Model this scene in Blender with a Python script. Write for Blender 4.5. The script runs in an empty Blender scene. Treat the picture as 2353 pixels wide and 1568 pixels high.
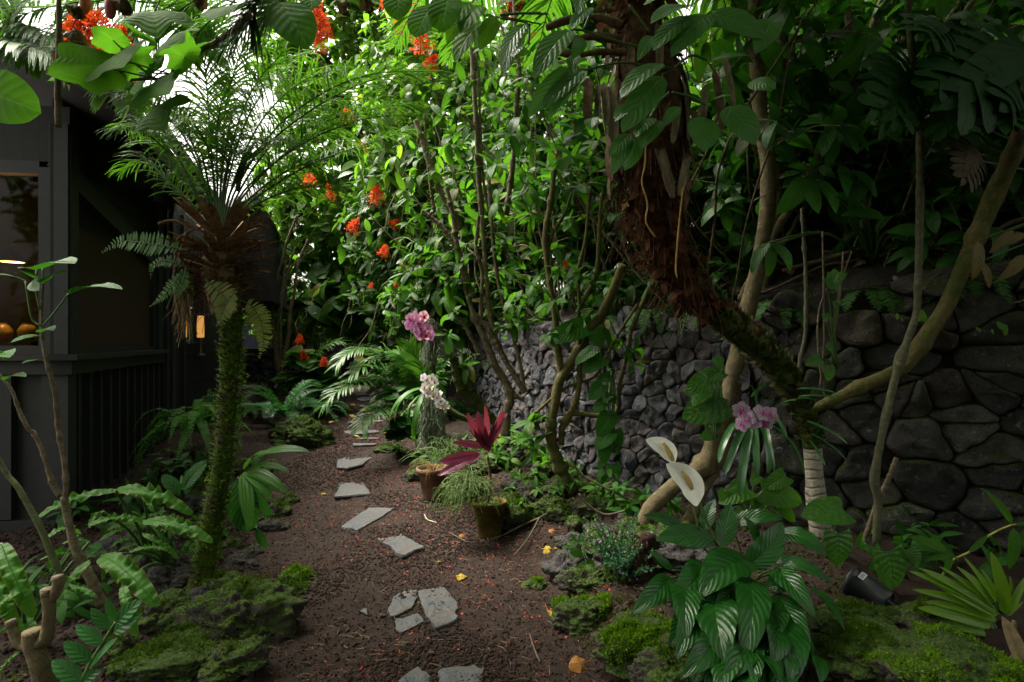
import bpy, math, random
import numpy as np
from mathutils import Vector
random.seed(11)
rng = np.random.default_rng(11)
scene = bpy.context.scene
COL = scene.collection
PI = math.pi
H, FOC, U0, V0 = 1.55, 1307.0, 1176.5, 784.0

# ---------------------------------------------------------------- small maths
def A(x): return np.asarray(x, dtype=float)
def nrm(v):
    v = A(v); return v / np.maximum(np.linalg.norm(v, axis=-1, keepdims=True), 1e-9)
def at(u, v, d): return A([(u - U0) / FOC * d, d, H - (v - V0) / FOC * d])
def view(x0, y0, s): return lambda x, y: ((x / s + x0) / 1.7407, (y / s + y0) / 1.7407)
ZI = lambda x, y: (x, y)
ZA = view(0, 0, 1.742); ZB = view(0, 800, 1.568); ZC = view(0, 1730, 1.568); ZD = view(900, 0, 1.7425)
ZE = view(900, 800, 1.568); ZF = view(1200, 1730, 1.568); ZG = view(2000, 0, 1.568); ZH = view(3000, 0, 1.568)
ZJ = view(3000, 900, 1.568); ZL = view(3200, 1730, 1.568); ZK = view(2400, 1700, 1.5227); ZM = view(600, 1100, 2.24)
ZN = view(1250, 1150, 2.091); ZQ = view(2000, 900, 1.568)
def pts(z, d, s):
    """'x,y x,y,depth ...' measured on a crop -> world points; d is the depth where none is given"""
    out = []
    for w in s.split():
        q = [float(k) for k in w.split(',')]
        u, v = z(q[0], q[1]); out.append(at(u, v, q[2] if len(q) > 2 else d))
    return A(out)
def sstep(a, b, x):
    t = np.clip((A(x) - a) / (b - a), 0, 1); return t * t * (3 - 2 * t)
def vnoise(p, s=1.0, seed=0):
    p = A(p) * s + seed * 13.37 + 100.0
    i = np.floor(p).astype(np.int64); f = p - i; f = f * f * (3 - 2 * f)
    def h(a, b, c):
        n = (a * 374761393 + b * 668265263 + c * 1274126177) & 0xffffffff
        n = ((n ^ (n >> 13)) * 1103515245) & 0xffffffff
        n = ((n ^ (n >> 16)) * 2246822519) & 0xffffffff
        return ((n ^ (n >> 15)) & 0xffff) / 32767.5 - 1.0
    x, y, z = i[..., 0], i[..., 1], i[..., 2]; fx, fy, fz = f[..., 0], f[..., 1], f[..., 2]
    L = lambda a, b, t: a + (b - a) * t
    return L(L(L(h(x, y, z), h(x+1, y, z), fx), L(h(x, y+1, z), h(x+1, y+1, z), fx), fy),
             L(L(h(x, y, z+1), h(x+1, y, z+1), fx), L(h(x, y+1, z+1), h(x+1, y+1, z+1), fx), fy), fz)
def fbm(p, s=1.0, o=4, seed=0):
    r = 0; a = 1.0
    for k in range(o): r = r + a * vnoise(p, s * 2 ** k, seed + k); a *= .5
    return r
def spline(P, n):
    P = A(P)
    if len(P) == 2: return P[0] + np.linspace(0, 1, n)[:, None] * (P[1] - P[0])
    Q = np.vstack([2 * P[0] - P[1], P, 2 * P[-1] - P[-2]])
    L = np.concatenate([[0], np.cumsum(np.linalg.norm(np.diff(P, axis=0), axis=1))]); s = np.linspace(0, L[-1], n)
    k = np.clip(np.searchsorted(L, s, side='right') - 1, 0, len(P) - 2); t = ((s - L[k]) / np.maximum(L[k+1] - L[k], 1e-9))[:, None]
    a, b, c, d = Q[k], Q[k+1], Q[k+2], Q[k+3]
    return .5 * (2*b + (c - a)*t + (2*a - 5*b + 4*c - d)*t**2 + (3*b - a - 3*c + d)*t**3)
def tangents(P): return nrm(np.gradient(P, axis=0))
def jit(n, s=1.0): return rng.normal(0, s, (n, 3))
def randdir(n, zlo=-1, zhi=1):
    z = rng.uniform(zlo, zhi, n); a = rng.uniform(0, 2*PI, n); r = np.sqrt(1 - z*z)
    return np.stack([r*np.cos(a), r*np.sin(a), z], 1)

# ---------------------------------------------------------------- mesh builder
ORIG = {}
class MB:
    def __init__(s): s.v = []; s.f = []; s.uv = []; s.n = 0
    def add(s, V, F, UV=None, mi=0):
        V = A(V).reshape(-1, 3); F = np.asarray(F, dtype=np.int64)
        s.v.append(V); s.f.append((F + s.n, mi)); s.uv.append(np.zeros((len(V), 2)) if UV is None else A(UV)); s.n += len(V)
    def box(s, c, ex, ey, ez, mi=0):
        """c centre, three half-axis vectors"""
        c, ex, ey, ez = A(c), A(ex), A(ey), A(ez)
        V = [c + a*ex + b*ey + k*ez for k in (-1, 1) for b in (-1, 1) for a in (-1, 1)]
        s.add(V, [(0,2,3,1), (4,5,7,6), (0,1,5,4), (2,6,7,3), (0,4,6,2), (1,3,7,5)], None, mi)
    def hexa(s, V, mi=0):
        s.add(V, [(0,2,3,1), (4,5,7,6), (0,1,5,4), (2,6,7,3), (0,4,6,2), (1,3,7,5)], None, mi)
    def tube(s, P, r, n=8, seg=None, wob=0.0, mi=0, cap=True, knots=None):
        P = A(P); seg = seg or max(2, int(len(P) * 4))
        Q = spline(P, seg); R = np.interp(np.linspace(0, 1, seg), np.linspace(0, 1, len(np.atleast_1d(r))), np.atleast_1d(r))
        if knots is not None:
            for kt, ks in knots: R = R * (1 + ks * np.exp(-((np.linspace(0, 1, seg) - kt) / .012) ** 2))
        T = tangents(Q); N = np.zeros_like(Q); a = A([0.3, 0.2, 1.0]) if abs(T[0][2]) < .8 else A([1.0, .1, 0])
        for i in range(seg):
            a = a - T[i] * np.dot(a, T[i]); a = a / max(np.linalg.norm(a), 1e-9); N[i] = a
        B = np.cross(T, N); th = np.arange(n) / n * 2 * PI
        V = Q[:, None] + R[:, None, None] * (np.cos(th)[None, :, None] * N[:, None] + np.sin(th)[None, :, None] * B[:, None])
        if wob: V = Q[:, None] + (V - Q[:, None]) * (1 + wob * vnoise(V, .35 / max(R.mean(), .004)))[..., None]
        V = V.reshape(-1, 3); i = np.arange(seg - 1)[:, None] * n; j = np.arange(n)[None]; k = (j + 1) % n
        F = np.stack([i + j, i + k, i + n + k, i + n + j], -1).reshape(-1, 4)
        ln = np.concatenate([[0], np.cumsum(np.linalg.norm(np.diff(Q, axis=0), axis=1))])
        UV = np.stack([np.tile(np.arange(n) / n, seg), np.repeat(ln, n)], 1)
        s.add(V, F, UV, mi)
        if cap and n > 3:
            m = s.n - len(V)
            for ring, ctr in ((0, Q[0]), (seg - 1, Q[-1])):
                idx = np.arange(n) + ring * n; s.v.append(ctr[None]); s.uv.append(np.zeros((1, 2))); c = s.n; s.n += 1
                f = [(m + idx[q], m + idx[(q+1) % n], c) for q in range(n)]
                if ring == 0: f = [(b, a_, c_) for a_, b, c_ in f]
                s.f.append((np.asarray(f), mi))
    def inst(s, T, pos, d, up, sc, mi=0):
        """instances of a leaf template: base at pos, growing along d, face towards up"""
        V, F, UV = T; pos = A(pos); n = len(pos)
        if n == 0: return
        d = nrm(d); up = A(up) * np.ones((n, 3)); X = np.cross(d, up)
        bad = np.linalg.norm(X, axis=1) < 1e-3; X[bad] = A([1, .1, 0]); X = nrm(X); Z = np.cross(X, d)
        sc = np.ones(n) * sc
        W = pos[:, None] + sc[:, None, None] * (V[None, :, 0:1] * X[:, None] + V[None, :, 1:2] * d[:, None] + V[None, :, 2:3] * Z[:, None])
        m = len(V); Fa = (F[None] + (np.arange(n) * m)[:, None, None]).reshape(-1, F.shape[1])
        s.add(W.reshape(-1, 3), Fa, np.tile(UV, (n, 1)), mi)
    def mix(s, Ts, pos, d, up, sc, mi=0):
        pos = A(pos); n = len(pos); k = rng.integers(0, len(Ts), n); d = A(d); up = A(up) * np.ones((n, 3)); sc = np.ones(n) * sc
        for q, T in enumerate(Ts):
            w = k == q; s.inst(T, pos[w], d[w], up[w], sc[w], mi)
    def build(s, name, mats, parent=None, smooth=True, origin=None):
        if not isinstance(mats, (list, tuple)): mats = [mats]
        V = np.concatenate(s.v)
        if parent is not None: o3 = A(ORIG[parent.name])
        elif origin is None: lo, hi = V.min(0), V.max(0); o3 = A([(lo[0]+hi[0])/2, (lo[1]+hi[1])/2, lo[2]])
        else: o3 = A(origin)
        me = bpy.data.meshes.new(name); me.vertices.add(len(V)); me.vertices.foreach_set('co', (V - o3).astype(np.float32).ravel())
        idx = np.concatenate([f.ravel() for f, _ in s.f]); tot = np.concatenate([np.full(len(f), f.shape[1]) for f, _ in s.f])
        mi = np.concatenate([np.full(len(f), m) for f, m in s.f])
        me.loops.add(len(idx)); me.loops.foreach_set('vertex_index', idx.astype(np.int32))
        me.polygons.add(len(tot)); st = np.concatenate([[0], np.cumsum(tot)[:-1]])
        me.polygons.foreach_set('loop_start', st.astype(np.int32)); me.polygons.foreach_set('loop_total', tot.astype(np.int32))
        me.polygons.foreach_set('material_index', mi.astype(np.int32)); me.polygons.foreach_set('use_smooth', np.full(len(tot), smooth))
        uvl = me.uv_layers.new(name='UVMap'); uvl.data.foreach_set('uv', np.concatenate(s.uv)[idx].astype(np.float32).ravel())
        for m in mats: me.materials.append(m)
        me.update(calc_edges=True); me.validate()
        o = bpy.data.objects.new(name, me); COL.objects.link(o); ORIG[o.name] = o3
        if parent is not None: o.parent = parent
        else: o.location = o3
        return o
def thing(name, label, cat, loc, group=None):
    o = bpy.data.objects.new(name, None); COL.objects.link(o); o.location = Vector([float(k) for k in loc]); o.empty_display_size = .1
    ORIG[o.name] = A(loc); return tag(o, label, cat, group)
def tag(o, label, cat, group=None, kind=None):
    if label: o['label'] = label
    if cat: o['category'] = cat
    if group: o['group'] = group
    if kind: o['kind'] = kind
    return o
def struct(o, kind='structure'): o['kind'] = kind; return o
def copy_thing(root, loc, rotz=0, scale=1, label=None):
    r = root.copy(); COL.objects.link(r); r.location = Vector([float(k) for k in loc]); r.rotation_euler = (0, 0, rotz); r.scale = (scale,)*3
    if label: r['label'] = label
    for ch in list(root.children):
        c = ch.copy(); COL.objects.link(c); c.parent = r
        for g in list(ch.children):
            e = g.copy(); COL.objects.link(e); e.parent = c
    return r

# ---------------------------------------------------------------- leaf templates
def leaf(L=1., W=.35, a=.7, b=1., nl=7, nw=1, droop=.6, fold=.25, ruf=0., rufn=3, lobe=0., side=0., wmin=.02, pleat=0., npl=9):
    t = np.linspace(0, 1, nl + 1); w = np.maximum(t, 1e-4)**a * np.maximum(1 - t, 1e-4)**b; w = w / w.max(); w = np.maximum(w, wmin) * W / 2
    ang = -droop * t**1.2; dt = L / nl
    y = np.concatenate([[0], np.cumsum(np.cos((ang[1:] + ang[:-1]) / 2) * dt)]); z = np.concatenate([[0], np.cumsum(np.sin((ang[1:] + ang[:-1]) / 2) * dt)])
    s = np.linspace(-1, 1, 2 * nw + 1); S, Tt = np.meshgrid(s, t)
    X = S * w[:, None] + side * np.sin(Tt * PI) * L; ab = np.abs(S)
    off = fold * np.abs(S * w[:, None]) * (1 - .5 * ab) + ruf * W * ab**1.5 * np.sin(2*PI*rufn*Tt + np.where(S > 0, 0, 2.1) + 1.3 * np.sin(2*PI*rufn*.37*Tt + np.where(S > 0, 1, 4))) * (.65 + .5 * np.sin(9 * Tt + 3 * S)) * np.sin(PI * np.clip(Tt, .02, .98))
    if pleat: off = off + pleat * W * (1 - ab**6) * np.minimum(1, 4 * ab) * np.cos(2*PI*npl*(Tt - .22*ab))
    na, nb = -np.sin(ang)[:, None], np.cos(ang)[:, None]
    Y = y[:, None] + off * na - 2.1 * lobe * L * (ab * (w / w.max())[:, None])**1.3 * (1 - Tt)**3; Z = z[:, None] + off * nb
    V = np.stack([X, Y, Z], -1).reshape(-1, 3); m = 2 * nw + 1
    F = [(i*m + j, i*m + j + 1, (i+1)*m + j + 1, (i+1)*m + j) for i in range(nl) for j in range(2 * nw)]
    return V, np.asarray(F), np.stack([(S + 1) / 2, Tt], -1).reshape(-1, 2)
def polar_leaf(rf, nth=40, nr=4, cup=.1, wav=.03, y0=.0, seed=0):
    """leaf seen from its stalk: rf(theta) is the outline, theta = 0 at the tip"""
    th = np.linspace(-PI, PI, nth + 1); r = A([rf(k) for k in th]); q = (np.arange(nr + 1) / nr)[:, None]; q = np.maximum(q, .02)
    X = q * r * np.sin(th); Y = q * r * np.cos(th) + y0; Z = -cup * (q * r)**2 + wav * np.sin(th * 5 + seed) * q**2 - .12 * np.maximum(Y, 0)**2
    V = np.stack([X, Y, Z], -1).reshape(-1, 3); m = nth + 1
    F = [(i*m + j, i*m + j + 1, (i+1)*m + j + 1, (i+1)*m + j) for i in range(nr) for j in range(nth)]
    UV = np.stack([np.tile((th / (2*PI)) + .5, nr + 1), np.repeat(q[:, 0], m)], 1)
    return V, np.asarray(F), UV
def variants(k, **kw):
    out = []
    for i in range(k):
        q = dict(kw); f = lambda n, s: q.__setitem__(n, q.get(n, 0) * (1 + s * rng.uniform(-1, 1)))
        q.setdefault('droop', .6); q.setdefault('fold', .25); f('droop', .6); f('fold', .5); q['side'] = rng.uniform(-.05, .05); q['W'] = q.get('W', .35) * rng.uniform(.85, 1.15)
        out.append(leaf(**q))
    return out
def frond(mb, P, n=40, LL=.3, LW=.02, a0=75, a1=30, prof=None, droop=.8, lift=.15, t0=.12, t1=1., nseg=4, rad=.006, up=(0, 0, 1), ja=.12, mi=0, mr=1, side_only=0, blunt=.5, drop=0.):
    Q = spline(P, 48); T = tangents(Q); up = A(up)
    if rad: mb.tube(Q, [rad, rad * .7, rad * .25], 5, 24, mi=mr, cap=False)
    prof = prof or (lambda t: np.sin(PI * np.clip(.12 + .86 * t, 0, 1))**.6)
    t = np.linspace(0, 1, n); sides = [side_only] if side_only else [-1, 1]; tt = np.concatenate([t] * len(sides)); sg = np.repeat(sides, n).astype(float)
    if drop: k = rng.random(len(tt)) > drop; tt, sg = tt[k], sg[k]
    s = np.clip((t0 + (t1 - t0) * tt + rng.uniform(-.3, .3, len(tt)) / n) * 47, 0, 46.999); i = s.astype(int); f = (s - i)[:, None]
    B = Q[i] * (1 - f) + Q[i+1] * f; tg = nrm(T[i] * (1 - f) + T[i+1] * f); S = np.cross(tg, up)
    S = np.where(np.linalg.norm(S, axis=1, keepdims=True) < .15, A([1, 0, 0]), S); S = nrm(S); N = np.cross(S, tg)
    a = np.radians(a0 + (a1 - a0) * tt + rng.normal(0, ja * 25, len(tt)))[:, None]; lf = (lift + rng.normal(0, ja, len(tt)))[:, None]
    D = np.cos(a) * tg + np.sin(a) * (sg[:, None] * S * np.cos(lf) + N * np.sin(lf)); Ln = LL * prof(tt) * rng.uniform(.9, 1.08, len(tt))
    dr = droop * rng.uniform(.7, 1.3, len(tt)); p = B.copy(); rows = []; W = []
    for k in range(nseg + 1):
        x = k / nseg; w = LW * (np.sin(PI * min(1, .15 + x * .85))**blunt if x < 1 else .06); d = nrm(D + (dr * x**1.4)[:, None] * A([0, 0, -1.])); wd = nrm(np.cross(d, N + 1e-4)); wd = wd * np.where((wd * tg).sum(1) > 0, -1, 1)[:, None]
        h = w / 2 * np.minimum(1, Ln / LL + .25)[:, None]; rows.append(p - wd * h); W.append(p + wd * h); p = p + d * (Ln / nseg)[:, None]
    V = np.stack([np.stack(rows, 1), np.stack(W, 1)], 2).reshape(-1, 3); m = len(tt); q = np.arange(m)[:, None] * (2 * (nseg + 1)) + np.arange(nseg)[None] * 2
    F = np.stack([q, q + 1, q + 3, q + 2], -1).reshape(-1, 4); x = np.linspace(0, 1, nseg + 1)
    UV = np.tile(np.stack([np.tile([0, 1], nseg + 1), np.repeat(x, 2)], 1), (m, 1)); mb.add(V, F, UV, mi)
def arc(p0, d, L, droop=1.0, n=8, side=(0, 0, 0)):
    """a stalk leaving p0 along d and bending down"""
    p = A(p0); d = nrm(A(d)); out = [p]
    for k in range(n):
        dd = nrm(d + A([0, 0, -1.]) * droop * ((k + 1) / n)**1.5 + A(side) * (k / n)); p = p + dd * L / n; out.append(p)
    return A(out)
# ---------------------------------------------------------------- materials
MATS = {}
class NT:
    def __init__(s, name):
        s.m = bpy.data.materials.new(name); s.m.use_nodes = True; s.t = s.m.node_tree; s.t.nodes.clear(); s.out = s.n('ShaderNodeOutputMaterial'); MATS[name] = s.m
    def n(s, typ, **kw):
        o = s.t.nodes.new(typ)
        for k, v in kw.items():
            if k.startswith('_'): o.inputs[k[1:].replace('__', ' ')].default_value = v
            else: setattr(o, k, v)
        return o
    def l(s, a, b): s.t.links.new(a, b)
    def math(s, op, a, b=None, c=None, clamp=False):
        o = s.n('ShaderNodeMath', operation=op, use_clamp=clamp)
        for i, x in enumerate((a, b, c)):
            if x is None: continue
            if isinstance(x, (int, float)): o.inputs[i].default_value = x
            else: s.l(x, o.inputs[i])
        return o.outputs[0]
    def mixc(s, f, a, b, mode='MIX'):
        o = s.n('ShaderNodeMix', data_type='RGBA', blend_type=mode)
        for sock, x in ((o.inputs[0], f), (o.inputs[6], a), (o.inputs[7], b)):
            if isinstance(x, (int, float)): sock.default_value = x
            elif isinstance(x, tuple): sock.default_value = x + (1,)
            else: s.l(x, sock)
        return o.outputs[2]
    def ramp(s, f, stops, interp='LINEAR'):
        o = s.n('ShaderNodeValToRGB'); e = o.color_ramp.elements; o.color_ramp.interpolation = interp
        while len(e) < len(stops): e.new(.5)
        for k, (p, c) in zip(e, stops): k.position = p; k.color = tuple(c) + (1,) if len(c) == 3 else c
        s.l(f, o.inputs[0]); return o.outputs[0]
    def noise(s, sc, det=4, rough=.55, vec=None, dist=0):
        o = s.n('ShaderNodeTexNoise'); o.inputs['Scale'].default_value = sc; o.inputs['Detail'].default_value = det; o.inputs['Roughness'].default_value = rough; o.inputs['Distortion'].default_value = dist
        s.l(vec if vec is not None else s.co(), o.inputs['Vector']); return o.outputs[0]
    def co(s):
        if not hasattr(s, '_co'): s._co = s.n('ShaderNodeTexCoord')
        return s._co.outputs['Object']
    def uv(s):
        s.co(); return s._co.outputs['UV']
    def bump(s, h, st=.5, d=.01):
        o = s.n('ShaderNodeBump'); o.inputs['Strength'].default_value = st; o.inputs['Distance'].default_value = d; s.l(h, o.inputs['Height']); return o.outputs[0]
    def bsdf(s, col, rough=.6, spec=.4, normal=None, **kw):
        b = s.n('ShaderNodeBsdfPrincipled')
        if isinstance(col, tuple): b.inputs['Base Color'].default_value = col + (1,)
        else: s.l(col, b.inputs['Base Color'])
        if isinstance(rough, (int, float)): b.inputs['Roughness'].default_value = rough
        else: s.l(rough, b.inputs['Roughness'])
        b.inputs['Specular IOR Level'].default_value = spec
        for k, v in kw.items(): b.inputs[k].default_value = v
        if normal is not None: s.l(normal, b.inputs['Normal'])
        return b
    def done(s, sh): s.l(sh.outputs[0] if hasattr(sh, 'outputs') else sh, s.out.inputs[0]); return s.m
def leaf_mat(name, dark, light, old=None, trans=.4, rough=.38, spec=.5, nv=9, vein=.35, vcol=None, bump=.35, stripe=0, mott=None, edge=None, fibre=0, spot=0):
    """green leaf: one random tone per leaf, a midrib and side veins, light shining through"""
    g = NT(name); r = g.n('ShaderNodeNewGeometry').outputs['Random Per Island']
    stops = [(0., dark), (.75, light)] + ([(.93, light), (.97, old)] if old else [])
    col = g.ramp(r, stops)
    sp = g.n('ShaderNodeSeparateXYZ'); g.l(g.uv(), sp.inputs[0]); u, v = sp.outputs[0], sp.outputs[1]
    ab = g.math('ABSOLUTE', g.math('SUBTRACT', u, .5))
    mid = g.math('SUBTRACT', 1., g.math('MULTIPLY', ab, 22.), clamp=True)
    if fibre:
        w = g.math('SINE', g.math('MULTIPLY', u, fibre * 6.283)); ve = g.math('MULTIPLY', w, .3)
    else:
        ph = g.math('SUBTRACT', g.math('MULTIPLY', v, float(nv)), g.math('MULTIPLY', ab, nv * .55))
        w = g.math('SINE', g.math('MULTIPLY', ph, 6.283)); ve = g.math('POWER', g.math('MAXIMUM', w, 0.), 6.)
    vf = g.math('MAXIMUM', mid, g.math('MULTIPLY', ve, .55))
    vc = vcol or tuple(min(1, c * 1.9 + .02) for c in light)
    if mott:
        nn = g.noise(9., 2, .6, g.uv()); col = g.mixc(g.ramp(nn, [(.55, (0, 0, 0)), (.62, (1, 1, 1))]), col, mott)
    nz2 = g.noise(14, 3); col = g.mixc(.35, col, g.mixc(nz2, tuple(c * .55 for c in dark), tuple(min(1, c * 1.25) for c in light)))
    if spot:
        sn = g.noise(42, 2, .6); col = g.mixc(g.math('MULTIPLY', g.ramp(sn, [(.66, (0, 0, 0)), (.72, (1, 1, 1))]), spot), col, (.09, .05, .015))
    col = g.mixc(g.math('MULTIPLY', vf, vein), col, vc)
    if edge:
        e = g.math('MULTIPLY', g.math('POWER', g.math('MULTIPLY', ab, 2.), 10.), g.noise(30, 2)); col = g.mixc(g.math('MULTIPLY', e, 1.6, clamp=True), col, edge)
    hb = g.math('ADD', g.math('MULTIPLY', w if not fibre else ve, .5 if not fibre else 1.), g.math('MULTIPLY', mid, -1.2))
    nb = g.bump(hb, bump, .004)
    b = g.bsdf(col, rough, spec, nb); tr = g.n('ShaderNodeBsdfTranslucent'); tc = g.mixc(.45, col, tuple(min(1, c) for c in (light[0]*2.0 + .01, light[1]*2.1 + .02, light[2]*.6)))
    g.l(tc, tr.inputs[0]); mx = g.n('ShaderNodeMixShader'); mx.inputs[0].default_value = trans; g.l(b.outputs[0], mx.inputs[1]); g.l(tr.outputs[0], mx.inputs[2])
    return g.done(mx.outputs[0])
def plain(name, col, rough=.6, spec=.4, var=.3, sc=20, bump=.2, bd=.005, col2=None, trans=0, emit=None, stretch=None, metal=0):
    g = NT(name); vec = None
    if stretch:
        mp = g.n('ShaderNodeMapping'); mp.inputs['Scale'].default_value = stretch; g.l(g.co(), mp.inputs['Vector']); vec = mp.outputs[0]
    n = g.noise(sc, 5, .6, vec); c = g.mixc(g.ramp(n, [(.3, (0, 0, 0)), (.7, (1, 1, 1))]), tuple(k * (1 - var) for k in col), col2 or tuple(min(1, k * (1 + var)) for k in col))
    b = g.bsdf(c, rough, spec, g.bump(n, bump, bd) if bump else None, Metallic=metal)
    if emit: b.inputs['Emission Color'].default_value = emit[0] + (1,); b.inputs['Emission Strength'].default_value = emit[1]
    if trans:
        tr = g.n('ShaderNodeBsdfTranslucent'); g.l(c, tr.inputs[0]); mx = g.n('ShaderNodeMixShader'); mx.inputs[0].default_value = trans; g.l(b.outputs[0], mx.inputs[1]); g.l(tr.outputs[0], mx.inputs[2]); return g.done(mx.outputs[0])
    return g.done(b)
def bark_mat(name, c1, c2, sc=18, moss=0., ring=0, bump=.6, mosscol=(.035, .06, .008), dots=0, lich=0):
    g = NT(name); n = g.noise(sc, 6, .65); n2 = g.noise(sc * .25, 3); col = g.mixc(g.ramp(n, [(.3, (0, 0, 0)), (.7, (1, 1, 1))]), c1, c2); h = n
    sp = g.n('ShaderNodeSeparateXYZ'); g.l(g.uv(), sp.inputs[0])
    if ring:
        w = g.math('SINE', g.math('ADD', g.math('MULTIPLY', sp.outputs[1], ring * 6.283), g.math('ADD', g.math('MULTIPLY', n2, 11.), g.math('MULTIPLY', n, 3.)))); w = g.math('POWER', g.math('MAXIMUM', w, 0.), 3.)
        col = g.mixc(g.math('MULTIPLY', g.math('MULTIPLY', w, g.noise(sc * 1.7, 3)), .9), col, tuple(k * .4 for k in c1)); h = g.math('SUBTRACT', n, g.math('MULTIPLY', w, .5))
    if dots:
        vo = g.n('ShaderNodeTexVoronoi'); vo.inputs['Scale'].default_value = dots; g.l(g.co(), vo.inputs['Vector']); dd = g.ramp(vo.outputs['Distance'], [(.12, (1, 1, 1)), (.25, (0, 0, 0))]); col = g.mixc(g.math('MULTIPLY', dd, .65), col, tuple(k * .3 for k in c1))
    if lich:
        ln = g.noise(sc * .5, 4, .7); col = g.mixc(g.math('MULTIPLY', g.ramp(ln, [(.58, (0, 0, 0)), (.66, (1, 1, 1))]), lich), col, (.3, .31, .26))
    if moss:
        mn = g.noise(sc * .3, 5, .7); f = g.ramp(mn, [(.62 - moss * .4, (0, 0, 0)), (.72 - moss * .4, (1, 1, 1))]); fine = g.noise(sc * 6, 3)
        col = g.mixc(f, col, g.mixc(fine, tuple(k * .35 for k in mosscol), tuple(k * 1.5 for k in mosscol)))
    fk = g.noise(sc * 3.5, 4, .7); col = g.mixc(g.math('MULTIPLY', g.ramp(fk, [(.55, (0, 0, 0)), (.65, (1, 1, 1))]), .45), col, tuple(k * .45 for k in c1)); return g.done(g.bsdf(col, .85, .2, g.bump(g.math('ADD', h, g.math('MULTIPLY', fk, .5)), bump * 1.3, .014)))
def rock_mat(name, c1, c2, moss=.5, mosscol=(.04, .075, .01), per_stone=False, sc=9, lich=.15, spec=.25):
    """grey lava: pitted, moss on the upward faces in uneven patches"""
    g = NT(name); n = g.noise(sc, 7, .68); pit = g.n('ShaderNodeTexVoronoi'); pit.inputs['Scale'].default_value = sc * 9; g.l(g.co(), pit.inputs['Vector'])
    col = g.mixc(g.ramp(n, [(.3, (0, 0, 0)), (.72, (1, 1, 1))]), c1, c2); geo = g.n('ShaderNodeNewGeometry')
    if per_stone:
        r = geo.outputs['Random Per Island']; tint = g.ramp(r, [(0, (.5, .5, .53)), (.25, (.9, .9, .98)), (.5, (1.15, .98, .84)), (.7, (.85, .66, .66)), (.85, (1., 1., .9)), (1, (1.5, 1.48, 1.5))]); col = g.mixc(1., col, tint, 'MULTIPLY')
    pf = g.ramp(pit.outputs['Distance'], [(.1, (0, 0, 0)), (.35, (1, 1, 1))]); col = g.mixc(g.math('MULTIPLY', g.math('SUBTRACT', 1., pf), .55), col, tuple(k * .25 for k in c1))
    if lich:
        ln = g.noise(sc * 2.3, 5, .7); col = g.mixc(g.math('MULTIPLY', g.ramp(ln, [(.6, (0, 0, 0)), (.7, (1, 1, 1))]), lich), col, (.33, .34, .32))
    if moss:
        sp = g.n('ShaderNodeSeparateXYZ'); g.l(geo.outputs['Normal'], sp.inputs[0]); mn = g.noise(sc * .45, 5, .7)
        f = g.math('ADD', g.math('MULTIPLY', sp.outputs[2], .35), mn); f = g.ramp(f, [(1.02 - moss * .65, (0, 0, 0)), (1.12 - moss * .65, (1, 1, 1))]); fine = g.noise(sc * 14, 3)
        col = g.mixc(f, col, g.mixc(g.ramp(fine, [(.35, (0, 0, 0)), (.65, (1, 1, 1))]), tuple(k * .3 for k in mosscol), tuple(k * 1.5 for k in mosscol)))
    h = g.math('ADD', n, g.math('MULTIPLY', pf, .35)); return g.done(g.bsdf(col, .9, spec, g.bump(h, .8, .03)))
soil = rock_mat('soil', (.009, .0048, .0033), (.033, .0175, .011), 0, sc=14, lich=.0)
cinder = rock_mat('cinder', (.019, .0118, .009), (.064, .040, .029), 0, sc=60, per_stone=True, lich=0)
mossrock = rock_mat('mossy_lava', (.016, .013, .011), (.056, .047, .040), .55, (.034, .062, .005))
barerock = rock_mat('bare_lava', (.02, .018, .018), (.07, .062, .06), .12)
thickmoss = rock_mat('thick_moss_rock', (.02, .016, .012), (.05, .042, .034), .72, (.03, .055, .006))
wallstone = rock_mat('wall_stone', (.028, .029, .033), (.102, .105, .116), .30, (.03, .044, .007), per_stone=True, sc=14, lich=.4)
darkstone = rock_mat('dark_wall_stone', (.016, .016, .015), (.062, .060, .054), .52, (.026, .042, .006), per_stone=True, sc=9, lich=.3)
joint = plain('dark_joint_soil', (.009, .008, .007), .95, .1)  # dark soil backing that fills the joints between wall stones
bankmat = rock_mat('bank_earth', (.007, .006, .005), (.02, .016, .012), .25, (.014, .022, .005))
slate = None
def slate_mat():
    g = NT('slate'); n = g.noise(5, 6, .6); n2 = g.noise(40, 4, .6); r = g.n('ShaderNodeNewGeometry').outputs['Random Per Island']
    col = g.mixc(g.ramp(n, [(.35, (0, 0, 0)), (.65, (1, 1, 1))]), (.040, .050, .062), (.082, .080, .076)); col = g.mixc(g.math('MULTIPLY', n2, .35), col, (.07, .065, .06))
    st = g.noise(3.2, 6, .7, None, 1.5); lay = g.ramp(st, [(.44, (0, 0, 0)), (.46, (1, 1, 1)), (.53, (1, 1, 1)), (.545, (.3, .3, .3))])
    dirt = g.ramp(g.noise(6, 6, .78), [(.50, (0, 0, 0)), (.68, (1, 1, 1))]); col = g.mixc(g.math('MULTIPLY', dirt, .75), col, (.036, .025, .018)); moss = g.ramp(g.noise(4.3, 5, .7), [(.64, (0, 0, 0)), (.7, (1, 1, 1))]); col = g.mixc(g.math('MULTIPLY', moss, .5), col, (.03, .04, .012))
    return g.done(g.bsdf(col, .55, .4, g.bump(g.math('ADD', g.math('MULTIPLY', lay, .5), g.math('MULTIPLY', n2, .3)), .6, .008)))
slate = slate_mat()
paint = plain('dark_stained_boards', (.011, .0115, .0115), .62, .35, .3, 30, .25, .004, stretch=(1, 1, .12))
paint2 = plain('dark_trim_paint', (.018, .0195, .021), .55, .4, .2, 20, .15, .003)
soffit = plain('soffit_boards', (.012, .011, .011), .8, .2)
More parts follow.
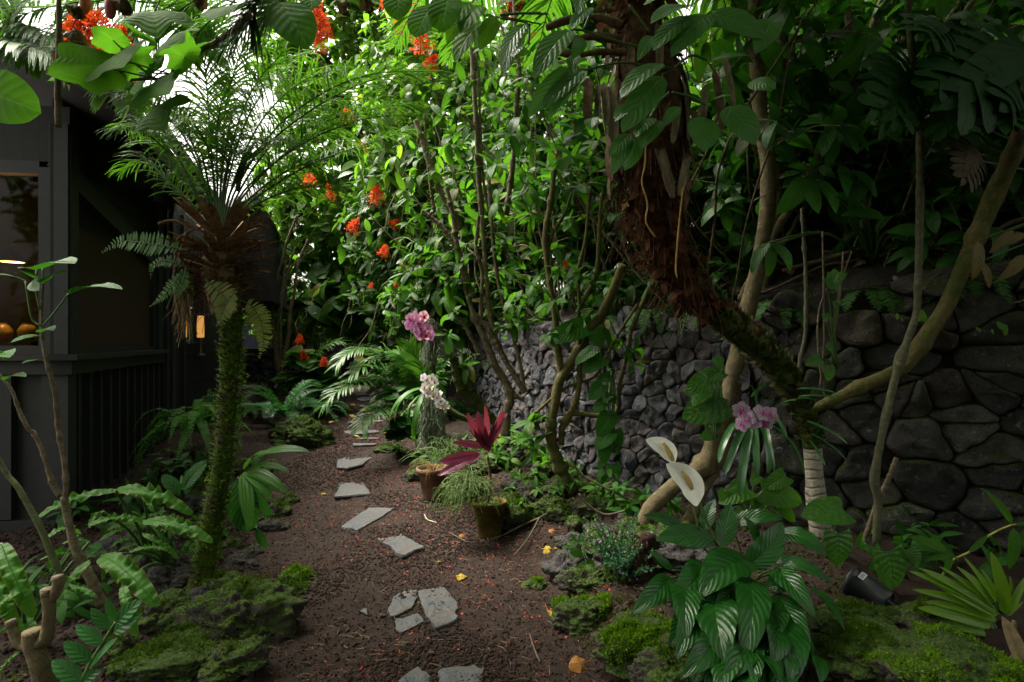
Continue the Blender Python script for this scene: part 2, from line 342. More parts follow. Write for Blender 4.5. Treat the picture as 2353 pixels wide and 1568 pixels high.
shingle = plain('roof_shingle', (.08, .072, .078), .85, .3, .5, 60, .6, .01, stretch=(1, 1, 4))
screen = plain('window_screen', (.036, .022, .013), .7, .25, .12, 260, .3, .001)
interior = plain('room_wall', (.05, .033, .02), .9, .1, .15, 3, 0)
fencemat = plain('navy_boards', (.010, .014, .030), .7, .3)
twig_m = bark_mat('dry_twig', (.07, .05, .035), (.17, .13, .095), 40)
stem_gray = bark_mat('grey_stem', (.070, .050, .030), (.21, .165, .11), 26, lich=.2, moss=.1)
stem_tan = bark_mat('tan_trunk', (.075, .058, .030), (.165, .13, .07), 16, dots=60, lich=.25)
stem_olive = bark_mat('olive_bark', (.060, .052, .016), (.135, .115, .042), 22, moss=.3, mosscol=(.06, .07, .014))
stem_pale = bark_mat('pale_cane', (.11, .085, .055), (.29, .235, .165), 26, lich=.3, moss=.05)
stem_moss = bark_mat('mossy_bark', (.035, .028, .018), (.09, .075, .045), 24, moss=.75, mosscol=(.04, .055, .010))
stem_green = plain('green_stalk', (.045, .10, .020), .5, .4, .3, 30)
stem_red = plain('red_stalk', (.10, .02, .02), .5, .4)
# ---------------------------------------------------------------- ground
_y = [0, 2.58, 3.3, 3.93, 5, 6.3, 8.5, 10, 11.5, 14]
def xr(y): return np.interp(y, [0, 2.58, 3.93, 6.2, 8.5, 11.3, 14], [.5, .36, .14, -.78, -1.72, -2.5, -3.0])
def xl(y): return np.interp(y, [0, 2.6, 4.15, 6.3, 8.5, 11.3, 14], [-.9, -1.05, -1.85, -2.62, -2.9, -3.4, -3.8])
def gz(x, y, fine=True):
    x = A(x); y = A(y); e = x - xr(y); f = xl(y) - x; p = np.stack([x, y, 0 * x], -1)
    z = .55 * sstep(4.5, 11.5, y) + .13 * sstep(0, .35, e) + .14 * sstep(.3, 1.3, e) + .05 * sstep(0, .4, f)
    bed = np.maximum(sstep(0, .35, e), sstep(0, .35, f)); z = z + .02 * fbm(p, 1.6, 3, 3)
    if fine: z = z + bed * .035 * fbm(p, 4.5, 4, 5) + (.006 + .006 * bed) * fbm(p, 18, 3, 8)
    return z
def ground(u, v, lift=0.):
    d = 1.6
    while d < 16:
        q = at(u, v, d)
        if q[2] < float(gz(q[0], q[1])): break
        d += .03
    q = at(u, v, d - .015); q[2] = float(gz(q[0], q[1])) + lift; return q
mb = MB()
gx = np.concatenate([[-400, -120, -40, -18, -9], np.arange(-5, 3.6, .05), [4.5, 7, 14, 40, 120, 400]]); gy = np.concatenate([[-300, -80, -20, -5, 0, 1], np.arange(1.6, 12.6, .05), [14, 17, 22, 40, 120, 400]])
X, Y = np.meshgrid(gx, gy); Z = gz(X, Y); n0 = len(gx)
i = np.arange(len(gy) - 1)[:, None] * n0; j = np.arange(n0 - 1)[None]
mb.add(np.stack([X, Y, Z], -1).reshape(-1, 3), np.stack([i + j, i + j + 1, i + n0 + j + 1, i + n0 + j], -1).reshape(-1, 4))
struct(mb.build('ground', soil))

# ---------------------------------------------------------------- stone walls
def clip(poly, m, n):
    out = []; k = len(poly)
    for a in range(k):
        p, q = poly[a], poly[(a + 1) % k]; dp = np.dot(p - m, n); dq = np.dot(q - m, n)
        if dp <= 0: out.append(p)
        if dp * dq < 0: out.append(p + (q - p) * dp / (dp - dq))
    return out
def stone_wall(name, label, line, zb, zt, cw, ch, mat, group=None, bulge=.045, seed=1):
    r = np.random.default_rng(seed); Q = spline(A([(a, b, 0) for a, b in line]), 80); L = np.concatenate([[0], np.cumsum(np.linalg.norm(np.diff(Q, axis=0), axis=1))]); T = tangents(Q); tot = L[-1]
    ztop = lambda s: np.interp(s / tot, np.linspace(0, 1, len(zt)), zt)
    def place(s, z, dep):
        k = lambda c: np.interp(s, L, c); px, py, tx, ty = k(Q[:, 0]), k(Q[:, 1]), k(T[:, 0]), k(T[:, 1]); return np.stack([px + ty * dep, py - tx * dep, z], -1)
    S = []; zmax = max(zt); z = zb; row = 0
    while z < zmax + ch:
        s = -cw * r.random()
        while s < tot + cw: S.append((s + r.normal(0, .2) * cw, z + r.normal(0, .3) * ch)) if r.random() > .14 else None; s += cw * r.uniform(.6, 1.5)
        z += ch * r.uniform(.8, 1.15); row += 1
    S = A(S); mb = MB(); asp = A([1, cw / ch * .85])
    for c in S:
        if c[1] > ztop(c[0]) - ch * .1 or c[1] < zb - ch: continue
        dd = ((S - c) * asp); o = np.argsort((dd**2).sum(1))[1:16]; poly = [c + A(k) * A([cw, ch]) * 1.1 for k in ((-1, -1), (1, -1), (1, 1), (-1, 1))]
        for q in o: w = (S[q] - c) * asp * asp; poly = clip(poly, (c + S[q]) / 2, w)
        if len(poly) < 3: continue
        P = A(poly); ar = .5 * abs(np.dot(P[:, 0], np.roll(P[:, 1], -1)) - np.dot(P[:, 1], np.roll(P[:, 0], -1)))
        if ar < .1 * cw * ch: continue
        for _ in range(2): P = np.stack([.86 * P + .14 * np.roll(P, -1, 0), .14 * P + .86 * np.roll(P, -1, 0)], 1).reshape(-1, 2)
        per = np.vstack([P, P[:1]]); l = np.concatenate([[0], np.cumsum(np.linalg.norm(np.diff(per, axis=0), axis=1))]); m = 34; w = np.linspace(0, l[-1], m + 1)[:-1]
        P = np.stack([np.interp(w, l, per[:, 0]), np.interp(w, l, per[:, 1])], 1); g = P.mean(0); size = math.sqrt(ar); dp = r.uniform(-.02, .035) * (size / .25); tl = r.normal(0, .12, 2)
        V = []; rings = [(1.0, -.07), (.995, -.03), (.985, -.004), (.96, .014), (.91, .024), (.8, .029), (.62, .031), (.42, .031), (.2, .031)]
        for sc, de in rings:
            q = g + (P - g) * sc; dz = de * bulge / .04 * (size / .22)**.6 + dp + ((q - g) * tl).sum(1)
            V.append(np.stack([q[:, 0], q[:, 1], dz], 1))
        V.append(A([[g[0], g[1], .032 * bulge / .04 * (size / .22)**.6 + dp]])); V = np.vstack(V); fo = A([*c, 0]) * 7.1; V[:, 2] += .021 * fbm(V + fo, 11, 5, seed) - .028 * np.abs(vnoise(V + fo, 7, seed + 4)) + .02 * vnoise(V, 4, seed + 3); V[:, :2] += .013 * np.stack([vnoise(V, 14, 5), vnoise(V, 14, 6)], 1)
        F = []
        for k in range(len(rings) - 1): F += [(k*m + a, k*m + (a+1) % m, (k+1)*m + (a+1) % m, (k+1)*m + a) for a in range(m)]
        W = place(V[:, 0], V[:, 1], V[:, 2]); mb.add(W, F); k = (len(rings) - 1) * m; base = mb.n - len(W)
        mb.f.append((np.asarray([(base + k + a, base + k + (a+1) % m, base + len(W) - 1) for a in range(m)]), 0))
    ss = np.linspace(0, tot, 40)
    rows = [place(ss, ztop(ss)*0 + zb - .3, ss*0 - .035), place(ss, ztop(ss) + .02, ss*0 - .035), place(ss, ztop(ss) + .03, ss*0 - .4), place(ss, ss*0 + zb - .3, ss*0 - .4)]
    V = np.concatenate(rows); F = [(k*40 + a, k*40 + a + 1, (k+1)*40 + a + 1, (k+1)*40 + a) for k in range(3) for a in range(39)]; mb.add(V, F, None, 1)
    return tag(mb.build(name, [mat, joint]), label, 'wall', group)
WL = [(-1.9, 12.6), (-1.3, 10.6), (-.55, 8.3), (.5, 5.75), (1.35, 4.62), (1.95, 4.0)]
WR = [(1.75, 4.15), (2.3, 3.72), (2.9, 3.36), (3.6, 2.9), (4.5, 2.2)]
stone_wall('stone_wall', 'dry stacked wall of small grey lava stones behind the shrub stems', WL, .1, [1.45, 1.5, 1.6, 1.72, 1.74, 1.74], .135, .112, wallstone, bulge=.034, seed=4)
stone_wall('boulder_wall', 'dark mossy wall of big fitted lava boulders behind the black pot', WR, .1, [1.78, 1.9, 2.02, 2.1, 2.15], .27, .165, darkstone, bulge=.045, seed=9)
stone_wall('garden_wall', 'low lava stone wall closing the far end of the path', [(-8.5, 12.9), (-5, 13.1), (-1.5, 12.7)], .3, [1.32, 1.36, 1.38], .30, .19, wallstone, seed=6)
# earth bank above the walls
Q = spline(A([(-3.5, 14.8, 0), (-2.2, 12.7, 0), (-1.6, 10.7, 0), (-.55, 8.4, 0), (.52, 5.85, 0), (1.4, 4.72, 0), (2.3, 3.85, 0), (3.0, 3.42, 0), (3.9, 2.9, 0), (5, 2.1, 0)]), 90); T = tangents(Q); E = np.concatenate([[.02], np.linspace(.04, 2.5, 34), [3.2, 4.5, 7, 12, 25, 60]])
sl = np.linspace(0, 1, 90); NR = np.stack([-T[:, 1], T[:, 0], 0 * sl], 1)
def bank_z(s, e): steep = .42 + .55 * sstep(.6, .78, s); return (1.40 + .38 * sstep(.25, .72, s) + .22 * sstep(.74, .9, s)) + steep * np.minimum(e, 5) * .8 + .1 * np.maximum(0, e - 5)
V = Q[:, None] + NR[:, None] * E[None, :, None]; V[..., 2] = bank_z(sl[:, None], E[None]); V[..., 2] += .10 * fbm(V * A([1, 1, 0]), 2.2, 4, 2) * np.minimum(1, E / .3)[None]; V[:, 0, 2] = .2
m = len(E); i = np.arange(89)[:, None] * m; j = np.arange(m - 1)[None]; mb = MB(); mb.add(V.reshape(-1, 3), np.stack([i + j, i + m + j, i + m + j + 1, i + j + 1], -1).reshape(-1, 4)); struct(mb.build('hillside', bankmat))
def bank(s, e):
    k = min(89, max(0, s * 89)); a = int(k); b = min(89, a + 1); f = k - a; q = Q0[a] * (1 - f) + Q0[b] * f; nn = NR0[a]; q = q + nn * e; q[2] = bank_z(s, e) - .05; return q
Q0, NR0 = Q.copy(), NR.copy()
# navy fence at the far end
mb = MB()
for k in range(34): mb.box((-11 + k * .24, 14.6 + .004 * (k % 2), 1.2), (.117, 0, 0), (0, .012, 0), (0, 0, 1.15))
mb.box((-7, 14.66, 2.0), (4.2, 0, 0), (0, .03, 0), (0, 0, .05)); tag(mb.build('board_fence', fencemat, smooth=False), 'dark navy board fence beyond the low end wall', 'fence')

# ---------------------------------------------------------------- house
C0 = A([-3.59, 4.6, 0]); EX = nrm(A([-.34, 1, 0])); EN = A([EX[1], -EX[0], 0]); UP = A([0, 0, 1.])
FX = nrm(A([-1, -.12, 0])); FN = A([-FX[1], FX[0], 0]); FN = FN if FN[1] < 0 else -FN
def hb(mb, t0, t1, n0, n1, z0, z1, mi=0, front=False):
    ex, en = (FX, FN) if front else (EX, EN); c = C0 + ex * (t0 + t1) / 2 + en * (n0 + n1) / 2 + UP * (z0 + z1) / 2
    mb.box(c, ex * (t1 - t0) / 2, en * (n1 - n0) / 2, UP * (z1 - z0) / 2, mi)
house = thing('wooden_house', 'dark stained wooden house with slatted skirt under its screened window', 'house', C0)
ZS, ZH_ = 1.44, 3.05
m = MB()                                                   # boards of the bay and siding
hb(m, 2.88, 3.3, -.12, .03, .2, 3.6); 
for k in range(14): z = .42 + k * .23; hb(m, 3.3, 4.02, -.12, .012 - .004 * (k % 2), z, z + .224)
for k in range(5): z = .42 + k * .23; hb(m, 4.02, 9.6, -.12, .012 - .004 * (k % 2), z, z + .224 if k < 4 else z + .2)
for k in range(8): z = 2.66 + k * .2; hb(m, 4.02, 9.6, -.12, .01, z, z + .196)
hb(m, 5.7, 9.6, -.12, .005, 1.54, 2.66); hb(m, 3.2, 9.7, -.1, .05, .22, .41); hb(m, 3.25, 9.7, .05, .10, .1, .24)
for k in range(6): hb(m, .1, 2.8, -.14, -.07, 2.55 + k * .2, 2.55 + k * .2 + .195)
hb(m, .18, 6, -.3, -.16, .1, 1.4, 0); m.build('wall', paint, house, False)
m = MB(); hb(m, 0.02, 2.4, -.14, -.06, .1, 1.3, 0, True); 
for t in (.0, .42, .80, 1.2, 1.6): hb(m, t, t + .2, -.06, .0, .12, 1.29, 0, True)
hb(m, 0, 2.4, -.05, .03, -.1, .11, 0, True); m.build('skirt_panel', paint2, house, False)
for k in range(11):
    t = .22 + k * .255; m = MB(); hb(m, t, t + .045, -.05, .0, .14, 1.3); m.build('slat', paint2, house, False)
m = MB(); hb(m, .0, 2.85, -.14, .0, .05, .15); m.build('bottom_rail', paint, house, False)
m = MB(); hb(m, -.085, 2.95, -.12, .09, ZS - .045, ZS); hb(m, -.03, 2.9, -.1, .035, ZS - .16, ZS - .05)
hb(m, .0, 2.6, -.12, .085, ZS - .045, ZS - .002, 0, True); hb(m, -.0, 2.6, -.1, .03, ZS - .158, ZS - .05, 0, True); m.build('window_sill', paint2, house, False)
for (t0, t1, fr) in ((-.01, .13, True), (0.0, .10, False), (2.68, 2.88, False)):
    m = MB(); hb(m, t0, t1, -.12, .022 if not fr else .02, ZS + .002, 3.3, 0, fr); m.build('post', paint2, house, False)
m = MB(); hb(m, 2.92, 2.98, .031, .06, .25, 3.3); hb(m, 3.22, 3.28, .031, .06, .25, 3.3); hb(m, 3.34, 3.46, .013, .045, .42, 3.4); hb(m, 3.94, 4.06, .013, .05, .42, 3.4); m.build('batten', paint2, house, False)
# screened bay window with the sloping board over it
w = m = MB(); hb(m, .1, .155, -.1, -.02, ZS + .003, 2.98); hb(m, 2.62, 2.68, -.1, -.02, ZS + .003, 2.6); hb(m, .155, 2.62, -.1, -.025, ZS + .003, ZS + .045); win = m.build('window_frame', paint2, house, False)
m = MB(); hb(m, .155, 2.62, -.075, -.07, ZS + .045, 2.9); m.build('screen', screen, win, False)
m = MB(); a, b = C0 + EX * .1 + UP * 2.92, C0 + EX * 2.7 + UP * 2.55
m.hexa([a + EN * -.09 - UP * .09, b + EN * -.09 - UP * .09, a + EN * .0 - UP * .09, b - UP * .09, a - EN * .09 + UP * .09, b - EN * .09 + UP * .09, a + UP * .09, b + UP * .09]); m.build('brace', paint2, house, False)
glass = NT('window_glass'); fr = glass.n('ShaderNodeFresnel'); fr.inputs[0].default_value = 1.22; gl = glass.n('ShaderNodeBsdfGlossy'); gl.inputs['Roughness'].default_value = .03; tr = glass.n('ShaderNodeBsdfTransparent'); tr.inputs[0].default_value = (.7, .66, .62, 1); mx = glass.n('ShaderNodeMixShader'); glass.l(fr.outputs[0], mx.inputs[0]); glass.l(tr.outputs[0], mx.inputs[1]); glass.l(gl.outputs[0], mx.inputs[2]); glass = glass.done(mx.outputs[0])
m = MB(); hb(m, .13, .22, -.1, .0, ZS + .003, 2.95, 0, True); hb(m, .22, 2.4, -.1, -.01, ZS + .003, ZS + .07, 0, True); hb(m, .22, 2.4, -.1, -.01, 2.9, 3.0, 0, True); win = m.build('window_frame', paint2, house, False)
m = MB(); hb(m, .22, 2.4, -.06, -.055, ZS + .07, 2.9, 0, True); m.build('pane', glass, win, False)
m = MB(); hb(m, 0, 2.4, -.12, -.02, 3.0, 3.45, 0, True); m.build('gable', paint, house, False)
m = MB(); hb(m, 4.06, 4.12, -.1, .03, 1.54, 2.66); hb(m, 5.62, 5.7, -.1, .03, 1.54, 2.66); hb(m, 4.06, 5.7, -.08, .06, 1.5, 1.538); win = m.build('window_frame', paint2, house, False)
m = MB(); hb(m, 4.12, 5.62, -.06, -.055, 1.54, 2.66); m.build('pane', glass, win, False)
# room behind the windows
m = MB(); hb(m, .9, 8, -3.2, -3.1, .3, 3.2); hb(m, 2.42, 2.5, -4, -.06, .3, 3.4, 0, True); hb(m, 1.1, 2.4, -3.0, -.16, .5, .58, 0, True); hb(m, 1.1, 2.4, -3.0, -.16, 3.31, 3.39, 0, True); hb(m, .8, 8, -3.1, -.35, 3.3, 3.4); hb(m, .8, 8, -3.1, -.35, .51, .6); hb(m, 5.9, 6.0, -3.2, -.2, .3, 3.3); hb(m, 2.7, 2.8, -3.2, -.3, .3, 3.3); m.build('room', interior, house, False)
# roof: eave over the bay, gable rake, far wing
ev = A([-2.78, 3.9, 3.22]); IN = -EN * 1.0 + UP * .5
a0, a1 = ev + EX * -.05, ev + EX * 4.6; m = MB()
for o, th, mi in ((0., .05, 0),): m.hexa([a0, a1, a0 + IN * 4.2, a1 + IN * 4.2, a0 + UP * .09, a1 + UP * .09, a0 + IN * 4.2 + UP * .09, a1 + IN * 4.2 + UP * .09], 0)
roof = m.build('roof', soffit, house, False)
m = MB(); f0, f1 = a0 - UP * .04 + EN * .003, a1 - UP * .04 + EN * .003; m.hexa([f0, f1, f0 + EN * .035, f1 + EN * .035, f0 + UP * .2, f1 + UP * .2, f0 + EN * .035 + UP * .2, f1 + EN * .035 + UP * .2])
m.hexa([a0 + UP * .17 + EN * .045, a1 + UP * .17 + EN * .045, a0 + EN * .10 + UP * .17, a1 + EN * .1 + UP * .17, a0 + UP * .26 + EN * .045, a1 + UP * .26 + EN * .045, a0 + EN * .10 + UP * .26, a1 + EN * .1 + UP * .26])
r0 = a0 - EX * .04; m.hexa([r0 - UP * .06, r0 + EX * .038 - UP * .06, r0 + IN * 4.2 - UP * .06, r0 + IN * 4.2 + EX * .038 - UP * .06, r0 + UP * .17, r0 + EX * .038 + UP * .17, r0 + IN * 4.2 + UP * .17, r0 + IN * 4.2 + EX * .038 + UP * .17]); m.build('fascia', paint2, roof, False)
m = MB(); b0 = at(372, 392, 5.45); m.box(b0 - EN * .45, EN * .5, EX * .10, UP * .15); m.build('roof_beam', paint2, house, False)
m = MB(); g = lambda u, v, d: at(u, v, d)
m.hexa([g(505, 690, 9.0), g(625, 692, 9.0), g(505, 690, 9.0) + A([-.9, 3, 0]), g(625, 692, 9.0) + A([-.9, 3, 0]), g(505, 505, 9.0), g(599, 462, 9.0), g(505, 505, 9.0) + A([-.9, 3, 0]), g(599, 462, 9.0) + A([-.9, 3, 0])]); m.build('wing', soffit, house, False)
m = MB(); p, q = g(505, 498, 8.95), g(601, 452, 8.95); d = A([-.25, .75, .36]); m.hexa([p, q, p + d, q + d, p + UP * .07, q + UP * .07, p + d + UP * .07, q + d + UP * .07]); wr = m.build('wing_roof', shingle, house, False)
m = MB(); m.hexa([p - UP * .12 - A([0, .03, 0]), q - UP * .12 - A([0, .03, 0]), p - UP * .12, q - UP * .12, p + UP * .03 - A([0, .03, 0]), q + UP * .03 - A([0, .03, 0]), p + UP * .03, q + UP * .03]); m.build('fascia', paint2, wr, False)
# lit things seen through the glass
lampmetal = plain('brass_shade', (.09, .05, .03), .5, .5); warm = plain('lamp_glow', (.9, .55, .2), .6, .2, .05, 5, 0, emit=((1., .50, .16), 3.0))
def lathe(mb, c, prof, n=20, mi=0):
    c = A(c); th = np.arange(n) / n * 2 * PI; V = A([[c[0] + r * math.cos(a), c[1] + r * math.sin(a), c[2] + z] for r, z in prof for a in th])
    F = [(k*n + a, k*n + (a+1) % n, (k+1)*n + (a+1) % n, (k+1)*n + a) for k in range(len(prof) - 1) for a in range(n)]; mb.add(V, F, np.stack([np.tile(np.arange(n)/n, len(prof)), np.repeat([z for _, z in prof], n)], 1), mi)
pl = at(27, 603, 5.6); t = thing('pendant_lamp', 'lit pendant lamp glowing inside the house window', 'lamp', pl)
m = MB(); lathe(m, pl, [(.105, 0), (.11, .01), (.10, .04), (.05, .09), (.02, .12), (.012, .16)]); m.tube([pl + UP * .15, pl + UP * 1.0], .006, 6); m.build('lamp_shade', lampmetal, t)
m = MB(); lathe(m, pl + UP * .004, [(.001, .012), (.05, .012), (.098, .008), (.099, 0)]); m.build('bulb', warm, t)
li = bpy.data.lights.new('lamp_light', 'POINT'); li.energy = 5; li.color = (1, .6, .28); li.shadow_soft_size = .06; lo = bpy.data.objects.new('lamp_light', li); COL.objects.link(lo); lo.location = Vector(pl - UP * .1)
yel = plain('yellow_glaze', (.36, .25, .04), .35, .5, .12, 4, .05); wood = plain('table_wood', (.10, .06, .035), .5)
t = thing('table', 'brown table inside the house window under the lamp', 'table', at(20, 800, 5.7)); m = MB(); m.box(at(10, 785, 5.75) - UP * .02, (.5, 0, 0), (0, .28, 0), (0, 0, .02)); m.build('table_top', wood, t, False); m = MB(); m.box(at(10, 790, 5.75) - UP * .5, (.06, 0, 0), (0, .06, 0), (0, 0, .48)); m.build('leg', wood, t, False)
for nm, u, sc, lb in (('vase', 4, 1., 'round yellow vase on the table, half cut by the frame edge'), ('vase', 63, .9, 'smaller yellow vase on the table beside the window post')):
    m = MB(); lathe(m, at(u, 783, 5.7), [(.001, 0), (.05 * sc, 0), (.085 * sc, .05), (.09 * sc, .10), (.06 * sc, .15), (.04 * sc, .165), (.045 * sc, .18)]); tag(m.build(nm, yel), lb, 'vase')
shade = plain('woven_shade', (.5, .30, .10), .8, .1, .3, 60, .3, .004, emit=((1., .46, .10), .16))
t = thing('table_lamp', 'lit woven lamp shade glowing inside the farther house window', 'lamp', at(462, 780, 9.4)); m = MB(); lathe(m, at(461, 776, 9.4), [(.05, .0), (.055, .02), (.055, .3), (.05, .36)]); m.build('lamp_shade', shade, t); m = MB(); lathe(m, at(462, 776, 9.4) - UP * .3, [(.08, 0), (.08, .02), (.02, .04), (.02, .3)]); m.build('base', wood, t)

# ---------------------------------------------------------------- slate steps
STEPS = [
 (ZF, '615,1575 740,1498 830,1550 840,1660 640,1700', 'slate stepping stone cut by the lower picture edge, the more pointed one'),
 (ZF, '862,1520 890,1490 1100,1472 1155,1500 1150,1568 1100,1660 880,1660', 'broad slate stepping stone cut by the lower picture edge, square cornered'),
 (ZF, '600,1005 650,985 735,992 740,1040 700,1120 600,1172 560,1170 545,1130 575,1060', 'rounded slate shard on the darker side of the broken step'),
 (ZF, '737,985 880,958 910,980 990,1075 985,1190 850,1250 820,1190 775,1130 748,1050', 'largest slate shard of the broken step, five sided and layered'),
 (ZF, '600,1187 640,1172 738,1140 782,1182 640,1270 595,1255', 'thin low slate shard strewn with cinders, below the broken step'),
 (ZF, '375,1140 390,1110 420,1120 425,1145', 'tiny slate chip lying alone in the cinders'),
 (ZF, '480,655 600,622 635,635 665,665 782,735 640,800 600,770 560,720 500,680', 'thick slate stepping stone with one jagged long edge, tilted'),
 (ZF, '258,600 430,472 596,480 500,540 360,622', 'slanting pointed slate stepping stone with clean straight edges'),
 (ZF, '190,305 205,297 380,282 445,400 350,412 215,428 240,370 250,325', 'slate stepping stone with a notch and a hooked corner'),
 (ZF, '240,135 460,125 455,150 390,220 300,243 228,235', 'brownish square slate stepping stone beyond the notched one'),
 (ZF, '327,80 335,68 480,65 485,72 465,88 335,93', 'narrow slate strip next beyond the brownish square stone'),
 (ZF, '345,40 360,30 490,32 495,45 380,50', 'narrowest slate sliver, just below the wide ragged stone'),
 (ZE, '738,1442 970,1425 965,1465 800,1488 755,1475', 'wide ragged slate stone between the sliver and the palm tip'),
 (ZE, '765,1392 1000,1380 995,1395 780,1405', 'long thin slate slab under the low palm tip'),
 (ZE, '835,1345 860,1325 1005,1318 1000,1360 835,1367', 'grey slate slab with a green leaf on its end'),
 (ZE, '840,1305 850,1285 950,1283 960,1305', 'pale slate slab between two patches of yellow leaves'),
 (ZE, '815,1240 935,1235 945,1255 850,1268', 'second farthest slate slab of the path'),
 (ZE, '815,1222 900,1213 920,1222 830,1230', 'farthest and smallest slate slab of the path')]
STEP_AT = []
for k, (z, s, lb) in enumerate(STEPS):
    r = np.random.default_rng(40 + k); P = A([ground(*z(*[float(q) for q in w.split(',')])) for w in s.split()]); c = P.mean(0); out = []
    far = c[1] > 7
    for a in range(len(P)):
        p, q = P[a], P[(a + 1) % len(P)]; n = max(2, min(9, int(np.linalg.norm(q - p) / .035)))
        for t in np.arange(n) / n: out.append(p + (q - p) * t + (A([r.normal(0, .005), r.normal(0, .005), 0]) if t > 0 else 0))
    P = A(out); zc = float(P[:, 2].mean()) + (.011 if not far else .010); th = .032; tl = r.normal(0, .018, 2) if k != 6 else A([.05, -.05])
    zz = lambda Q: zc + ((Q[:, :2] - c[:2]) * tl).sum(1); m = len(P); mb = MB(); rings = []
    for sc, dz in ((.93, -th), (1.0, -th * .75), (1.0, -th * .4), (.985, -.004), (.965, 0.), (.6, .001), (.25, .0)):
        Q_ = c + (P - c) * sc; Q_[:, 2] = zz(Q_) + dz + .0022 * fbm(Q_, 22, 2, k); Q_[:, :2] += .003 * np.stack([vnoise(Q_ + dz * 9, 60, k), vnoise(Q_ + dz * 9, 60, k + 9)], 1) * (sc > .9); rings.append(Q_)
    V = np.vstack(rings + [A([[c[0], c[1], zc]])]); F = [(a*m + b, a*m + (b+1) % m, (a+1)*m + (b+1) % m, (a+1)*m + b) for a in range(6) for b in range(m)]; mb.add(V, F)
    mb.f.append((np.asarray([(6*m + b, 6*m + (b+1) % m, len(V) - 1) for b in range(m)]), 0))
    tag(mb.build('stepping_stone', slate, smooth=False), lb, 'stepping stone', 'slate stepping stones along the path'); STEP_AT.append((c, P))
# ---------------------------------------------------------------- plant materials and shared helpers
L_fg = leaf_mat('glossy_dark_leaf', (.014, .068, .006), (.030, .130, .010), None, .32, .4, .25, 11, .25, None, .6)
L_lily = leaf_mat('peace_lily_leaf', (.005, .034, .004), (.011, .070, .007), None, .2, .3, .4, 10, .06, None, .4, spot=.25)
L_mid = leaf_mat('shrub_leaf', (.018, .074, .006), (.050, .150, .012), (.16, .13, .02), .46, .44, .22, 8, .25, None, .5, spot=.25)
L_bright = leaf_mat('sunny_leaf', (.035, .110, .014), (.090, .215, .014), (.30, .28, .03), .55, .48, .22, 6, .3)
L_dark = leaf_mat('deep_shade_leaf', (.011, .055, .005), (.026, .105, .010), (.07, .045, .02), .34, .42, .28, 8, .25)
L_vine = leaf_mat('lobed_vine_leaf', (.026, .098, .006), (.055, .165, .012), None, .62, .65, .08, 7, .4, None, .4, spot=.5)
L_palm = leaf_mat('palm_leaflet', (.036, .120, .012), (.075, .200, .020), (.24, .20, .05), .48, .42, .28, 0, 0, None, .3, fibre=3)
L_areca = leaf_mat('areca_leaflet', (.030, .100, .014), (.060, .165, .022), (.20, .20, .05), .40, .36, .38, 0, 0, None, .3, fibre=3)
L_cycad = leaf_mat('cycad_leaflet', (.018, .090, .024), (.035, .140, .040), None, .25, .36, .5, 0, 0, None, .2, fibre=1)
L_fern = leaf_mat('fern_pinna', (.025, .095, .014), (.050, .150, .022), None, .42, .5, .3, 6, .15)
L_fernold = leaf_mat('old_fern_pinna', (.10, .15, .03), (.19, .22, .055), (.25, .15, .05), .42, .5, .3, 6, .25, (.20, .12, .04))
L_wave = leaf_mat('crisped_fern_leaf', (.024, .105, .008), (.048, .160, .013), None, .42, .5, .2, 0, .4, (.12, .22, .06), .7, edge=(.16, .08, .035))
L_pleat = leaf_mat('pleated_leaf', (.016, .085, .014), (.030, .130, .020), None, .3, .4, .3, 10, .5, (.10, .22, .07), .9)
L_strap = leaf_mat('strap_leaf', (.030, .115, .012), (.055, .165, .018), None, .35, .42, .3, 0, 0, None, .4, fibre=4)
L_strapy = leaf_mat('yellow_green_strap', (.075, .175, .008), (.13, .26, .016), (.14, .17, .03), .40, .4, .45, 0, 0, None, .4, fibre=4)
L_vanda = leaf_mat('thick_strap', (.018, .085, .020), (.034, .120, .028), None, .14, .28, .6, 0, 0, None, .2, fibre=1)
L_pothos = leaf_mat('pothos_leaf', (.018, .085, .010), (.034, .125, .016), None, .34, .32, .4, 7, .10, None, .5, mott=(.14, .20, .02))
L_zz = leaf_mat('zz_leaf', (.010, .065, .012), (.022, .098, .018), None, .2, .3, .35, 5, .08, None, .3)
L_red = leaf_mat('wine_red_leaf', (.085, .008, .034), (.19, .022, .075), None, .3, .34, .45, 0, .3, (.16, .03, .07), .4, fibre=5)
L_dead = leaf_mat('dead_leaf', (.05, .036, .024), (.11, .085, .058), None, .2, .75, .2, 6, .3, (.05, .03, .02), .8)
L_yellow = leaf_mat('yellow_fallen_leaf', (.36, .23, .02), (.44, .30, .03), None, .25, .6, .3, 5, .25, (.35, .20, .03), .5, spot=.6)
L_orange = leaf_mat('orange_fallen_leaf', (.32, .13, .03), (.45, .20, .05), None, .25, .65, .3, 5, .3, (.20, .07, .02), .6, spot=.6)
L_monst = leaf_mat('monstera_leaf', (.009, .042, .008), (.018, .068, .012), None, .22, .5, .15, 7, .2, None, .4)
redfl = leaf_mat('scarlet_flower', (.50, .020, .008), (.72, .075, .015), (.75, .22, .04), .35, .5, .3, 0, 0, None, .1, fibre=1)
white_spathe = plain('white_spathe', (.74, .74, .66), .45, .35, .06, 18, .1, .002, trans=.3)
spadix_m = plain('spadix_bumps', (.42, .30, .11), .7, .2, .5, 260, .8, .003)
pinkfl = leaf_mat('pink_orchid_petal', (.50, .16, .46), (.66, .30, .62), None, .35, .5, .3, 0, .3, (.72, .5, .72), .2, fibre=7)
magenta = plain('magenta_lip', (.38, .02, .20), .5, .3)
whitefl = leaf_mat('white_orchid_petal', (.70, .68, .70), (.78, .76, .78), None, .35, .5, .3, 0, .1, (.6, .55, .62), .2, fibre=6)
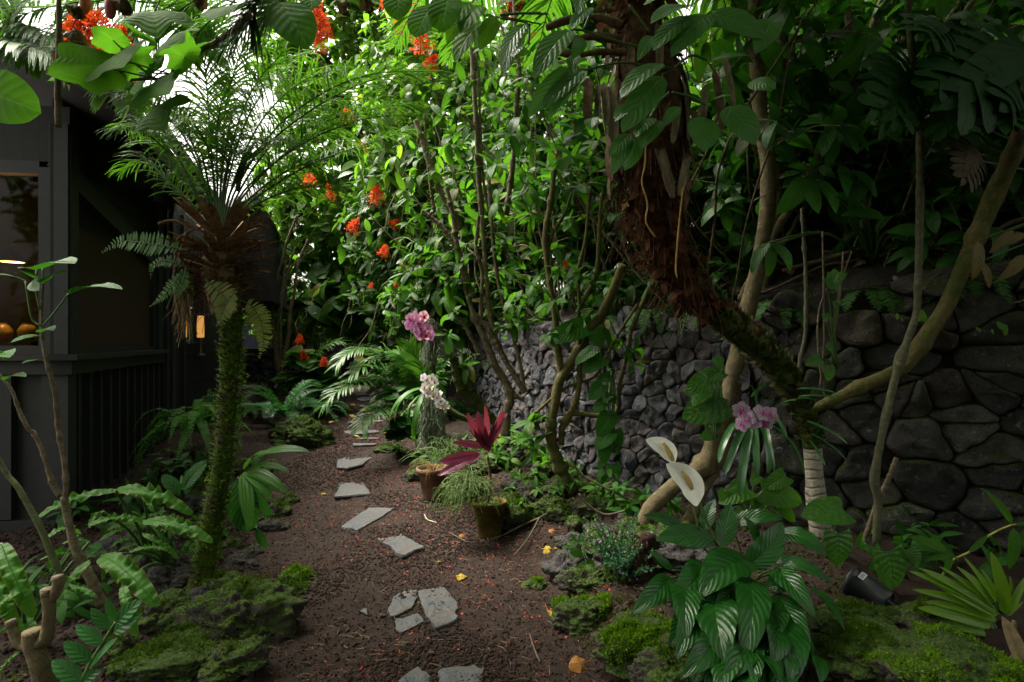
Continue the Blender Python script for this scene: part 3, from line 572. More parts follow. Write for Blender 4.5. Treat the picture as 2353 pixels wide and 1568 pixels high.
def vanda_mat():
    g = NT('spotted_orchid_petal'); v = g.n('ShaderNodeTexVoronoi', feature='DISTANCE_TO_EDGE'); v.inputs['Scale'].default_value = 150; g.l(g.co(), v.inputs['Vector'])
    f = g.ramp(v.outputs['Distance'], [(.10, (1, 1, 1)), (.2, (0, 0, 0))]); col = g.mixc(f, (.15, .05, .13), (.46, .33, .43)); b = g.bsdf(col, .5, .35)
    tr = g.n('ShaderNodeBsdfTranslucent'); g.l(col, tr.inputs[0]); mx = g.n('ShaderNodeMixShader'); mx.inputs[0].default_value = .2; g.l(b.outputs[0], mx.inputs[1]); g.l(tr.outputs[0], mx.inputs[2]); return g.done(mx.outputs[0])
vandafl = vanda_mat()
spmoss = plain('spanish_moss_strand', (.24, .28, .20), .9, .1, .3, 60, 0, trans=.25)
fibre_m = plain('brown_palm_fibre', (.030, .014, .008), .95, .08, .6, 16, .9, .02, col2=(.115, .058, .034))
dark_fibre = plain('dark_fibre', (.014, .009, .006), .95, .08, .5, 20, .9, .02, col2=(.05, .03, .02))
fibre_c = leaf_mat('fibre_scrap', (.022, .009, .005), (.115, .046, .022), (.20, .12, .07), .1, .95, .05, 0, 0, None, .6, fibre=7)
boot_m = plain('dead_leaf_base', (.12, .085, .055), .85, .15, .6, 30, .5, .006, stretch=(1, 1, .25), col2=(.25, .19, .13))
boot_d = plain('dark_leaf_base', (.10, .062, .036), .9, .12, .6, 30, .5, .006, col2=(.16, .10, .065))
root_m = plain('yellow_air_root', (.34, .20, .05), .6, .2)
moss_m = leaf_mat('moss_tuft', (.018, .046, .002), (.055, .105, .006), (.075, .06, .012), .3, .9, .1, 0, 0, None, 0, fibre=1)
moss_p = leaf_mat('palm_moss_tuft', (.04, .085, .004), (.10, .19, .012), (.12, .09, .02), .3, .9, .1, 0, 0, None, 0, fibre=1)
moss_y = leaf_mat('bright_moss_tuft', (.046, .112, .003), (.115, .225, .008), (.075, .06, .012), .3, .9, .1, 0, 0, None, 0, fibre=1)
def put(mb, T, base, tip, up=(0, -1, .5), wid=1., mi=0):
    """one leaf from base to tip (chord), its face turned towards up"""
    V, F, UV = T; base, tip = A(base), A(tip); c = tip - base; Lc = np.linalg.norm(c); c = c / Lc
    k = np.argmax(UV[:, 1] - abs(UV[:, 0] - .5) * .01); ye, ze = V[k, 1], V[k, 2]; n = math.hypot(ye, ze)
    u = A(up) - c * np.dot(up, c); u = u / max(np.linalg.norm(u), 1e-6); d = (ye * c - ze * u) / n; Z = (ze * c + ye * u) / n; X = np.cross(d, Z); sc = Lc / n
    mb.add(base + sc * (V[:, :1] * X * wid + V[:, 1:2] * d + V[:, 2:3] * Z), F, UV, mi)
def rosette(mb, tips, dirs, k, Ts, size, open_=(50, 95), mi=0, upb=1.0, stem=None):
    """k leaves round the end of every twig"""
    tips, dirs = A(tips), nrm(dirs); n = len(tips); P = np.repeat(tips, k, 0); D = np.repeat(dirs, k, 0); a = np.tile(np.arange(k) * 2.4, n) + np.repeat(rng.uniform(0, 6.28, n), k)
    ref = np.where(np.abs(D[:, 2:3]) > .9, A([1., 0, 0]), A([0, 0, 1.])); X = nrm(np.cross(D, ref)); Y = np.cross(D, X); R = np.cos(a)[:, None] * X + np.sin(a)[:, None] * Y
    o = np.radians(rng.uniform(open_[0], open_[1], n * k))[:, None]; L = nrm(np.cos(o) * D + np.sin(o) * R + jit(n * k, .15)); up = nrm(D * .6 + A([0, 0, upb]) + jit(n * k, .25))
    back = D * (rng.uniform(0, .5, n * k) * size)[:, None]; mb.mix(Ts, P - back, L, up, size * rng.uniform(.6, 1.15, n * k), mi)
def alongtwig(mb, P, k, Ts, size, t0=.2, mi=0):
    """alternate leaves along a twig path"""
    Q = spline(P, 30); T = tangents(Q); i = (np.linspace(t0, .98, k) * 29).astype(int); S = nrm(np.cross(T[i], A([0, 0, 1.]) + 1e-3)); sg = np.where(np.arange(k) % 2, 1, -1)[:, None]
    D = nrm(T[i] * .5 + S * sg + jit(k, .2) + A([0, 0, -.15])); mb.mix(Ts, Q[i], D, A([0, 0, 1.]) + jit(k, .3), size * rng.uniform(.7, 1.15, k), mi)
def vines(mb, P, L, r=.006):
    for p in P: mb.tube(arc(p, (rng.normal(0, .5), rng.normal(0, .5), -.4), rng.uniform(.4, 1) * L, 2.5, 6, (rng.normal(0, .2), 0, 0)) + jit(7, .03), [r, r * .6], 4, 14, cap=False)
def ell(n, c, r, shell=.55):
    d = randdir(n); return A(c) + d * A(r) * (rng.uniform(shell, 1., n)**.6)[:, None], d
def panicle(seed, n=190, h=1., w=.62):
    """scarlet flower head of the pagoda plant: little flowers on thin pedicels in a loose cone"""
    r = np.random.default_rng(seed); mb = MB(); T = leaf(1, .34, .5, .5, 2, 1, .5, .2); z = r.random(n)**.8; a = r.uniform(0, 6.28, n); q = (1 - z)**.55 * w * np.sqrt(r.uniform(.15, 1, n)) * (1 + .25 * np.sin(3 * a + seed))
    P = np.stack([q * np.cos(a), q * np.sin(a), z * h + .1 * r.normal(0, 1, n)], 1); D = nrm(np.stack([np.cos(a), np.sin(a), r.uniform(-.3, .9, n)], 1) + .5 * r.normal(0, 1, (n, 3)))
    for k in range(3): mb.inst(T, P, nrm(D + .9 * r.normal(0, 1, (n, 3))), r.normal(0, 1, (n, 3)), r.uniform(.10, .19, n))
    for k in range(0, n, 3): mb.tube([A([0, 0, P[k][2] * .7]), P[k]], .008, 3, 2, cap=False)
    mb.tube([A([0, 0, -.3]), A([0, 0, h])], .02, 4, 3); return mb
def flowers_on(parent, spots, size, mat=None, start=0):
    """flower heads as parts of one plant; mesh data shared between a few shapes"""
    global PAN
    if 'PAN' not in globals(): PAN = []
    for k, p in enumerate(spots):
        sz = size * (spots_scale[k] if spots_scale is not None else rng.uniform(.8, 1.15)); q = A(p) - ORIG[parent.name]
        if len(PAN) < 4:
            o = panicle(len(PAN) + 3, w=.42 + .1 * len(PAN)).build('flower_cluster', mat or redfl, None, origin=(0, 0, 0)); PAN.append(o)
        else: o = PAN[(k + start) % 4].copy(); COL.objects.link(o)
        o.parent = parent; o.location = Vector([float(c) for c in q]); o.scale = (sz,)*3; o.rotation_euler = (rng.uniform(-.5, .5), rng.uniform(-.5, .5), rng.uniform(0, 6.28))
spots_scale = None
def moss_on(mb, P, N, size=.014, k=1, mat=0):
    T = leaf(1, .5, .4, .7, 1, 1, .3, .3); n = len(P)
    for _ in range(k): mb.inst(T, P + jit(n, size * .5), nrm(N + jit(n, .7)), jit(n), size * rng.uniform(.6, 1.4, n), mat)
def boulder(name, c, r, mat, label, seed, mossn=0, rough=.28, group=None, mossmat=None, msize=.014, cat='rock', flat=.25, mossz=.25, lump=1.0):
    """lava boulder sunk in the ground, with tufts of moss growing over its upper faces"""
    n = 64 if r[0] > .13 else 40; th = np.linspace(0, PI, n)[:, None]; ph = (np.arange(2 * n) / (2 * n) * 2 * PI)[None]; D = np.stack([np.sin(th) * np.cos(ph), np.sin(th) * np.sin(ph), np.cos(th) + 0 * ph], -1).reshape(-1, 3)
    s = 1 + rough * fbm(D, 1.6 * lump, 5, seed) + .13 * np.abs(fbm(D, 5 * lump, 4, seed + 5)) - .06 * np.abs(fbm(D, 13, 2, seed + 8)); V = D * s[:, None] * A(r); V[:, 2] = np.where(V[:, 2] < -flat * r[2], -flat * r[2] + .2 * (V[:, 2] + flat * r[2]), V[:, 2]); V = V + A(c)
    i = np.arange(n - 1)[:, None] * 2 * n; j = np.arange(2 * n)[None]; jj = (j + 1) % (2 * n); mb = MB(); mb.add(V, np.stack([i + j, i + 2*n + j, i + 2*n + jj, i + jj], -1).reshape(-1, 4)); o = mb.build(name, mat, origin=A(c) - A([0, 0, flat * r[2]])); tag(o, label, cat, group)
    if mossn:
        w = (D[:, 2] > -.12) & (fbm(V, 7, 4, seed + 2) + mossz * 1.6 * D[:, 2] > .22); idx = np.flatnonzero(w)
        if len(idx):
            k = rng.choice(idx, mossn); k2 = k + rng.integers(0, 2, mossn); k2 = np.minimum(k2, len(V) - 1); f = rng.random((mossn, 1)); P = V[k] * f + V[k2] * (1 - f); m = MB(); moss_on(m, P, nrm(D[k] + A([0, 0, .4])), msize); m.build('moss', mossmat or moss_m, o); o.children[0]['kind'] = 'stuff'
    return o
# ---------------------------------------------------------------- date palm beside the path
tp = pts(ZI, 3.36, '452,1385 462,1330 478,1240 508,1080 524,930 530,790 527,700 520,620 508,560')
palm = thing('date_palm', 'slim date palm with mossy spiked trunk and shaggy crown beside the path', 'palm', tp[0])
m = MB(); m.tube(tp, [.078, .058, .056, .054, .053, .053, .06, .075, .06], 12, 60, .12); 
Q = spline(tp, 400); T = tangents(Q); n = 1150; i = np.sort(rng.integers(0, 330, n)); a = np.arange(n) * 2.39996 + rng.normal(0, .15, n); X = nrm(np.cross(T[i], A([0, 1, .2]))); Y = np.cross(T[i], X)
R = np.cos(a)[:, None] * X + np.sin(a)[:, None] * Y; stub = leaf(1, .62, .3, .8, 3, 1, -.9, .5); rr = .049
m.inst(stub, Q[i] + R * rr, nrm(R + T[i] * .1 + jit(n, .16)), nrm(T[i] + jit(n, .12)), rng.uniform(.022, .048, n))
m.build('trunk', bark_mat('palm_trunk', (.028, .020, .012), (.075, .055, .03), 24, moss=.66, mosscol=(.05, .085, .008)), palm)
m = MB(); n = 2600; i = rng.integers(0, 320, n); a = rng.uniform(0, 6.28, n); lit = (fbm(np.stack([Q[i][:, 2], a * .6, 0 * a], 1), 2.2, 3, 4) + .5 * np.cos(a - 3.4)) > .0; i, a = i[lit], a[lit]
R = np.cos(a)[:, None] * nrm(np.cross(T[i], A([0, 1, .2]))) + np.sin(a)[:, None] * np.cross(T[i], nrm(np.cross(T[i], A([0, 1, .2])))); moss_on(m, Q[i] + R * rng.uniform(.057, .075, (len(i), 1)), nrm(R + T[i] * .4), .02); o = m.build('moss', moss_p, palm); o['kind'] = 'stuff'
cc = tp[-1]; m = MB(); boot = leaf(1, .16, .25, .15, 5, 1, .2, .6)   # cut and dead leaf bases round the crown
for (zz, n, out, s0, s1) in ((.02, 40, .6, .20, .32), (-.08, 46, .95, .2, .31), (-.16, 54, 1.2, .17, .28), (-.25, 54, 1.1, .11, .2), (-.33, 44, .6, .08, .16), (-.4, 26, .1, .06, .13)):
    a = np.arange(n) * 2.4 + rng.uniform(0, 6); R = np.stack([np.cos(a), np.sin(a), 0*a], 1); m.inst(boot, cc + A([.012 * (zz * -10) * .3, 0, zz]) + R * .045, nrm(R * out + A([0, 0, .75 - out * .35]) + jit(n, .16)), nrm(A([0, 0, 1.]) - R * .5), rng.uniform(s0, s1, n))
m.tube([cc - A([-.02, 0, .42]), cc - A([-.012, 0, .25]), cc - A([0, 0, .1]), cc + A([0, 0, .05])], [.07, .10, .12, .06], 12, 20, .35)
m.build('leaf_base', plain('tan_leaf_base', (.17, .105, .058), .9, .12, .6, 30, .5, .006, col2=(.36, .25, .15)), palm); m = MB(); n = 260; a = rng.uniform(0, 6.28, n); R = np.stack([np.cos(a), np.sin(a), 0*a], 1); P = cc + R * .1 + np.stack([0*a, 0*a, rng.uniform(-.42, .02, n)], 1)
for k in range(n): m.tube(arc(P[k], R[k] + jit(1, .5)[0], rng.uniform(.06, .24), 1.5, 3), .0016, 3, 5, cap=False)
m.build('root_fibre', fibre_m, palm); palm.children[-1]['kind'] = 'stuff'
FR = [  # crown fronds traced in the picture: path, leaflets
 ('505,545 540,420 640,310 780,215,3.1 930,165,2.9 1010,185,2.8', .30), ('510,545 560,440 680,340 800,285,3.2 900,265,3.0 985,275,2.9', .28), ('512,545 570,470 700,385 830,335,3.7 940,300,3.8', .26), ('508,545 560,470 640,405 700,378 745,395 790,440', .20),
 ('505,545 528,400 570,270 640,170,3.6 730,110,3.7', .27), ('500,545 510,380 520,240 560,110,3.3 620,40,3.2', .28), ('497,545 490,400 480,270 470,150,3.2 440,60,3.0', .28), ('493,545 465,400 430,300 385,240,3.2 320,215,3.1', .26),
 ('490,545 440,430 380,345 320,300,3.1 262,300,2.9', .26), ('488,548 430,460 370,400 330,375 285,390', .22), ('500,545 500,430 498,330 505,250,2.9 530,190,2.6', .25), ('503,545 515,440 535,350 575,285,3.8 640,250,4.1', .24),
 ('496,545 480,430 455,335 400,270,3.8 330,250,4.2', .25), ('507,545 525,455 560,380 610,330,3.0 665,320,2.7', .22), ('499,545 495,440 480,350 450,290,2.9 400,265,2.6', .24), ('510,545 545,450 610,350 690,270,4.0 770,230,4.4', .26), ('506,545 545,430 630,300 740,215,3.0 860,170,2.8 1000,165,2.7', .32), ('508,545 560,450 660,350 760,290 860,250 950,240', .3), ('504,545 540,410 600,280 690,190 800,150,3.2', .3), ('494,545 470,420 420,310 350,240,3.0 280,215,2.7', .28), ('490,545 450,440 400,350 340,300,3.5 280,290,3.6', .26), ('502,545 515,420 545,290 590,190 650,120,3.2', .3), ('506,548 575,480 660,440 740,430 800,455', .22), ('500,545 510,400 525,300 530,220,3.9 520,150,4.4', .26)]
def px(s, d): return pts(ZI, d, s)
pr = lambda t: np.minimum(1, .35 + 1.6 * t) * (1 - .55 * t**3)
for s, LL in FR:
    m = MB(); frond(m, px(s, 3.4), 64, LL * rng.uniform(.9, 1.15), .0095, 60, 26, pr, 1.5, .4, .22, 1, 6, .007, (0, 0, 1), .38, drop=.1); m.build('frond', [L_palm, stem_green], palm)
m = MB()
for s, w in (('365,515 400,508 455,530', 7), ('405,590 402,560 430,535 470,520', 6), ('620,525 590,520 545,540 520,550', 7), ('612,600 590,555 540,545', 5), ('430,535 400,640,3.25 416,745,3.2', 5)):
    P = px(s, 3.3); m.tube(P, [.012, .008, .006], 5, 14, .3)
m.build('dead_stalk', boot_d, palm)
m = MB(); P = px('422,640 430,700 436,760', 3.22); Q3 = spline(P, 20)
for k in range(70): p = Q3[rng.integers(0, 14)]; m.tube(arc(p, (rng.normal(0, .35), rng.normal(0, .35), -1), rng.uniform(.1, .22), 1., 4), .002, 3, 6, cap=False)
m.build('dried_flower_stalk', plain('dry_straw', (.24, .17, .10), .9, .1), palm)
m = MB(); m.tube(px('545,440 556,385 575,345 590,322', 3.42), [.012, .02, .016, .003], 6, 18); m.build('flower_sheath', plain('brown_sheath', (.06, .038, .03), .6, .3), palm)
# ferns living on the palm
def fern(label, spec, mat, LL=.055, LW=.02, n=26, a0=85, a1=70, dr=.35, cat='fern', group=None, rad=.003, up=(0, -1, .35), prof=None, d=3.2, name='fern'):
    P0 = px(spec[0], d)[0]; t = thing(name, label, cat, P0, group); prof = prof or (lambda q: np.minimum(1, .45 + q * 2.2) * np.maximum(.12, 1 - q**2.2))
    for s in spec:
        m = MB(); P = px(s, d); frond(m, P, n, LL, LW, a0, a1, prof, dr, .05, .12, 1, 3, rad, up, .08, blunt=.6); m.build('frond', [mat, stem_green], t)
    return t
fern('bright green sword fern frond reaching over the window screen from the palm', ['430,575 385,566 330,558 275,556 236,580'], L_fern, .085, .015, 26, 85, 75, .2, d=3.1)
fern('small curled green fern hanging under the reaching sword frond', ['432,612 405,603 375,600 350,612 346,640', '420,620 400,650 375,680 345,705', '428,615 420,650 400,690'], L_fern, .045, .012, 20, d=3.15)
fern('yellowing fern pair hanging in front of the palm crown', ['470,640 490,660 520,690 512,740 500,745', '540,668 530,685 515,710 503,742'], L_fernold, .085, .017, 17, 82, 70, .3, d=3.1)
fern('yellowing fern drooping on the path side of the palm crown', ['552,690 580,705 600,740 606,785 596,822'], L_fernold, .075, .014, 24, 82, 70, .3, d=3.15)
# strap-leaved orchid on the trunk
t = thing('strap_orchid', 'pale green strap-leaved orchid clinging to the palm trunk', 'orchid', px('565,1080', 3.3)[0])
for b, e, w in (('562,1078', '712,1038', 1.), ('562,1080', '625,1040', 1.), ('570,1085', '660,1135', 1.2), ('565,1088', '625,1150', 1.5), ('562,1085', '575,1215', 1.4), ('566,1082', '665,1085', .9), ('570,1090', '642,1130', 1.2)):
    m = MB(); put(m, leaf(1, .16, .35, .55, 10, 1, 1.0, .3), px(b, 3.27)[0], px(e, 3.12)[0], (.1, -.5, 1), w); m.build('leaf', L_strap, t)
def clump(name, label, cat, base, leaves, T, mat, d0, stalk=None, up=(0, -1, .6), group=None, sr=.006, zz=ZI, dl=None):
    """a plant of single leaves: each 'bx,by>tx,ty[,depth]' from blade base to tip"""
    b = pts(zz, d0, base)[0] if isinstance(base, str) else A(base); t = thing(name, label, cat, b, group)
    for k, s in enumerate(leaves):
        q = s.split('>'); p0, p1 = pts(zz, d0, q[0])[0], pts(zz, dl or d0, q[1])[0]; wid = float(q[2]) if len(q) > 2 else 1.
        m = MB(); put(m, T[k % len(T)], p0, p1, A(up) + jit(1, .18)[0], wid)
        mats = [mat]
        if stalk is not None:
            mid = (b + p0) / 2 + A([0, 0, .12 * np.linalg.norm(p0 - b)]); m.tube([b + jit(1, .012)[0] * A([1, 1, 0]), mid, p0], [sr, sr * .7], 6, 10, mi=1); mats.append(stalk)
        m.build('leaf', mats, t)
    return t
clump('anthurium', 'broad pleated anthurium leaf hanging behind the palm trunk', 'plant', ground(545, 1215), ['548,1100>572,1222>1.0', '560,1140>545,1215>.7', '590,1215>615,1260>.8', '580,1120>625,1185>.6'], [leaf(1, .58, .55, .6, 14, 4, .5, .15, .02, 4, pleat=.022, npl=9)], L_pleat, 3.5, stem_green, (0, -1, .3))
clump('calathea', 'upright pleated calathea beside the boston fern', 'plant', ground(418, 1160), ['415,1130>372,1092>1.2', '418,1125>478,1058>.9', '425,1135>455,1080>.8', '412,1140>390,1110>.7'], [leaf(1, .42, .6, .7, 14, 4, .4, .2, .02, 4, pleat=.022, npl=9)], L_pleat, 3.9, stem_green, (0, -1, .4))
# boston fern
L_boston = leaf_mat('boston_pinna', (.035, .13, .016), (.07, .20, .026), None, .45, .5, .3, 6, .1)
b = at(452, 1030, 5.4); boulder('lava_rock', ground(452, 1085), (.3, .25, .3), mossrock, 'rock carrying the boston fern', 41, 300, group='lava rocks edging the path'); t = thing('boston_fern', 'lush arching boston fern at the corner of the slatted skirt', 'fern', b)
for k in range(46):
    a = rng.uniform(0, 6.28); el = rng.uniform(.35, 1.3); P = arc(b + A([0, 0, .18]) + jit(1, .05)[0], (math.cos(a) * math.cos(el), math.sin(a) * math.cos(el) - .15, math.sin(el)), rng.uniform(.45, .78), 2.1, 8); m = MB(); frond(m, P, 34, .055, .017, 85, 70, lambda q: np.minimum(1, .5 + q * 2) * np.maximum(.15, 1 - q**2.5), .25, .05, .1, 1, 2, .0025, (0, 0, 1), .1); m.build('frond', [L_boston, stem_green], t)
# crisped bird's nest ferns
crisp = [leaf(1, .15 + .015 * k, .30, .4, 64, 4, 1.0 + .2 * k, .05, .38, 6.3 + .9 * k, wmin=.02, pleat=.016, npl=17) for k in range(3)]
def crispfern(label, base, leaves, d):
    leaves = list(leaves); bu = (base[0] / base[1] * FOC + U0, V0 + (H - base[2]) / base[1] * FOC); zb = lambda u, v: ((u * 1.7407) * 1.568, (v * 1.7407 - 1730) * 1.568)
    for k in range(7):
        a = rng.uniform(-.3, PI + .3); x0, y0 = zb(bu[0] + rng.normal(0, 25), bu[1] - rng.uniform(40, 120)); L = rng.uniform(200, 330); leaves.append('%d,%d,%.2f>%d,%d,%.2f>%.2f' % (x0, y0, base[1] - .05, x0 + L * math.cos(a), y0 + rng.uniform(20, 190), base[1] - rng.uniform(.05, .3), rng.uniform(.75, 1.1)))
    b = base; t = thing('crisped_fern', label, 'fern', b, 'crisped ferns under the house window')
    for k, s in enumerate(leaves):
        q = s.split('>'); P = [pts(ZC, d, q[j])[0] for j in range(2)]; m = MB(); put(m, crisp[k % 3], P[0], P[1], (.1, -.55, .9), float(q[2]) if len(q) > 2 else 1.)
        m.tube([b + jit(1, .01)[0], b * .5 + P[0] * .5 + A([0, 0, .05]), P[0]], [.009, .007], 6, 10, mi=1); m.build('leaf', [L_wave, stem_green], t)
crispfern('tall crisped fern with wavy leaves spilling on two sides of its stalk', ground(350, 1290), ['725,365,2.95>225,545,2.8>1', '725,362,3>1200,515,2.95>1', '650,500,2.95>560,600,2.8>.9', '900,395,3.1>960,500,3.0>1.1'], 2.9)
crispfern('crisped fern with one bright wavy leaf drooping towards the mossy rocks', ground(385, 1300), ['905,560,2.8>1335,690,2.7>1.', '640,780,2.5>985,1090,2.3>1.15', '905,560,2.85>560,585,2.75>.9', '900,640,2.8>1120,790,2.75>.8', '820,750,2.6>1050,740,2.6>.8', '770,965,2.3>860,1280,2.2>.9'], 2.7)
crispfern('brown edged crisped fern at the picture edge beside the cut stump', ground(60, 1480), ['10,700,2.3>210,1160,2.2>1.25', '560,810,2.5>340,1130,2.35>1.1', '120,1000,2.2>-80,1200,2.1>1', '160,1350,2.0>-30,1540,1.95>.8', '400,985,2.6>610,1035,2.5>.7', '500,640,2.8>300,660,2.6>.9', '440,760,2.6>250,800,2.5>.7', '-60,820,2.3>130,1290,2.2>.9', '560,690,2.7>390,700,2.6>.7'], 2.35)
# tall-stemmed shrub with a tuft of leaves before the window
t = thing('tall_shrub', 'tall thin shrub with a tuft of broad leaves before the house window', 'shrub', pts(ZC, 2.62, '640,1080')[0])
m = MB(); m.tube(pts(ZC, 2.62, '640,1080 560,900 480,750 430,560 400,400'), [.024, .022, .02, .016, .015], 9, 30, .12, knots=[(.45, .35), (.98, .5)]); m.build('trunk', stem_gray, t)
m = MB(); m.tube(np.vstack([pts(ZC, 2.62, '405,420 415,330 400,160 370,0'), pts(ZB, 2.62, '345,1210 310,1080 285,980 265,850 262,700 268,560 275,480')]), [.012, .011, .010, .009, .007, .005], 8, 60, .06, knots=[(k, .4) for k in (.1, .27, .34, .41, .5, .58)]); m.build('branch', stem_gray, t)
m = MB(); m.tube(np.vstack([pts(ZC, 2.62, '380,400 335,330 270,130 210,0'), pts(ZB, 2.6, '180,1440 120,1320 90,1230 65,1180 15,1120 -40,1040')]), [.014, .010, .009, .007, .005], 8, 50, .08, knots=[(k, .4) for k in (.12, .3, .45, .6, .7)]); m.build('branch', stem_gray, t)
Tb = [leaf(1, .52, .5, .75, 9, 3, .7, .12, .03, 2), leaf(1, .48, .5, .75, 9, 3, .5, .25, .02, 3)]
for k, (s0, s1, w, up) in enumerate((('270,430', '470,400', 1.1, (-.1, -.35, 1)), ('230,440', '115,430', 1.2, (0, -.3, 1)), ('160,510', '-20,470', 1.2, (.1, -.3, 1)), ('270,525', '405,458', .9, (-.2, -.5, 1)), ('215,490', '130,450', .8, (.2, -.4, 1)), ('430,590', '768,562', .75, (0, -.25, 1)), ('268,830', '335,820', .8, (0, -.4, 1)), ('250,850', '70,895', .9, (0, -.5, 1)), ('280,1010', '135,1028', .6, (0, -.3, 1)), ('215,500', '245,570', .9, (-.5, -.6, .5)), ('10,960', '60,990', 1, (0, -.4, 1)), ('30,1130', '165,1110', .6, (0, -.3, 1)), ('20,1000', '-60,930', 1.2, (.3, -.6, .6)))):
    m = MB(); p0 = pts(ZB, 2.6, s0)[0]; put(m, Tb[k % 2], p0, pts(ZB, 2.5, s1)[0], up, w)
    if k in (2, 5, 0, 1): m.tube(pts(ZB, 2.61, {2: '262,790 200,745', 5: '268,790 330,720', 0: '268,560 268,500', 1: '250,690 225,560'}[k] + ' ' + s0), .004, 5, 10, mi=1)
    m.build('leaf', [L_fg, stem_green], t)
# olive stem at the frame edge, cut stump, zz plant
t = thing('cut_shrub', 'sawn off shrub with thick pale stump and short pruned limbs', 'stump', pts(ZC, 2.0, '290,1640')[0]); m = MB(); m.tube(pts(ZC, 2.0, '310,1680 260,1480 215,1330 205,1240'), [.037, .034, .031, .032], 12, 24, .16); m.build('trunk', stem_tan, t)
for s, r in (('225,1330 290,1290 310,1150 300,985', [.023, .022, .020, .022]), ('200,1345 130,1330 85,1250 65,1185', [.022, .017, .014, .015]), ('300,1080 345,1010 368,950 362,905', [.016, .017, .018, .018])): m = MB(); Pz = pts(ZC, 2.0, s); m.tube(Pz, r, 10, 20, .16); o = m.build('branch', stem_tan, t); dz = nrm(Pz[-1] - Pz[-2]); m = MB(); m.tube([Pz[-1] - dz * .02, Pz[-1] + dz * .004], [r[-1] * 1.06, r[-1] * 1.02], 12, 4, .1); m.build('cut_end', twig_m, o)
t = thing('olive_shrub', 'straight leafless olive green stem leaning beside the house skirt', 'shrub', pts(ZC, 2.4, '380,900')[0]); m = MB(); m.tube(pts(ZC, 2.4, '385,910 330,780 260,610 190,480 110,340 50,270 0,180 -60,60'), [.014, .012, .009], 8, 30, .06, knots=[(.4, .3), (.6, .3)]); m.build('stem', bark_mat('olive_stem', (.06, .075, .03), (.12, .13, .06), 30), t)
t = clump('zz_plant', 'glossy zz plant sprig leaning from the lower edge', 'plant', '500,1640', ['570,1440>400,1310>1', '640,1330>475,1210>1', '690,1235>570,1100>1', '725,1190>668,1035>.8', '730,1195>890,1050>1.1', '715,1255>893,1125>1', '560,1480>740,1290>.8', '505,1560>325,1430>1.1', '520,1570>660,1460>.9', '480,1620>380,1560>1'], [leaf(1, .42, .55, .75, 8, 2, .35, .3)], L_zz, 1.95, None, (0, -1, .6), zz=ZC)
m = MB(); m.tube(pts(ZC, 1.96, '480,1650 560,1470 640,1330 725,1190'), [.011, .008, .004], 8, 20); m.build('stem', stem_green, t)
# crinkled fern clump stalks (dark) and strap sprigs near the stump
# mossy rocks along the path
R = lambda u, v, lift=0: ground(u, v, lift)
boulder('lava_rock', R(555, 1440, .02), (.25, .22, .19), mossrock, 'biggest mossy lava boulder on the path edge near the date palm', 1, 1700, group='lava rocks edging the path')
boulder('lava_rock', R(475, 1400, .02), (.12, .10, .10), barerock, 'bare dark lava rock touching the foot of the date palm', 2, 350, group='lava rocks edging the path')
boulder('lava_rock', R(370, 1530, .0), (.22, .16, .08), thickmoss, 'low moss covered rock with a fallen leaf at the lower edge', 3, 2600, group='lava rocks edging the path')
boulder('lava_rock', R(680, 1335, .0), (.10, .09, .07), thickmoss, 'bright round moss cushion rock on the path edge', 5, 1600, mossmat=moss_y, group='lava rocks edging the path')
boulder('lava_rock', R(672, 1365, .0), (.10, .07, .05), thickmoss, 'flat mossy rock just before the round moss cushion', 6, 1300, group='lava rocks edging the path')
boulder('lava_rock', R(530, 1335, .0), (.09, .07, .05), thickmoss, 'small mossy rock beside the palm foot, path side', 7, 900, group='lava rocks edging the path')
boulder('lava_rock', R(590, 1345, .0), (.06, .05, .035), thickmoss, 'tiny orange tinged rock between moss lumps', 8, 200, mosscol=None, group='lava rocks edging the path') if False else None
boulder('lava_rock', R(395, 1420, .0), (.17, .14, .11), thickmoss, 'mossy mound behind the bare rock, under the crisped fern', 9, 2600, group='lava rocks edging the path')
boulder('lava_rock', R(420, 1480, -.02), (.16, .13, .08), mossrock, 'half buried mossy rock between the stump and biggest boulder', 10, 1500, group='lava rocks edging the path')
boulder('lava_rock', R(640, 1180, .0), (.10, .09, .08), mossrock, 'rugged mossy rock under the strap orchid', 12, 1100, group='lava rocks edging the path')
boulder('lava_rock', R(625, 1215, .0), (.13, .10, .07), barerock, 'dark lava rock below the pleated anthurium', 13, 200, group='lava rocks edging the path')
boulder('lava_rock', R(668, 1155, .0), (.08, .07, .06), mossrock, 'small mossy rock at the path edge above the dark one', 14, 500, group='lava rocks edging the path')
boulder('lava_rock', R(690, 1020, .05), (.36, .28, .24), thickmoss, 'large round moss covered boulder under the cycad', 15, 4200, group='lava rocks edging the path')
boulder('lava_rock', R(740, 1010, .0), (.12, .1, .1), barerock, 'grey rock leaning on the large round boulder', 16, 100, group='lava rocks edging the path')
boulder('lava_rock', R(470, 1230, .0), (.16, .12, .08), mossrock, 'mossy rock under the calathea', 18, 700, group='lava rocks edging the path')
boulder('lava_rock', R(260, 1270, .0), (.2, .15, .1), barerock, 'pale cindery lava lump beneath the tall crisped fern', 19, 0, group='lava rocks edging the path')
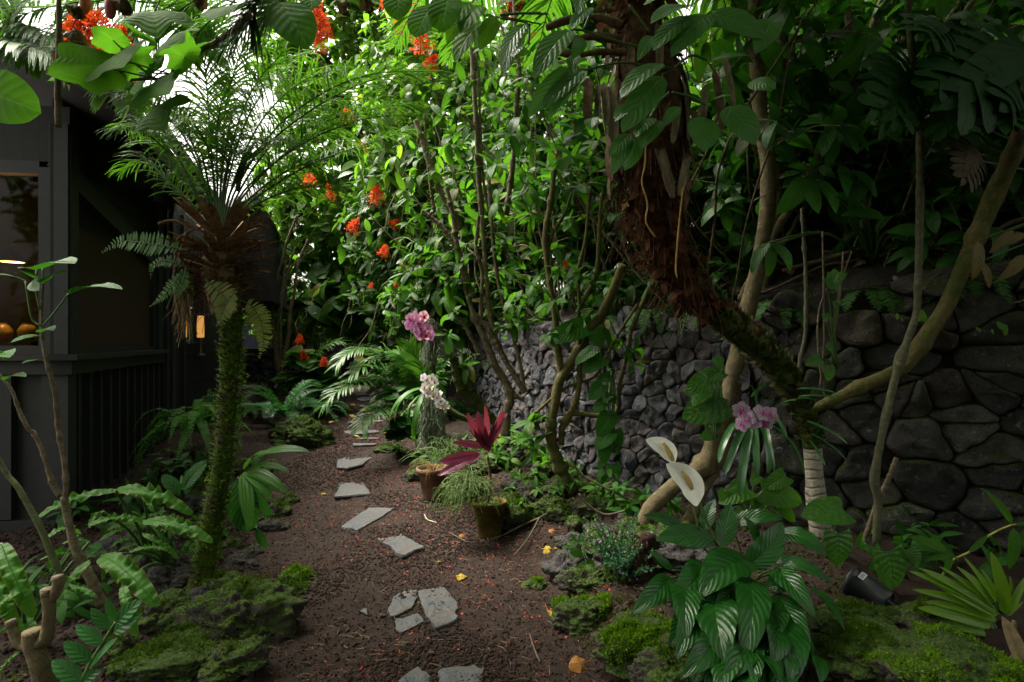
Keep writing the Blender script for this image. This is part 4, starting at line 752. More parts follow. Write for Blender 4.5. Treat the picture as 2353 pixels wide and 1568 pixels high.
# ---------------------------------------------------------------- leaning palm with the shaggy fibre trunk
lp = np.vstack([pts(ZI, 3.3, '1888,1230 1872,1100 1862,1000 1840,930 1800,860,3.25 1740,790,3.2 1670,735,3.15 1600,665,3.1 1560,600,3.05')])
palm2 = thing('leaning_palm', 'leaning palm with pale ringed foot and shaggy brown fibre trunk', 'palm', lp[0])
Q = spline(lp, 200); T = tangents(Q); m = MB(); m.tube(Q[:62], [.060, .055, .054, .050], 14, 60, .16); m.build('trunk', bark_mat('ringed_palm_bark', (.17, .145, .11), (.36, .33, .27), 12, ring=21, moss=.22), palm2)
m = MB(); m.tube(Q[52:], [.05, .058, .062, .07, .078, .085], 14, 60, .2); n = 1300; i = rng.integers(55, 195, n); a = rng.uniform(0, 6.28, n); X = nrm(np.cross(T[i], A([0, 1, .2]))); Y = np.cross(T[i], X); R = np.cos(a)[:, None] * X + np.sin(a)[:, None] * Y
m.inst(leaf(1, .7, .3, .7, 3, 1, -.5, .4), Q[i] + R * (.045 + .03 * (i / 200))[:, None], nrm(R * .8 + T[i] * .5 + jit(n, .2)), nrm(T[i] - R * .2), rng.uniform(.025, .06, n)); m.build('mossy_stub', bark_mat('mossy_stubs', (.035, .022, .010), (.11, .075, .025), 20, moss=.55, mosscol=(.05, .075, .012)), palm2)
fp = pts(ZI, 3.0, '1648,722,3.13 1610,690,3.1 1580,655,3.07 1548,600 1512,530 1495,440 1495,300 1480,150 1465,0 1460,-200'); m = MB(); m.tube(fp, [.062, .082, .105, .135, .15, .14, .11, .11, .12, .11], 48, 160, .5); FQ = spline(fp, 120); n = 1100; i = rng.integers(4, 116, n); a = rng.uniform(0, 6.28, n); rad = np.interp(i / 119, [0, .1, .2, .3, .42, .6, 1], [.055, .075, .105, .14, .14, .115, .115])
R = np.stack([np.cos(a), np.sin(a), 0 * a], 1); m.build('fibre_trunk', fibre_m, palm2); m = MB(); m.mix([leaf(1, .4, .2, .2, 6, 2, 1.2, .3, .3, 2.3), leaf(1, .28, .2, .3, 6, 2, .3, -.3, .35, 3.1), leaf(1, .28, .2, .3, 5, 1, 1.6, .3, .2, 2)], FQ[i] + R * rad[:, None] * .93, nrm(R * .5 + A([0, 0, -.7]) + jit(n, .55)), nrm(R + jit(n, .3)), rng.uniform(.03, .13, n) * (1 + .5 * (rng.random(n) > .9))); o = m.build('fibre_scrap', fibre_c, palm2); o['kind'] = 'stuff'
m = MB()
for k in range(700):
    j = rng.integers(4, 116); a = rng.uniform(0, 6.28); rr = np.interp(j / 119, [0, .1, .2, .3, .42, .6, 1], [.055, .075, .105, .14, .14, .115, .115]); p = FQ[j] + A([math.cos(a), math.sin(a), 0]) * rr * 1.02; m.tube(arc(p, (math.cos(a), math.sin(a), rng.normal(-.6, .5)), rng.uniform(.05, .26), 2.2, 3), .0019, 3, 5, cap=False)
o = m.build('root_fibre', fibre_m, palm2); o['kind'] = 'stuff'
bootT = [leaf(1, .17, .15, .12, 8, 1, .5, .55), leaf(1, .13, .15, .12, 8, 1, .25, .6)]
for k, (s, w) in enumerate((('1352,180>1348,285', 1.), ('1375,195>1368,300', .8), ('1400,200>1410,330', 1.), ('1418,240>1460,330', .7), ('1388,190>1395,290', .7), ('1560,230>1545,330', 1.), ('1590,250>1610,350', .9), ('1500,300>1545,455', 1.1), ('1580,350>1560,450', .9), ('1640,160>1660,300', .9), ('1440,150>1430,260', .8), ('1620,200>1605,330', .9), ('1535,210>1520,290', 1.), ('1660,120>1685,250', .8))):
    q = s.split('>'); m = MB(); put(m, bootT[k % 2], pts(ZI, 2.86, q[0])[0], pts(ZI, 2.78, q[1])[0], (0, -1, .3), w); m.build('leaf_base', boot_m if k % 3 else boot_d, palm2)
for k in range(46):
    a = rng.uniform(0, 6.28); R1 = A([math.cos(a), math.sin(a), 0]); p0 = FQ[0] * 0 + at(1485, rng.uniform(60, 330), 3.0) + R1 * rng.uniform(.10, .2); m = MB(); put(m, bootT[k % 2], p0, p0 + R1 * rng.uniform(.0, .10) + A([0, 0, -rng.uniform(.18, .42)]), R1 + A([0, 0, .3]), rng.uniform(.7, 1.2)); m.build('leaf_base', (boot_m, boot_d, boot_d)[k % 3], palm2)
for s, r in (('1430,60 1370,40 1310,45 1255,65', .022), ('1430,90 1350,85 1290,110 1235,135', .02), ('1440,120 1380,120 1320,125 1262,120', .018), ('1600,60 1680,40 1760,70', .02)): m = MB(); m.tube(pts(ZI, 2.8, s), [r, r * .8, r * .9], 7, 20, .4); m.build('leaf_base', boot_d, palm2)
for k in range(16):                                             # crown of fronds above the frame
    a = k * 2.4; P = arc(fp[-1] + A([0, 0, .05]), (math.cos(a), math.sin(a), .7), rng.uniform(1.8, 2.4), 1.3, 10); m = MB(); frond(m, P, 44, .42, .035, 65, 30, None, .9, .2, .15, 1, 4, .012); m.build('frond', [L_palm, stem_green], palm2)
for s in ('1484,330 1482,380 1475,420 1488,470 1484,510 1505,545', '1570,430 1560,520 1553,610 1556,640'):
    m = MB(); m.tube(pts(ZI, 2.7, s), .004, 5, 24, .3); m.build('air_root', root_m, palm2)
# climbing schefflera draped round the shaggy trunk
LS = [leaf(1, .34, .6, .75, 9, 3, .45, .22, .02, 2), leaf(1, .38, .55, .8, 9, 3, .7, .18, .02, 3)]
gl = ['575,48>440,188', '440,190>215,500', '520,240>455,370', '480,345>440,480>.8', '520,440>265,690', '520,450>300,750>.6', '440,420>175,740>.8', '1015,400>752,625', '1018,475>765,835>1.1', '950,740>850,865>1.2', '820,840>685,985', '820,850>705,1100>.8', '870,860>780,1070>1.1', '1010,760>880,940>.9', '1120,670>1025,795>.9', '1310,95>1075,360>1.1', '1190,100>960,320>1.1', '1210,40>945,150>1.2', '1315,80>1665,240>1.25', '1290,660>1450,600>1.3', '1270,735>1275,950>1.9', '1420,670>1600,910>1.5', '1560,520>1730,560>1.7', '960,230>860,385>.8', '520,-60>490,95>1', '1700,130>1600,340>1.2', '1320,380>1560,350>.7', '830,660>720,765>1.1', '900,30>1050,-40>1', '160,150>0,420>.7', '100,230>20,480>.7', '150,290>85,360>1.4', '580,740>570,810>1.4', '455,740>490,710>1.5']
sch = clump('schefflera', 'climbing schefflera draping long leaves over the shaggy palm trunk', 'plant', pts(ZG, 2.7, '1050,250')[0], gl, LS, leaf_mat('schefflera_leaf', (.022, .090, .012), (.045, .150, .020), None, .34, .34, .5, 8, .22, None, .4, spot=.35), 2.5, None, (-.1, -1, .55), zz=ZG, dl=2.4)
m = MB()
for s in ('930,310 700,250 510,190 440,190', '900,410 750,395 530,440 480,430', '1100,430 1020,425', '1080,580 1200,610 1290,660', '530,180 575,60', '1020,470 1100,430', '940,740 1000,640 1060,580', '1320,75 1250,130 1180,110', '940,200 880,120 810,30', '1300,380 1200,350 1100,420', '900,820 960,740', '0,95 150,85 300,90', '0,115 170,150 180,280'): m = MB(); m.tube(pts(ZG, 2.52, s), [.006, .005], 6, 14); m.build('stalk', stem_green, sch)
# second schefflera top centre
gl = ['1890,120>1800,120>.6', '1800,150>1600,440>1.1', '1890,120>1775,350>1.1', '1790,40>1640,230>1.3', '1720,20>1535,195>1.3', '1690,90>1545,300>1', '1800,-50>1760,20', '1900,10>1815,-30', '1895,40>2040,-10>1.2', '2090,180>1960,400>.9', '2080,250>1930,540>.8', '2090,330>2010,400>1.5']
t2 = clump('schefflera', 'schefflera spray of bright hanging leaflets at the top edge', 'plant', pts(ZD, 3.0, '1860,110')[0], gl, LS, L_bright, 3.0, None, (0, -1, .4), zz=ZD, dl=2.9)
for s in ('2200,90 2040,95 1890,120 1780,100', '1890,120 1800,160', '1900,120 2000,130 2200,170'): m = MB(); m.tube(pts(ZD, 3.02, s), [.006, .005, .004], 6, 14); m.build('stalk', stem_green, t2)

# ---------------------------------------------------------------- trunks on the dark side
def stemtree(name, label, cat, stems, mat, loc=None, group=None, zz=ZI, d=4.):
    P = pts(zz, d, stems[0][0]); t = thing(name, label, cat, P[0] if loc is None else loc, group)
    for k, (s, r) in enumerate(stems): m = MB(); m.tube(pts(zz, d, s), r, 10 if max(np.atleast_1d(r)) > .015 else 7, 70, .2, knots=[(q, .32) for q in rng.uniform(.05, .95, 7)]); m.build('trunk' if k == 0 else 'branch', mat, t)
    return t
def crownleaves(t, C, k, size, T, mat, open_=(40, 95), name='crown', nm=5):
    m = MB(); rosette(m, C, nrm(jit(len(C)) + A([0, -.2, .5])), nm, T, size, open_); return m.build(name, mat, t)
Tel = variants(4, L=1, W=.36, a=.6, b=.8, nl=5, nw=1, droop=.7, fold=.2)
Tbig = variants(4, L=1, W=.42, a=.55, b=.75, nl=7, nw=2, droop=.8, fold=.15, ruf=.02)
Thrt = [leaf(1, .85, .35, .75, 5, 1, d_, .15, lobe=.22) for d_ in (.3, .6, .9)]
tr = stemtree('pale_tree', 'tall pale speckled tree trunk behind the shaggy palm, forked at its root', 'tree', [('1478,1225 1485,1190 1500,1165 1560,1110 1615,1070,4.0 1640,1020 1665,940,3.95 1690,830 1715,720 1745,600 1766,450 1758,330 1745,240 1738,120 1735,-60', [.06, .055, .05, .052, .05, .048]), ('1580,1205 1610,1140 1650,1060 1672,980,4.05 1690,880', [.045, .04, .045, .04])], stem_tan, d=4.0)
C, _ = ell(1350, A([-.3, .6, 6.9]), (6.8, 6.6, .9), .1); C = C[C[:, 2] > 1.75 + .62 * C[:, 1]]; crownleaves(tr, C, 5, .34, Tbig, L_dark)  # unseen canopy, spread far beyond the trunk to shade the near garden
tr = stemtree('grey_tree', 'dark grey trunk standing close behind the pale speckled trunk', 'tree', [('1742,760 1750,690 1765,600 1785,450 1790,250 1800,0', [.05, .045, .04])], stem_gray, d=4.5)
tr = stemtree('bent_tree', 'mossy olive branch bending up from the wall in front of the boulders', 'tree', [('1855,948,3.45 1905,925 1965,895 2040,862 2085,835 2130,770 2160,725,3.4 2180,690 2230,580 2285,450 2340,320,3.3 2365,200 2420,60', [.03, .036, .04, .042, .045, .05, .042, .042, .042])], stem_olive, d=3.4)
C, _ = ell(420, A([3.1, 1.8, 4.3]), (2.4, 3.0, .7), .1); C = C[C[:, 2] > 1.8 + .62 * C[:, 1]]; crownleaves(tr, C, 5, .26, Tbig, L_dark)  # crown out of view, enlarged to keep daylight off the boulder wall
tr = stemtree('slender_tree', 'slender jointed upright stem crossing the bent mossy branch', 'tree', [('2013,1255 2018,1150 2010,1095 2035,960 2068,830 2100,740 2108,690 2112,560 2114,400 2112,220 2098,150 2090,60 2083,-60', [.022, .02, .019, .02, .018]), ('2106,165 2150,110 2200,50 2260,-30', [.016, .014])], bark_mat('green_grey_stem', (.06, .062, .035), (.13, .125, .075), 30, lich=.25), d=3.3)
stemtree('cut_stick', 'brown cut stick leaning on the slender jointed stem', 'stick', [('1985,1245 2010,1170 2035,1115 2060,1052', [.014, .013, .012])], stem_gray, d=3.35)
tr = stemtree('forked_shrub', 'forked brown shrub stem between the speckled trunk and the slender stem', 'shrub', [('1700,690,4.4 1790,520 1845,430 1880,360 1920,290 1955,225 1968,130 1950,50 1930,-60', [.03, .026, .024, .022, .02]), ('1968,135 2000,85 2040,0', [.02, .018]), ('1880,380 1910,290 1975,140 2030,-20', [.018, .015]), ('1960,210 1990,150 2035,70 2060,-10', [.016, .014]), ('1740,640 1800,560 1850,470 1900,400', [.015, .012])], stem_gray, d=4.3)
C, _ = ell(150, at(1990, -130, 4.2), (1.2, 1.0, .7), .2); crownleaves(tr, C, 5, .24, Tbig, L_dark)
stemtree('thin_shrub', 'thin bare stem hanging straight before the big pale boulder', 'shrub', [('1828,905 1838,830 1850,770 1852,680 1850,600 1842,480', [.011, .012, .012, .010])], bark_mat('thin_green_stem', (.07, .07, .045), (.14, .135, .09), 30), d=3.75)
# thicket of canes above the walls
def cane(label, s, n, spread, hgt, leafT, leafsize, mat, lmat, e=(.2, 1.6), tilt=.35, nl=16, r=(.008, .018), seed=0):
    rr = np.random.default_rng(seed); b = bank(s, e[0] * .5 + e[1] * .5); t = thing('thicket_shrub', label, 'shrub', b, 'thicket shrubs above the stone wall'); ms = MB(); ml = MB()
    for k in range(n):
        p = bank(np.clip(s + rr.normal(0, spread), 0, 1), rr.uniform(*e)); h = hgt * rr.uniform(.6, 1.1); d = nrm(A([rr.normal(0, tilt) - .15, rr.normal(0, tilt) - .15, 1])); P = [p - d * .1]
        for q in range(6): d = nrm(d + A([rr.normal(0, .16), rr.normal(0, .16), .03])); P.append(P[-1] + d * h / 6)
        P = A(P); R = rr.uniform(*r); ms.tube(P, [R, R * .8, R * .5], 6, 26, .12)
        Qs = spline(P, 40)
        for w in range(4):
            j = rr.integers(16, 38); d2 = nrm(A([rr.normal(0, 1), rr.normal(0, 1) - .3, rr.uniform(0, .7)])); B = arc(Qs[j], d2, rr.uniform(.3, .7), .6, 5); ms.tube(B, [R * .5, R * .25], 4, 10, cap=False)
            alongtwig(ml, B, max(3, nl // 4), leafT, leafsize, .25); rosette(ml, B[-1:], nrm(B[-1:] - B[-2:-1]), 5, leafT, leafsize)
    ms.build('branch', mat, t); ml.build('crown', lmat, t); return t
cane('thicket of thin brown canes behind the forked stems, glossy leaved', .36, 26, .05, 2.9, Tel, .19, stem_gray, L_mid, seed=1)
cane('thicket of crossing brown canes between the forked stems and shaggy palm', .47, 34, .05, 2.8, Tel, .20, stem_gray, L_mid, (.1, 2.2), .5, seed=2)
cane('thicket of thin stems and long leaves right behind the shaggy palm', .60, 30, .05, 2.8, Tel, .22, stem_gray, L_mid, (.15, 2.2), seed=3)
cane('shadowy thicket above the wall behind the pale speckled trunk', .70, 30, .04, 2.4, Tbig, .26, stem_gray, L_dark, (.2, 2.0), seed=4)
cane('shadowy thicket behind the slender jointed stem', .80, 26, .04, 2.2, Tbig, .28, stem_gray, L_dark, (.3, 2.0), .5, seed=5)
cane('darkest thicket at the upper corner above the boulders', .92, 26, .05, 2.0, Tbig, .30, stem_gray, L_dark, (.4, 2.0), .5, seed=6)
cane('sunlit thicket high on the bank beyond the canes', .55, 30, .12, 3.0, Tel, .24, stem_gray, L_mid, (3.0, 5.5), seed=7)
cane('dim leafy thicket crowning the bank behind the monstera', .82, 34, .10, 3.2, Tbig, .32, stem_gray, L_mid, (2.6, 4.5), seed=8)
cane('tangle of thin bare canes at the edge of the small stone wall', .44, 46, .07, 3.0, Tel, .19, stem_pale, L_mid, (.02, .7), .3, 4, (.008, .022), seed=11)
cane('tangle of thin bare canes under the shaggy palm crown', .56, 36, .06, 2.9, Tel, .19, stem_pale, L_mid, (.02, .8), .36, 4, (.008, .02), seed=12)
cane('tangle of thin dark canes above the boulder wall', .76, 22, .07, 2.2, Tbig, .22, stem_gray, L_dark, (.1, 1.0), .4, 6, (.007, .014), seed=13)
# monstera: deeply cut leaves
def mon(seed=0):
    r = np.random.default_rng(seed); Vs, Fs, Us, n = [], [], [], 0; parts = [(leaf(1, .26, .35, .6, 10, 2, .5, .1), 0, 0., 1.)]
    for k in range(7):
        for sg in (-1, 1): t = .02 + .115 * k; parts.append((leaf(.52 - .035 * k + (k == 0) * -.08, .135, .18, .28, 9, 2, .45 + .2 * r.random(), .05), sg * math.radians(100 - 9.5 * k + r.normal(0, 3)), t, .9))
    for (V, F, U), an, t, um in parts:
        c, s_ = math.cos(an), math.sin(an); W = np.stack([V[:, 0] * c + V[:, 1] * s_, -V[:, 0] * s_ + V[:, 1] * c + t, V[:, 2] + (-.25 * t * t if an else 0)], 1); Vs.append(W); Fs.append(F + n); Us.append(U * A([1, um])); n += len(V)
    return np.vstack(Vs), np.vstack(Fs), np.vstack(Us)
MT = [mon(0), mon(2)]
t = thing('monstera', 'monstera with big cut leaves in the dark upper corner', 'plant', bank(.9, .8)); 
for k, (b_, e_, w) in enumerate((('1720,300', '1130,700', 1.), ('1500,560', '1600,850', 1.2), ('1050,480', '720,760', .9), ('1150,600', '1300,880', 1.), ('1690,560', '1560,700', 1.2), ('900,420', '900,830', .8), ('1200,150', '1050,260', 1.), ('1400,420', '1080,560', .8))):
    m = MB(); p0, p1 = pts(ZH, 3.3, b_)[0], pts(ZH, 3.0, e_)[0]; put(m, MT[k % 2], p0, p1, (-.45 + .25 * (k % 3), -1, -.15 + .25 * (k % 2)), w); m.tube([bank(.9, .7), p0 + A([.1, .15, -.25]), p0], [.012, .008], 6, 14, mi=1); m.build('leaf', [L_monst, stem_green], t)
m = MB(); put(m, mon(5), pts(ZH, 3.2, '1400,920')[0], pts(ZH, 3.05, '1320,1170')[0], (0.2, -1, .1), 1.); m.build('dead_leaf', L_dead, t)['label'] = 'withered grey brown monstera leaf'
clump('dead_leaves_plant', 'plant with yellow and brown dying leaves above the boulders', 'plant', bank(.97, .5), ['1560,1120>1520,1290>.8', '1720,960>1540,1080', '1719,1010>1600,1060>.8', '1700,1130>1550,1160>.7', '1400,1130>1390,1300>.8', '1440,1200>1500,1330>.7'], [leaf(1, .34, .5, .7, 8, 2, .7, .2, .06, 3)], leaf_mat('dying_leaf', (.06, .05, .015), (.14, .10, .025), None, .25, .6, .3, 7, .3, None, .5, mott=(.03, .07, .02)), 3.1, stem_green, zz=ZJ) if False else None
clump('bromeliad', 'plant with yellow blotched dying leaves above the boulders', 'plant', bank(.97, .5), ['1650,30>1500,180>.7', '1719,60>1540,130>.7', '1719,190>1590,320>.9', '1719,230>1545,350>.8', '1700,480>1640,490>.5', '1430,100>1390,350>.9', '1450,230>1500,400>.8'], [leaf(1, .34, .5, .7, 8, 2, .7, .2, .06, 3)], leaf_mat('dying_leaf', (.06, .05, .015), (.14, .10, .025), None, .25, .6, .3, 7, .3, None, .5, mott=(.03, .07, .02)), 3.1, stem_green, zz=ZJ)
clump('philodendron', 'dark philodendron with broad leaves on the bank above the boulders', 'plant', bank(.8, .4), ['1000,30>860,60>1.2', '1130,60>860,50>1.2', '1360,50>1170,130>1.1', '1330,210>1160,280>1.1', '850,-40>570,-60>.9', '700,-300>620,-100>1.1', '560,-380>630,-140>1.2', '640,-340>790,-160>.9', '310,-330>180,-290>1', '330,-300>160,-60>1', '340,-300>430,-70>1.1', '420,-280>540,-70>1.1', '500,-190>740,-80>.9', '690,-220>520,-330>.9', '900,30>1110,40>1.1', '120,110>10,310>.8', '130,130>110,330>.9', '140,120>250,290>1'], Tbig, L_dark, 3.5, stem_green, (0, -.8, .7), zz=ZJ)
clump('seedling', 'tiny round leaved seedling on the mossy boulder joint', 'plant', pts(ZJ, 3.3, '950,640')[0], ['960,600>945,590>2', '910,570>935,580>2', '1060,570>1110,575>2', '1060,575>1080,600>2', '1080,680>1110,690>2', '1510,660>1530,680>2', '1560,650>1600,630>2', '1580,655>1620,665>2', '1440,650>1420,660>2'], [leaf(1, .9, .4, .4, 4, 1, .2, .1)], L_bright, 3.2, None, zz=ZJ)

# ---------------------------------------------------------------- peace lily
def ldep(v): return 2.78 - (v - 600) / 950 * .62
LL_ = '690,700>335,690>190 500,620>258,550>80 915,830>605,1058>235 640,850>430,1112>200 430,930>190,1155>110 545,980>525,1320>120 520,1150>415,1350>115 860,920>855,1490>150 700,1080>765,1475>200 1000,1100>1165,1610>285 1080,1030>1282,1350>150 1060,880>1312,1180>130 1040,820>1425,980>105 1080,660>1385,805>150 890,870>1112,590>200 745,740>795,480>130 635,640>700,450>115 800,600>1115,575>110 640,1280>570,1440>100 705,1290>640,1620>135 870,1470>905,1700>120 1000,1400>950,1660>110 1155,920>1000,975>70 1190,960>1490,1255>120 440,885>305,768>60 1280,1390>1340,1580>80 760,1380>720,1640>120 1110,1450>1080,1700>130 800,820>640,830>120 960,720>880,560>120 1000,960>1180,1010>90 830,1000>700,1120>120 900,1000>1010,1180>120 760,950>640,1200>110 1120,1200>1260,1480>110'.split()
for k in range(26):
    a = rng.uniform(-2.9, -.2); bx = 870 + 330 * math.cos(a) * rng.uniform(.2, .9); by = 1180 + rng.uniform(-120, 260); LL_.append('%d,%d>%d,%d>%d' % (bx, by, bx + rng.normal(0, 60) + 140 * math.cos(a), by + rng.uniform(180, 330), rng.uniform(80, 130)))
lily = thing('peace_lily', 'large glossy peace lily with two cream flowers', 'plant', at(*ZK(870, 1180), 2.85)); lb = ORIG[lily.name]
for k, s in enumerate(LL_):
    a, b, w = s.split('>'); ax, ay = map(float, a.split(',')); bx, by = map(float, b.split(',')); p0, p1 = at(*ZK(ax, ay), ldep(ay) - .02), at(*ZK(bx, by), ldep(by) - .06 - .03 * (k % 3)); wpx = float(w); lpx = math.hypot(ax - bx, ay - by)
    ratio = min(.42, wpx / lpx * .95); dn = by > ay; m = MB(); put(m, leaf(1, ratio, .6, .95, 22, 4, (1.2 if dn else .6) * rng.uniform(.7, 1.3), .15 + .12 * (k % 3), .045, 2.2 + .5 * (k % 4), pleat=.012, npl=8 + k % 4, side=rng.uniform(-.06, .06)), p0, p1, (rng.normal(0, .25), -.75, .75), 1.)
    q0 = lb + A([rng.normal(0, .03), rng.normal(0, .03), 0]); m.tube([q0, (q0 + p0) / 2 + A([0, .02, .08]), p0], [.006, .0045], 6, 12, mi=1); m.build('leaf', [L_lily, stem_green], lily)
for k, (b, e, w, sp, st) in enumerate((('462,215', '278,90', .45, '446,218 415,160 383,105', '600,640 580,540 555,450 470,230'), ('608,470', '402,238', .5, '562,392 535,335 495,280', '705,700 650,590 612,490 560,390'))):
    f = MB(); put(f, leaf(1, w, .5, .7, 20, 5, .5, .5, .05, 1.5, side=.05), pts(ZK, 2.62, b)[0], pts(ZK, 2.56, e)[0], (.42, -1, .25)); fo = f.build('spathe', white_spathe, lily)
    f = MB(); f.tube(pts(ZK, 2.56, sp), [.009, .0125, .011, .005], 10, 20, .12); f.build('spadix', spadix_m, fo); f = MB(); f.tube(pts(ZK, 2.66, st), .0055, 7, 16); f.build('flower_stalk', stem_green, lily)
# ---------------------------------------------------------------- spotted vanda orchid
vt = thing('vanda_orchid', 'vanda orchid with purple speckled flowers and strap leaves', 'orchid', at(1745, 985, 3.0))
vl = ['1590,1240>1560,1000>.5', '1480,1240>1370,1490>1.2', '1540,1260>1410,1568>1.1', '1570,1270>1505,1700>1.1', '1600,1270>1610,1590>1.1', '1640,1270>1680,1560>1.2', '1670,1260>1720,1540>1.1', '1690,1250>1900,1560>1.2', '1720,1200>1800,1330>1', '1600,1100>1650,1000>.7', '1740,1150>1980,1100>1', '1720,1180>1860,1100>1', '1710,1130>1700,1090>.8']
for k, s in enumerate(vl):
    q = s.split('>'); m = MB(); put(m, leaf(1, .105, .2, .25, 12, 1, 1.0, .7), pts(ZQ, 2.98, q[0])[0], pts(ZQ, 2.85, q[1])[0], (rng.normal(0, .3), -.4, 1), float(q[2])); m.build('leaf', L_vanda, vt)
for s in ('290,1030>545,1058', '300,1080>560,1090', '355,1230>610,1375', '380,1310>605,1480', '370,1350>470,1510', '100,1000>5,1080'):
    q = s.split('>'); m = MB(); put(m, leaf(1, .10, .2, .25, 12, 1, .5, .7), pts(ZJ, 3.05, q[0])[0], pts(ZJ, 2.95, q[1])[0], (rng.normal(0, .3), -.5, 1)); m.build('leaf', L_vanda, vt)
def orchid_flower(parent, c, sz, mats, face=(-.2, -1, .1), roll=0., petals=5, pw=.85):
    c = A(c); fa = nrm(A(face)); X = nrm(np.cross(fa, A([0, 0, 1]))); Y = np.cross(X, fa); m = MB(); T = leaf(1, pw, .35, .35, 5, 2, .5, -.15)
    for k in range(petals):
        a = roll + k * 2 * PI / petals + PI / 2; d = math.cos(a) * X + math.sin(a) * Y; m.inst(T, [c], [d + fa * .22], [fa], [sz * (1. if k in (0, 2, 3) or petals == 5 and k in (1, 4) else .9)])
    m.inst(leaf(1, .7, .4, .4, 4, 1, .9, .4), [c + fa * sz * .1], [-Y * .8 + fa * .6], [fa], [sz * .5], 1); m.inst(leaf(1, .6, .4, .4, 3, 1, .4, .5), [c + fa * sz * .1] * 2, [X * .8 + fa * .7, -X * .8 + fa * .7], [fa], [sz * .3], 1); return m.build('flower', mats, parent)
for u, v, s, rl in ((1510, 1160, .052, .1), (1545, 1215, .055, .5), (1590, 1230, .05, -.3), (1640, 1180, .055, .2), (1690, 1190, .05, .7), (1665, 1235, .05, 0), (1520, 1250, .045, .4)): orchid_flower(vt, at(*ZQ(u, v), 2.86), s * .92, [vandafl, magenta], (rng.normal(-.1, .3), -1, rng.normal(0, .3)), rl)
# ---------------------------------------------------------------- pothos, pot, straps and small plants
TP = [leaf(1, .78, .32, .72, 10, 3, d_, .14, .015, 2, lobe=.2) for d_ in (.35, .6, .85)]
po = ['1450,480>1230,540>.9', '1440,640>1430,860>1.25', '1500,480>1550,600>1']
clump('pothos', 'pothos with two big variegated heart leaves beside the pale palm foot', 'plant', at(*ZK(1420, 700), 3.0), ['1480,520>1228,560>1.05', '1445,660>1435,858>1.2', '1330,740>1370,800>.9'], TP, L_pothos, 2.85, stem_green, (0, -1, .8), zz=ZK)
clump('pothos', 'pothos with one broad heart leaf above the black pot', 'plant', ground(2080, 1330), ['550,750>580,985>1.25', '690,730>745,830>1.1'], TP, L_pothos, 2.85, stem_green, (0, -1, .7), zz=ZL)
clump('pothos', 'pothos climbing beside the pale trunk with long split leaves', 'plant', at(*ZQ(1330, 1350), 3.6), ['1400,870>1325,850>1.6', '1390,920>1260,1000>.8', '1330,960>1165,1030>1.0', '1400,1110>1140,1215>1.0', '1380,1080>1290,1190>1', '1330,1270>1390,1240>1.3', '1350,1300>1250,1340>1', '1200,1080>1360,1000>.9'], TP, L_pothos, 3.6, stem_green, (0, -1, .6), zz=ZQ)
clump('pothos', 'glossy pothos vine trailing down the small stone wall', 'plant', at(*ZQ(700, 900), 4.75), ['640,1000>560,1100', '690,1070>630,1130', '650,1110>585,1180', '730,1100>660,1070', '690,1190>615,1330', '720,1210>690,1160', '720,1290>745,1400>1.1', '690,1300>600,1410', '660,1390>650,1490>1.1', '720,1430>745,1370', '650,1480>610,1530', '710,1500>740,1590>1.1', '660,1540>620,1640', '690,950>600,980', '640,830>520,930>1', '590,660>640,770>1.1', '620,520>730,470>1', '520,560>600,540', '520,640>280,735>.7', '590,780>470,880>.8'], TP, L_fg, 4.6, stem_green, (-.3, -1, .5), zz=ZQ)
clump('pothos', 'small variegated pothos climbing roots before the pale boulder', 'plant', at(*ZJ(530, 900), 3.6), ['480,330>560,410>1.2', '560,300>500,400>1', '470,560>480,610>1.3', '490,750>520,800>1.1', '440,840>345,880>1', '490,890>490,980>1.2', '530,480>550,530>1'], TP, L_pothos, 3.5, stem_green, (0, -1, .6), zz=ZJ)
m = MB()
for s in ('585,170 570,380 540,640 510,870', '480,400 430,560 430,820 480,1150', '455,40 465,700 440,1020'): m.tube(pts(ZJ, 3.6, s), .006, 5, 30, .2)
tag(m.build('aerial_root', stem_gray), 'thin brown aerial roots dangling before the pale boulder', 'root')
blk = plain('black_plastic', (.018, .019, .022), .38, .5, .2, 8, .05); pc = at(*ZL(440, 1000), 2.8); ax = nrm(at(*ZL(560, 1070), 2.66) - at(*ZL(340, 940), 2.78)); t = thing('plant_pot', 'black plastic nursery pot lying on its side with a white label', 'pot', pc)
def lathe_ax(mb, c, ax, prof, n=28, mi=0):
    ax = nrm(ax); X = nrm(np.cross(ax, A([0, .3, 1]))); Y = np.cross(ax, X); th = np.arange(n) / n * 2 * PI; V = A([A(c) + ax * z + r * (math.cos(a) * X + math.sin(a) * Y) for r, z in prof for a in th]); mb.add(V, [(k*n + a, k*n + (a+1) % n, (k+1)*n + (a+1) % n, (k+1)*n + a) for k in range(len(prof) - 1) for a in range(n)], None, mi); return X, Y
m = MB(); X, Y = lathe_ax(m, pc, ax, [(.001, .125), (.015, .085), (.016, .08), (.045, .08), (.047, .087), (.056, .087), (.060, .08), (.062, .06), (.070, -.075), (.077, -.077), (.077, -.098), (.072, -.1), (.068, -.09), (.055, .07)]); m.build('pot', blk, t)
lab = plain('white_label', (.6, .6, .6), .6, .3, .05, 4, 0); ink = plain('label_ink', (.04, .04, .04), .6)
m = MB(); e = nrm(A([.1, -.75, .75])); e = nrm(e - ax * np.dot(e, ax)); sd = np.cross(ax, e); o = pc - ax * .045 + e * .0695; u2 = nrm(sd); tl = nrm(ax * .19 + e * .0147)
def strip(mb, o, a, b, mi): mb.add([o - a - b, o + a - b, o + a + b, o - a + b], [(0, 1, 2, 3)], None, mi)
tl = nrm(ax - e * .075); strip(m, o + e * .003, tl * .013, u2 * .022, 0); lo = m.build('sticker', lab, t); m = MB()
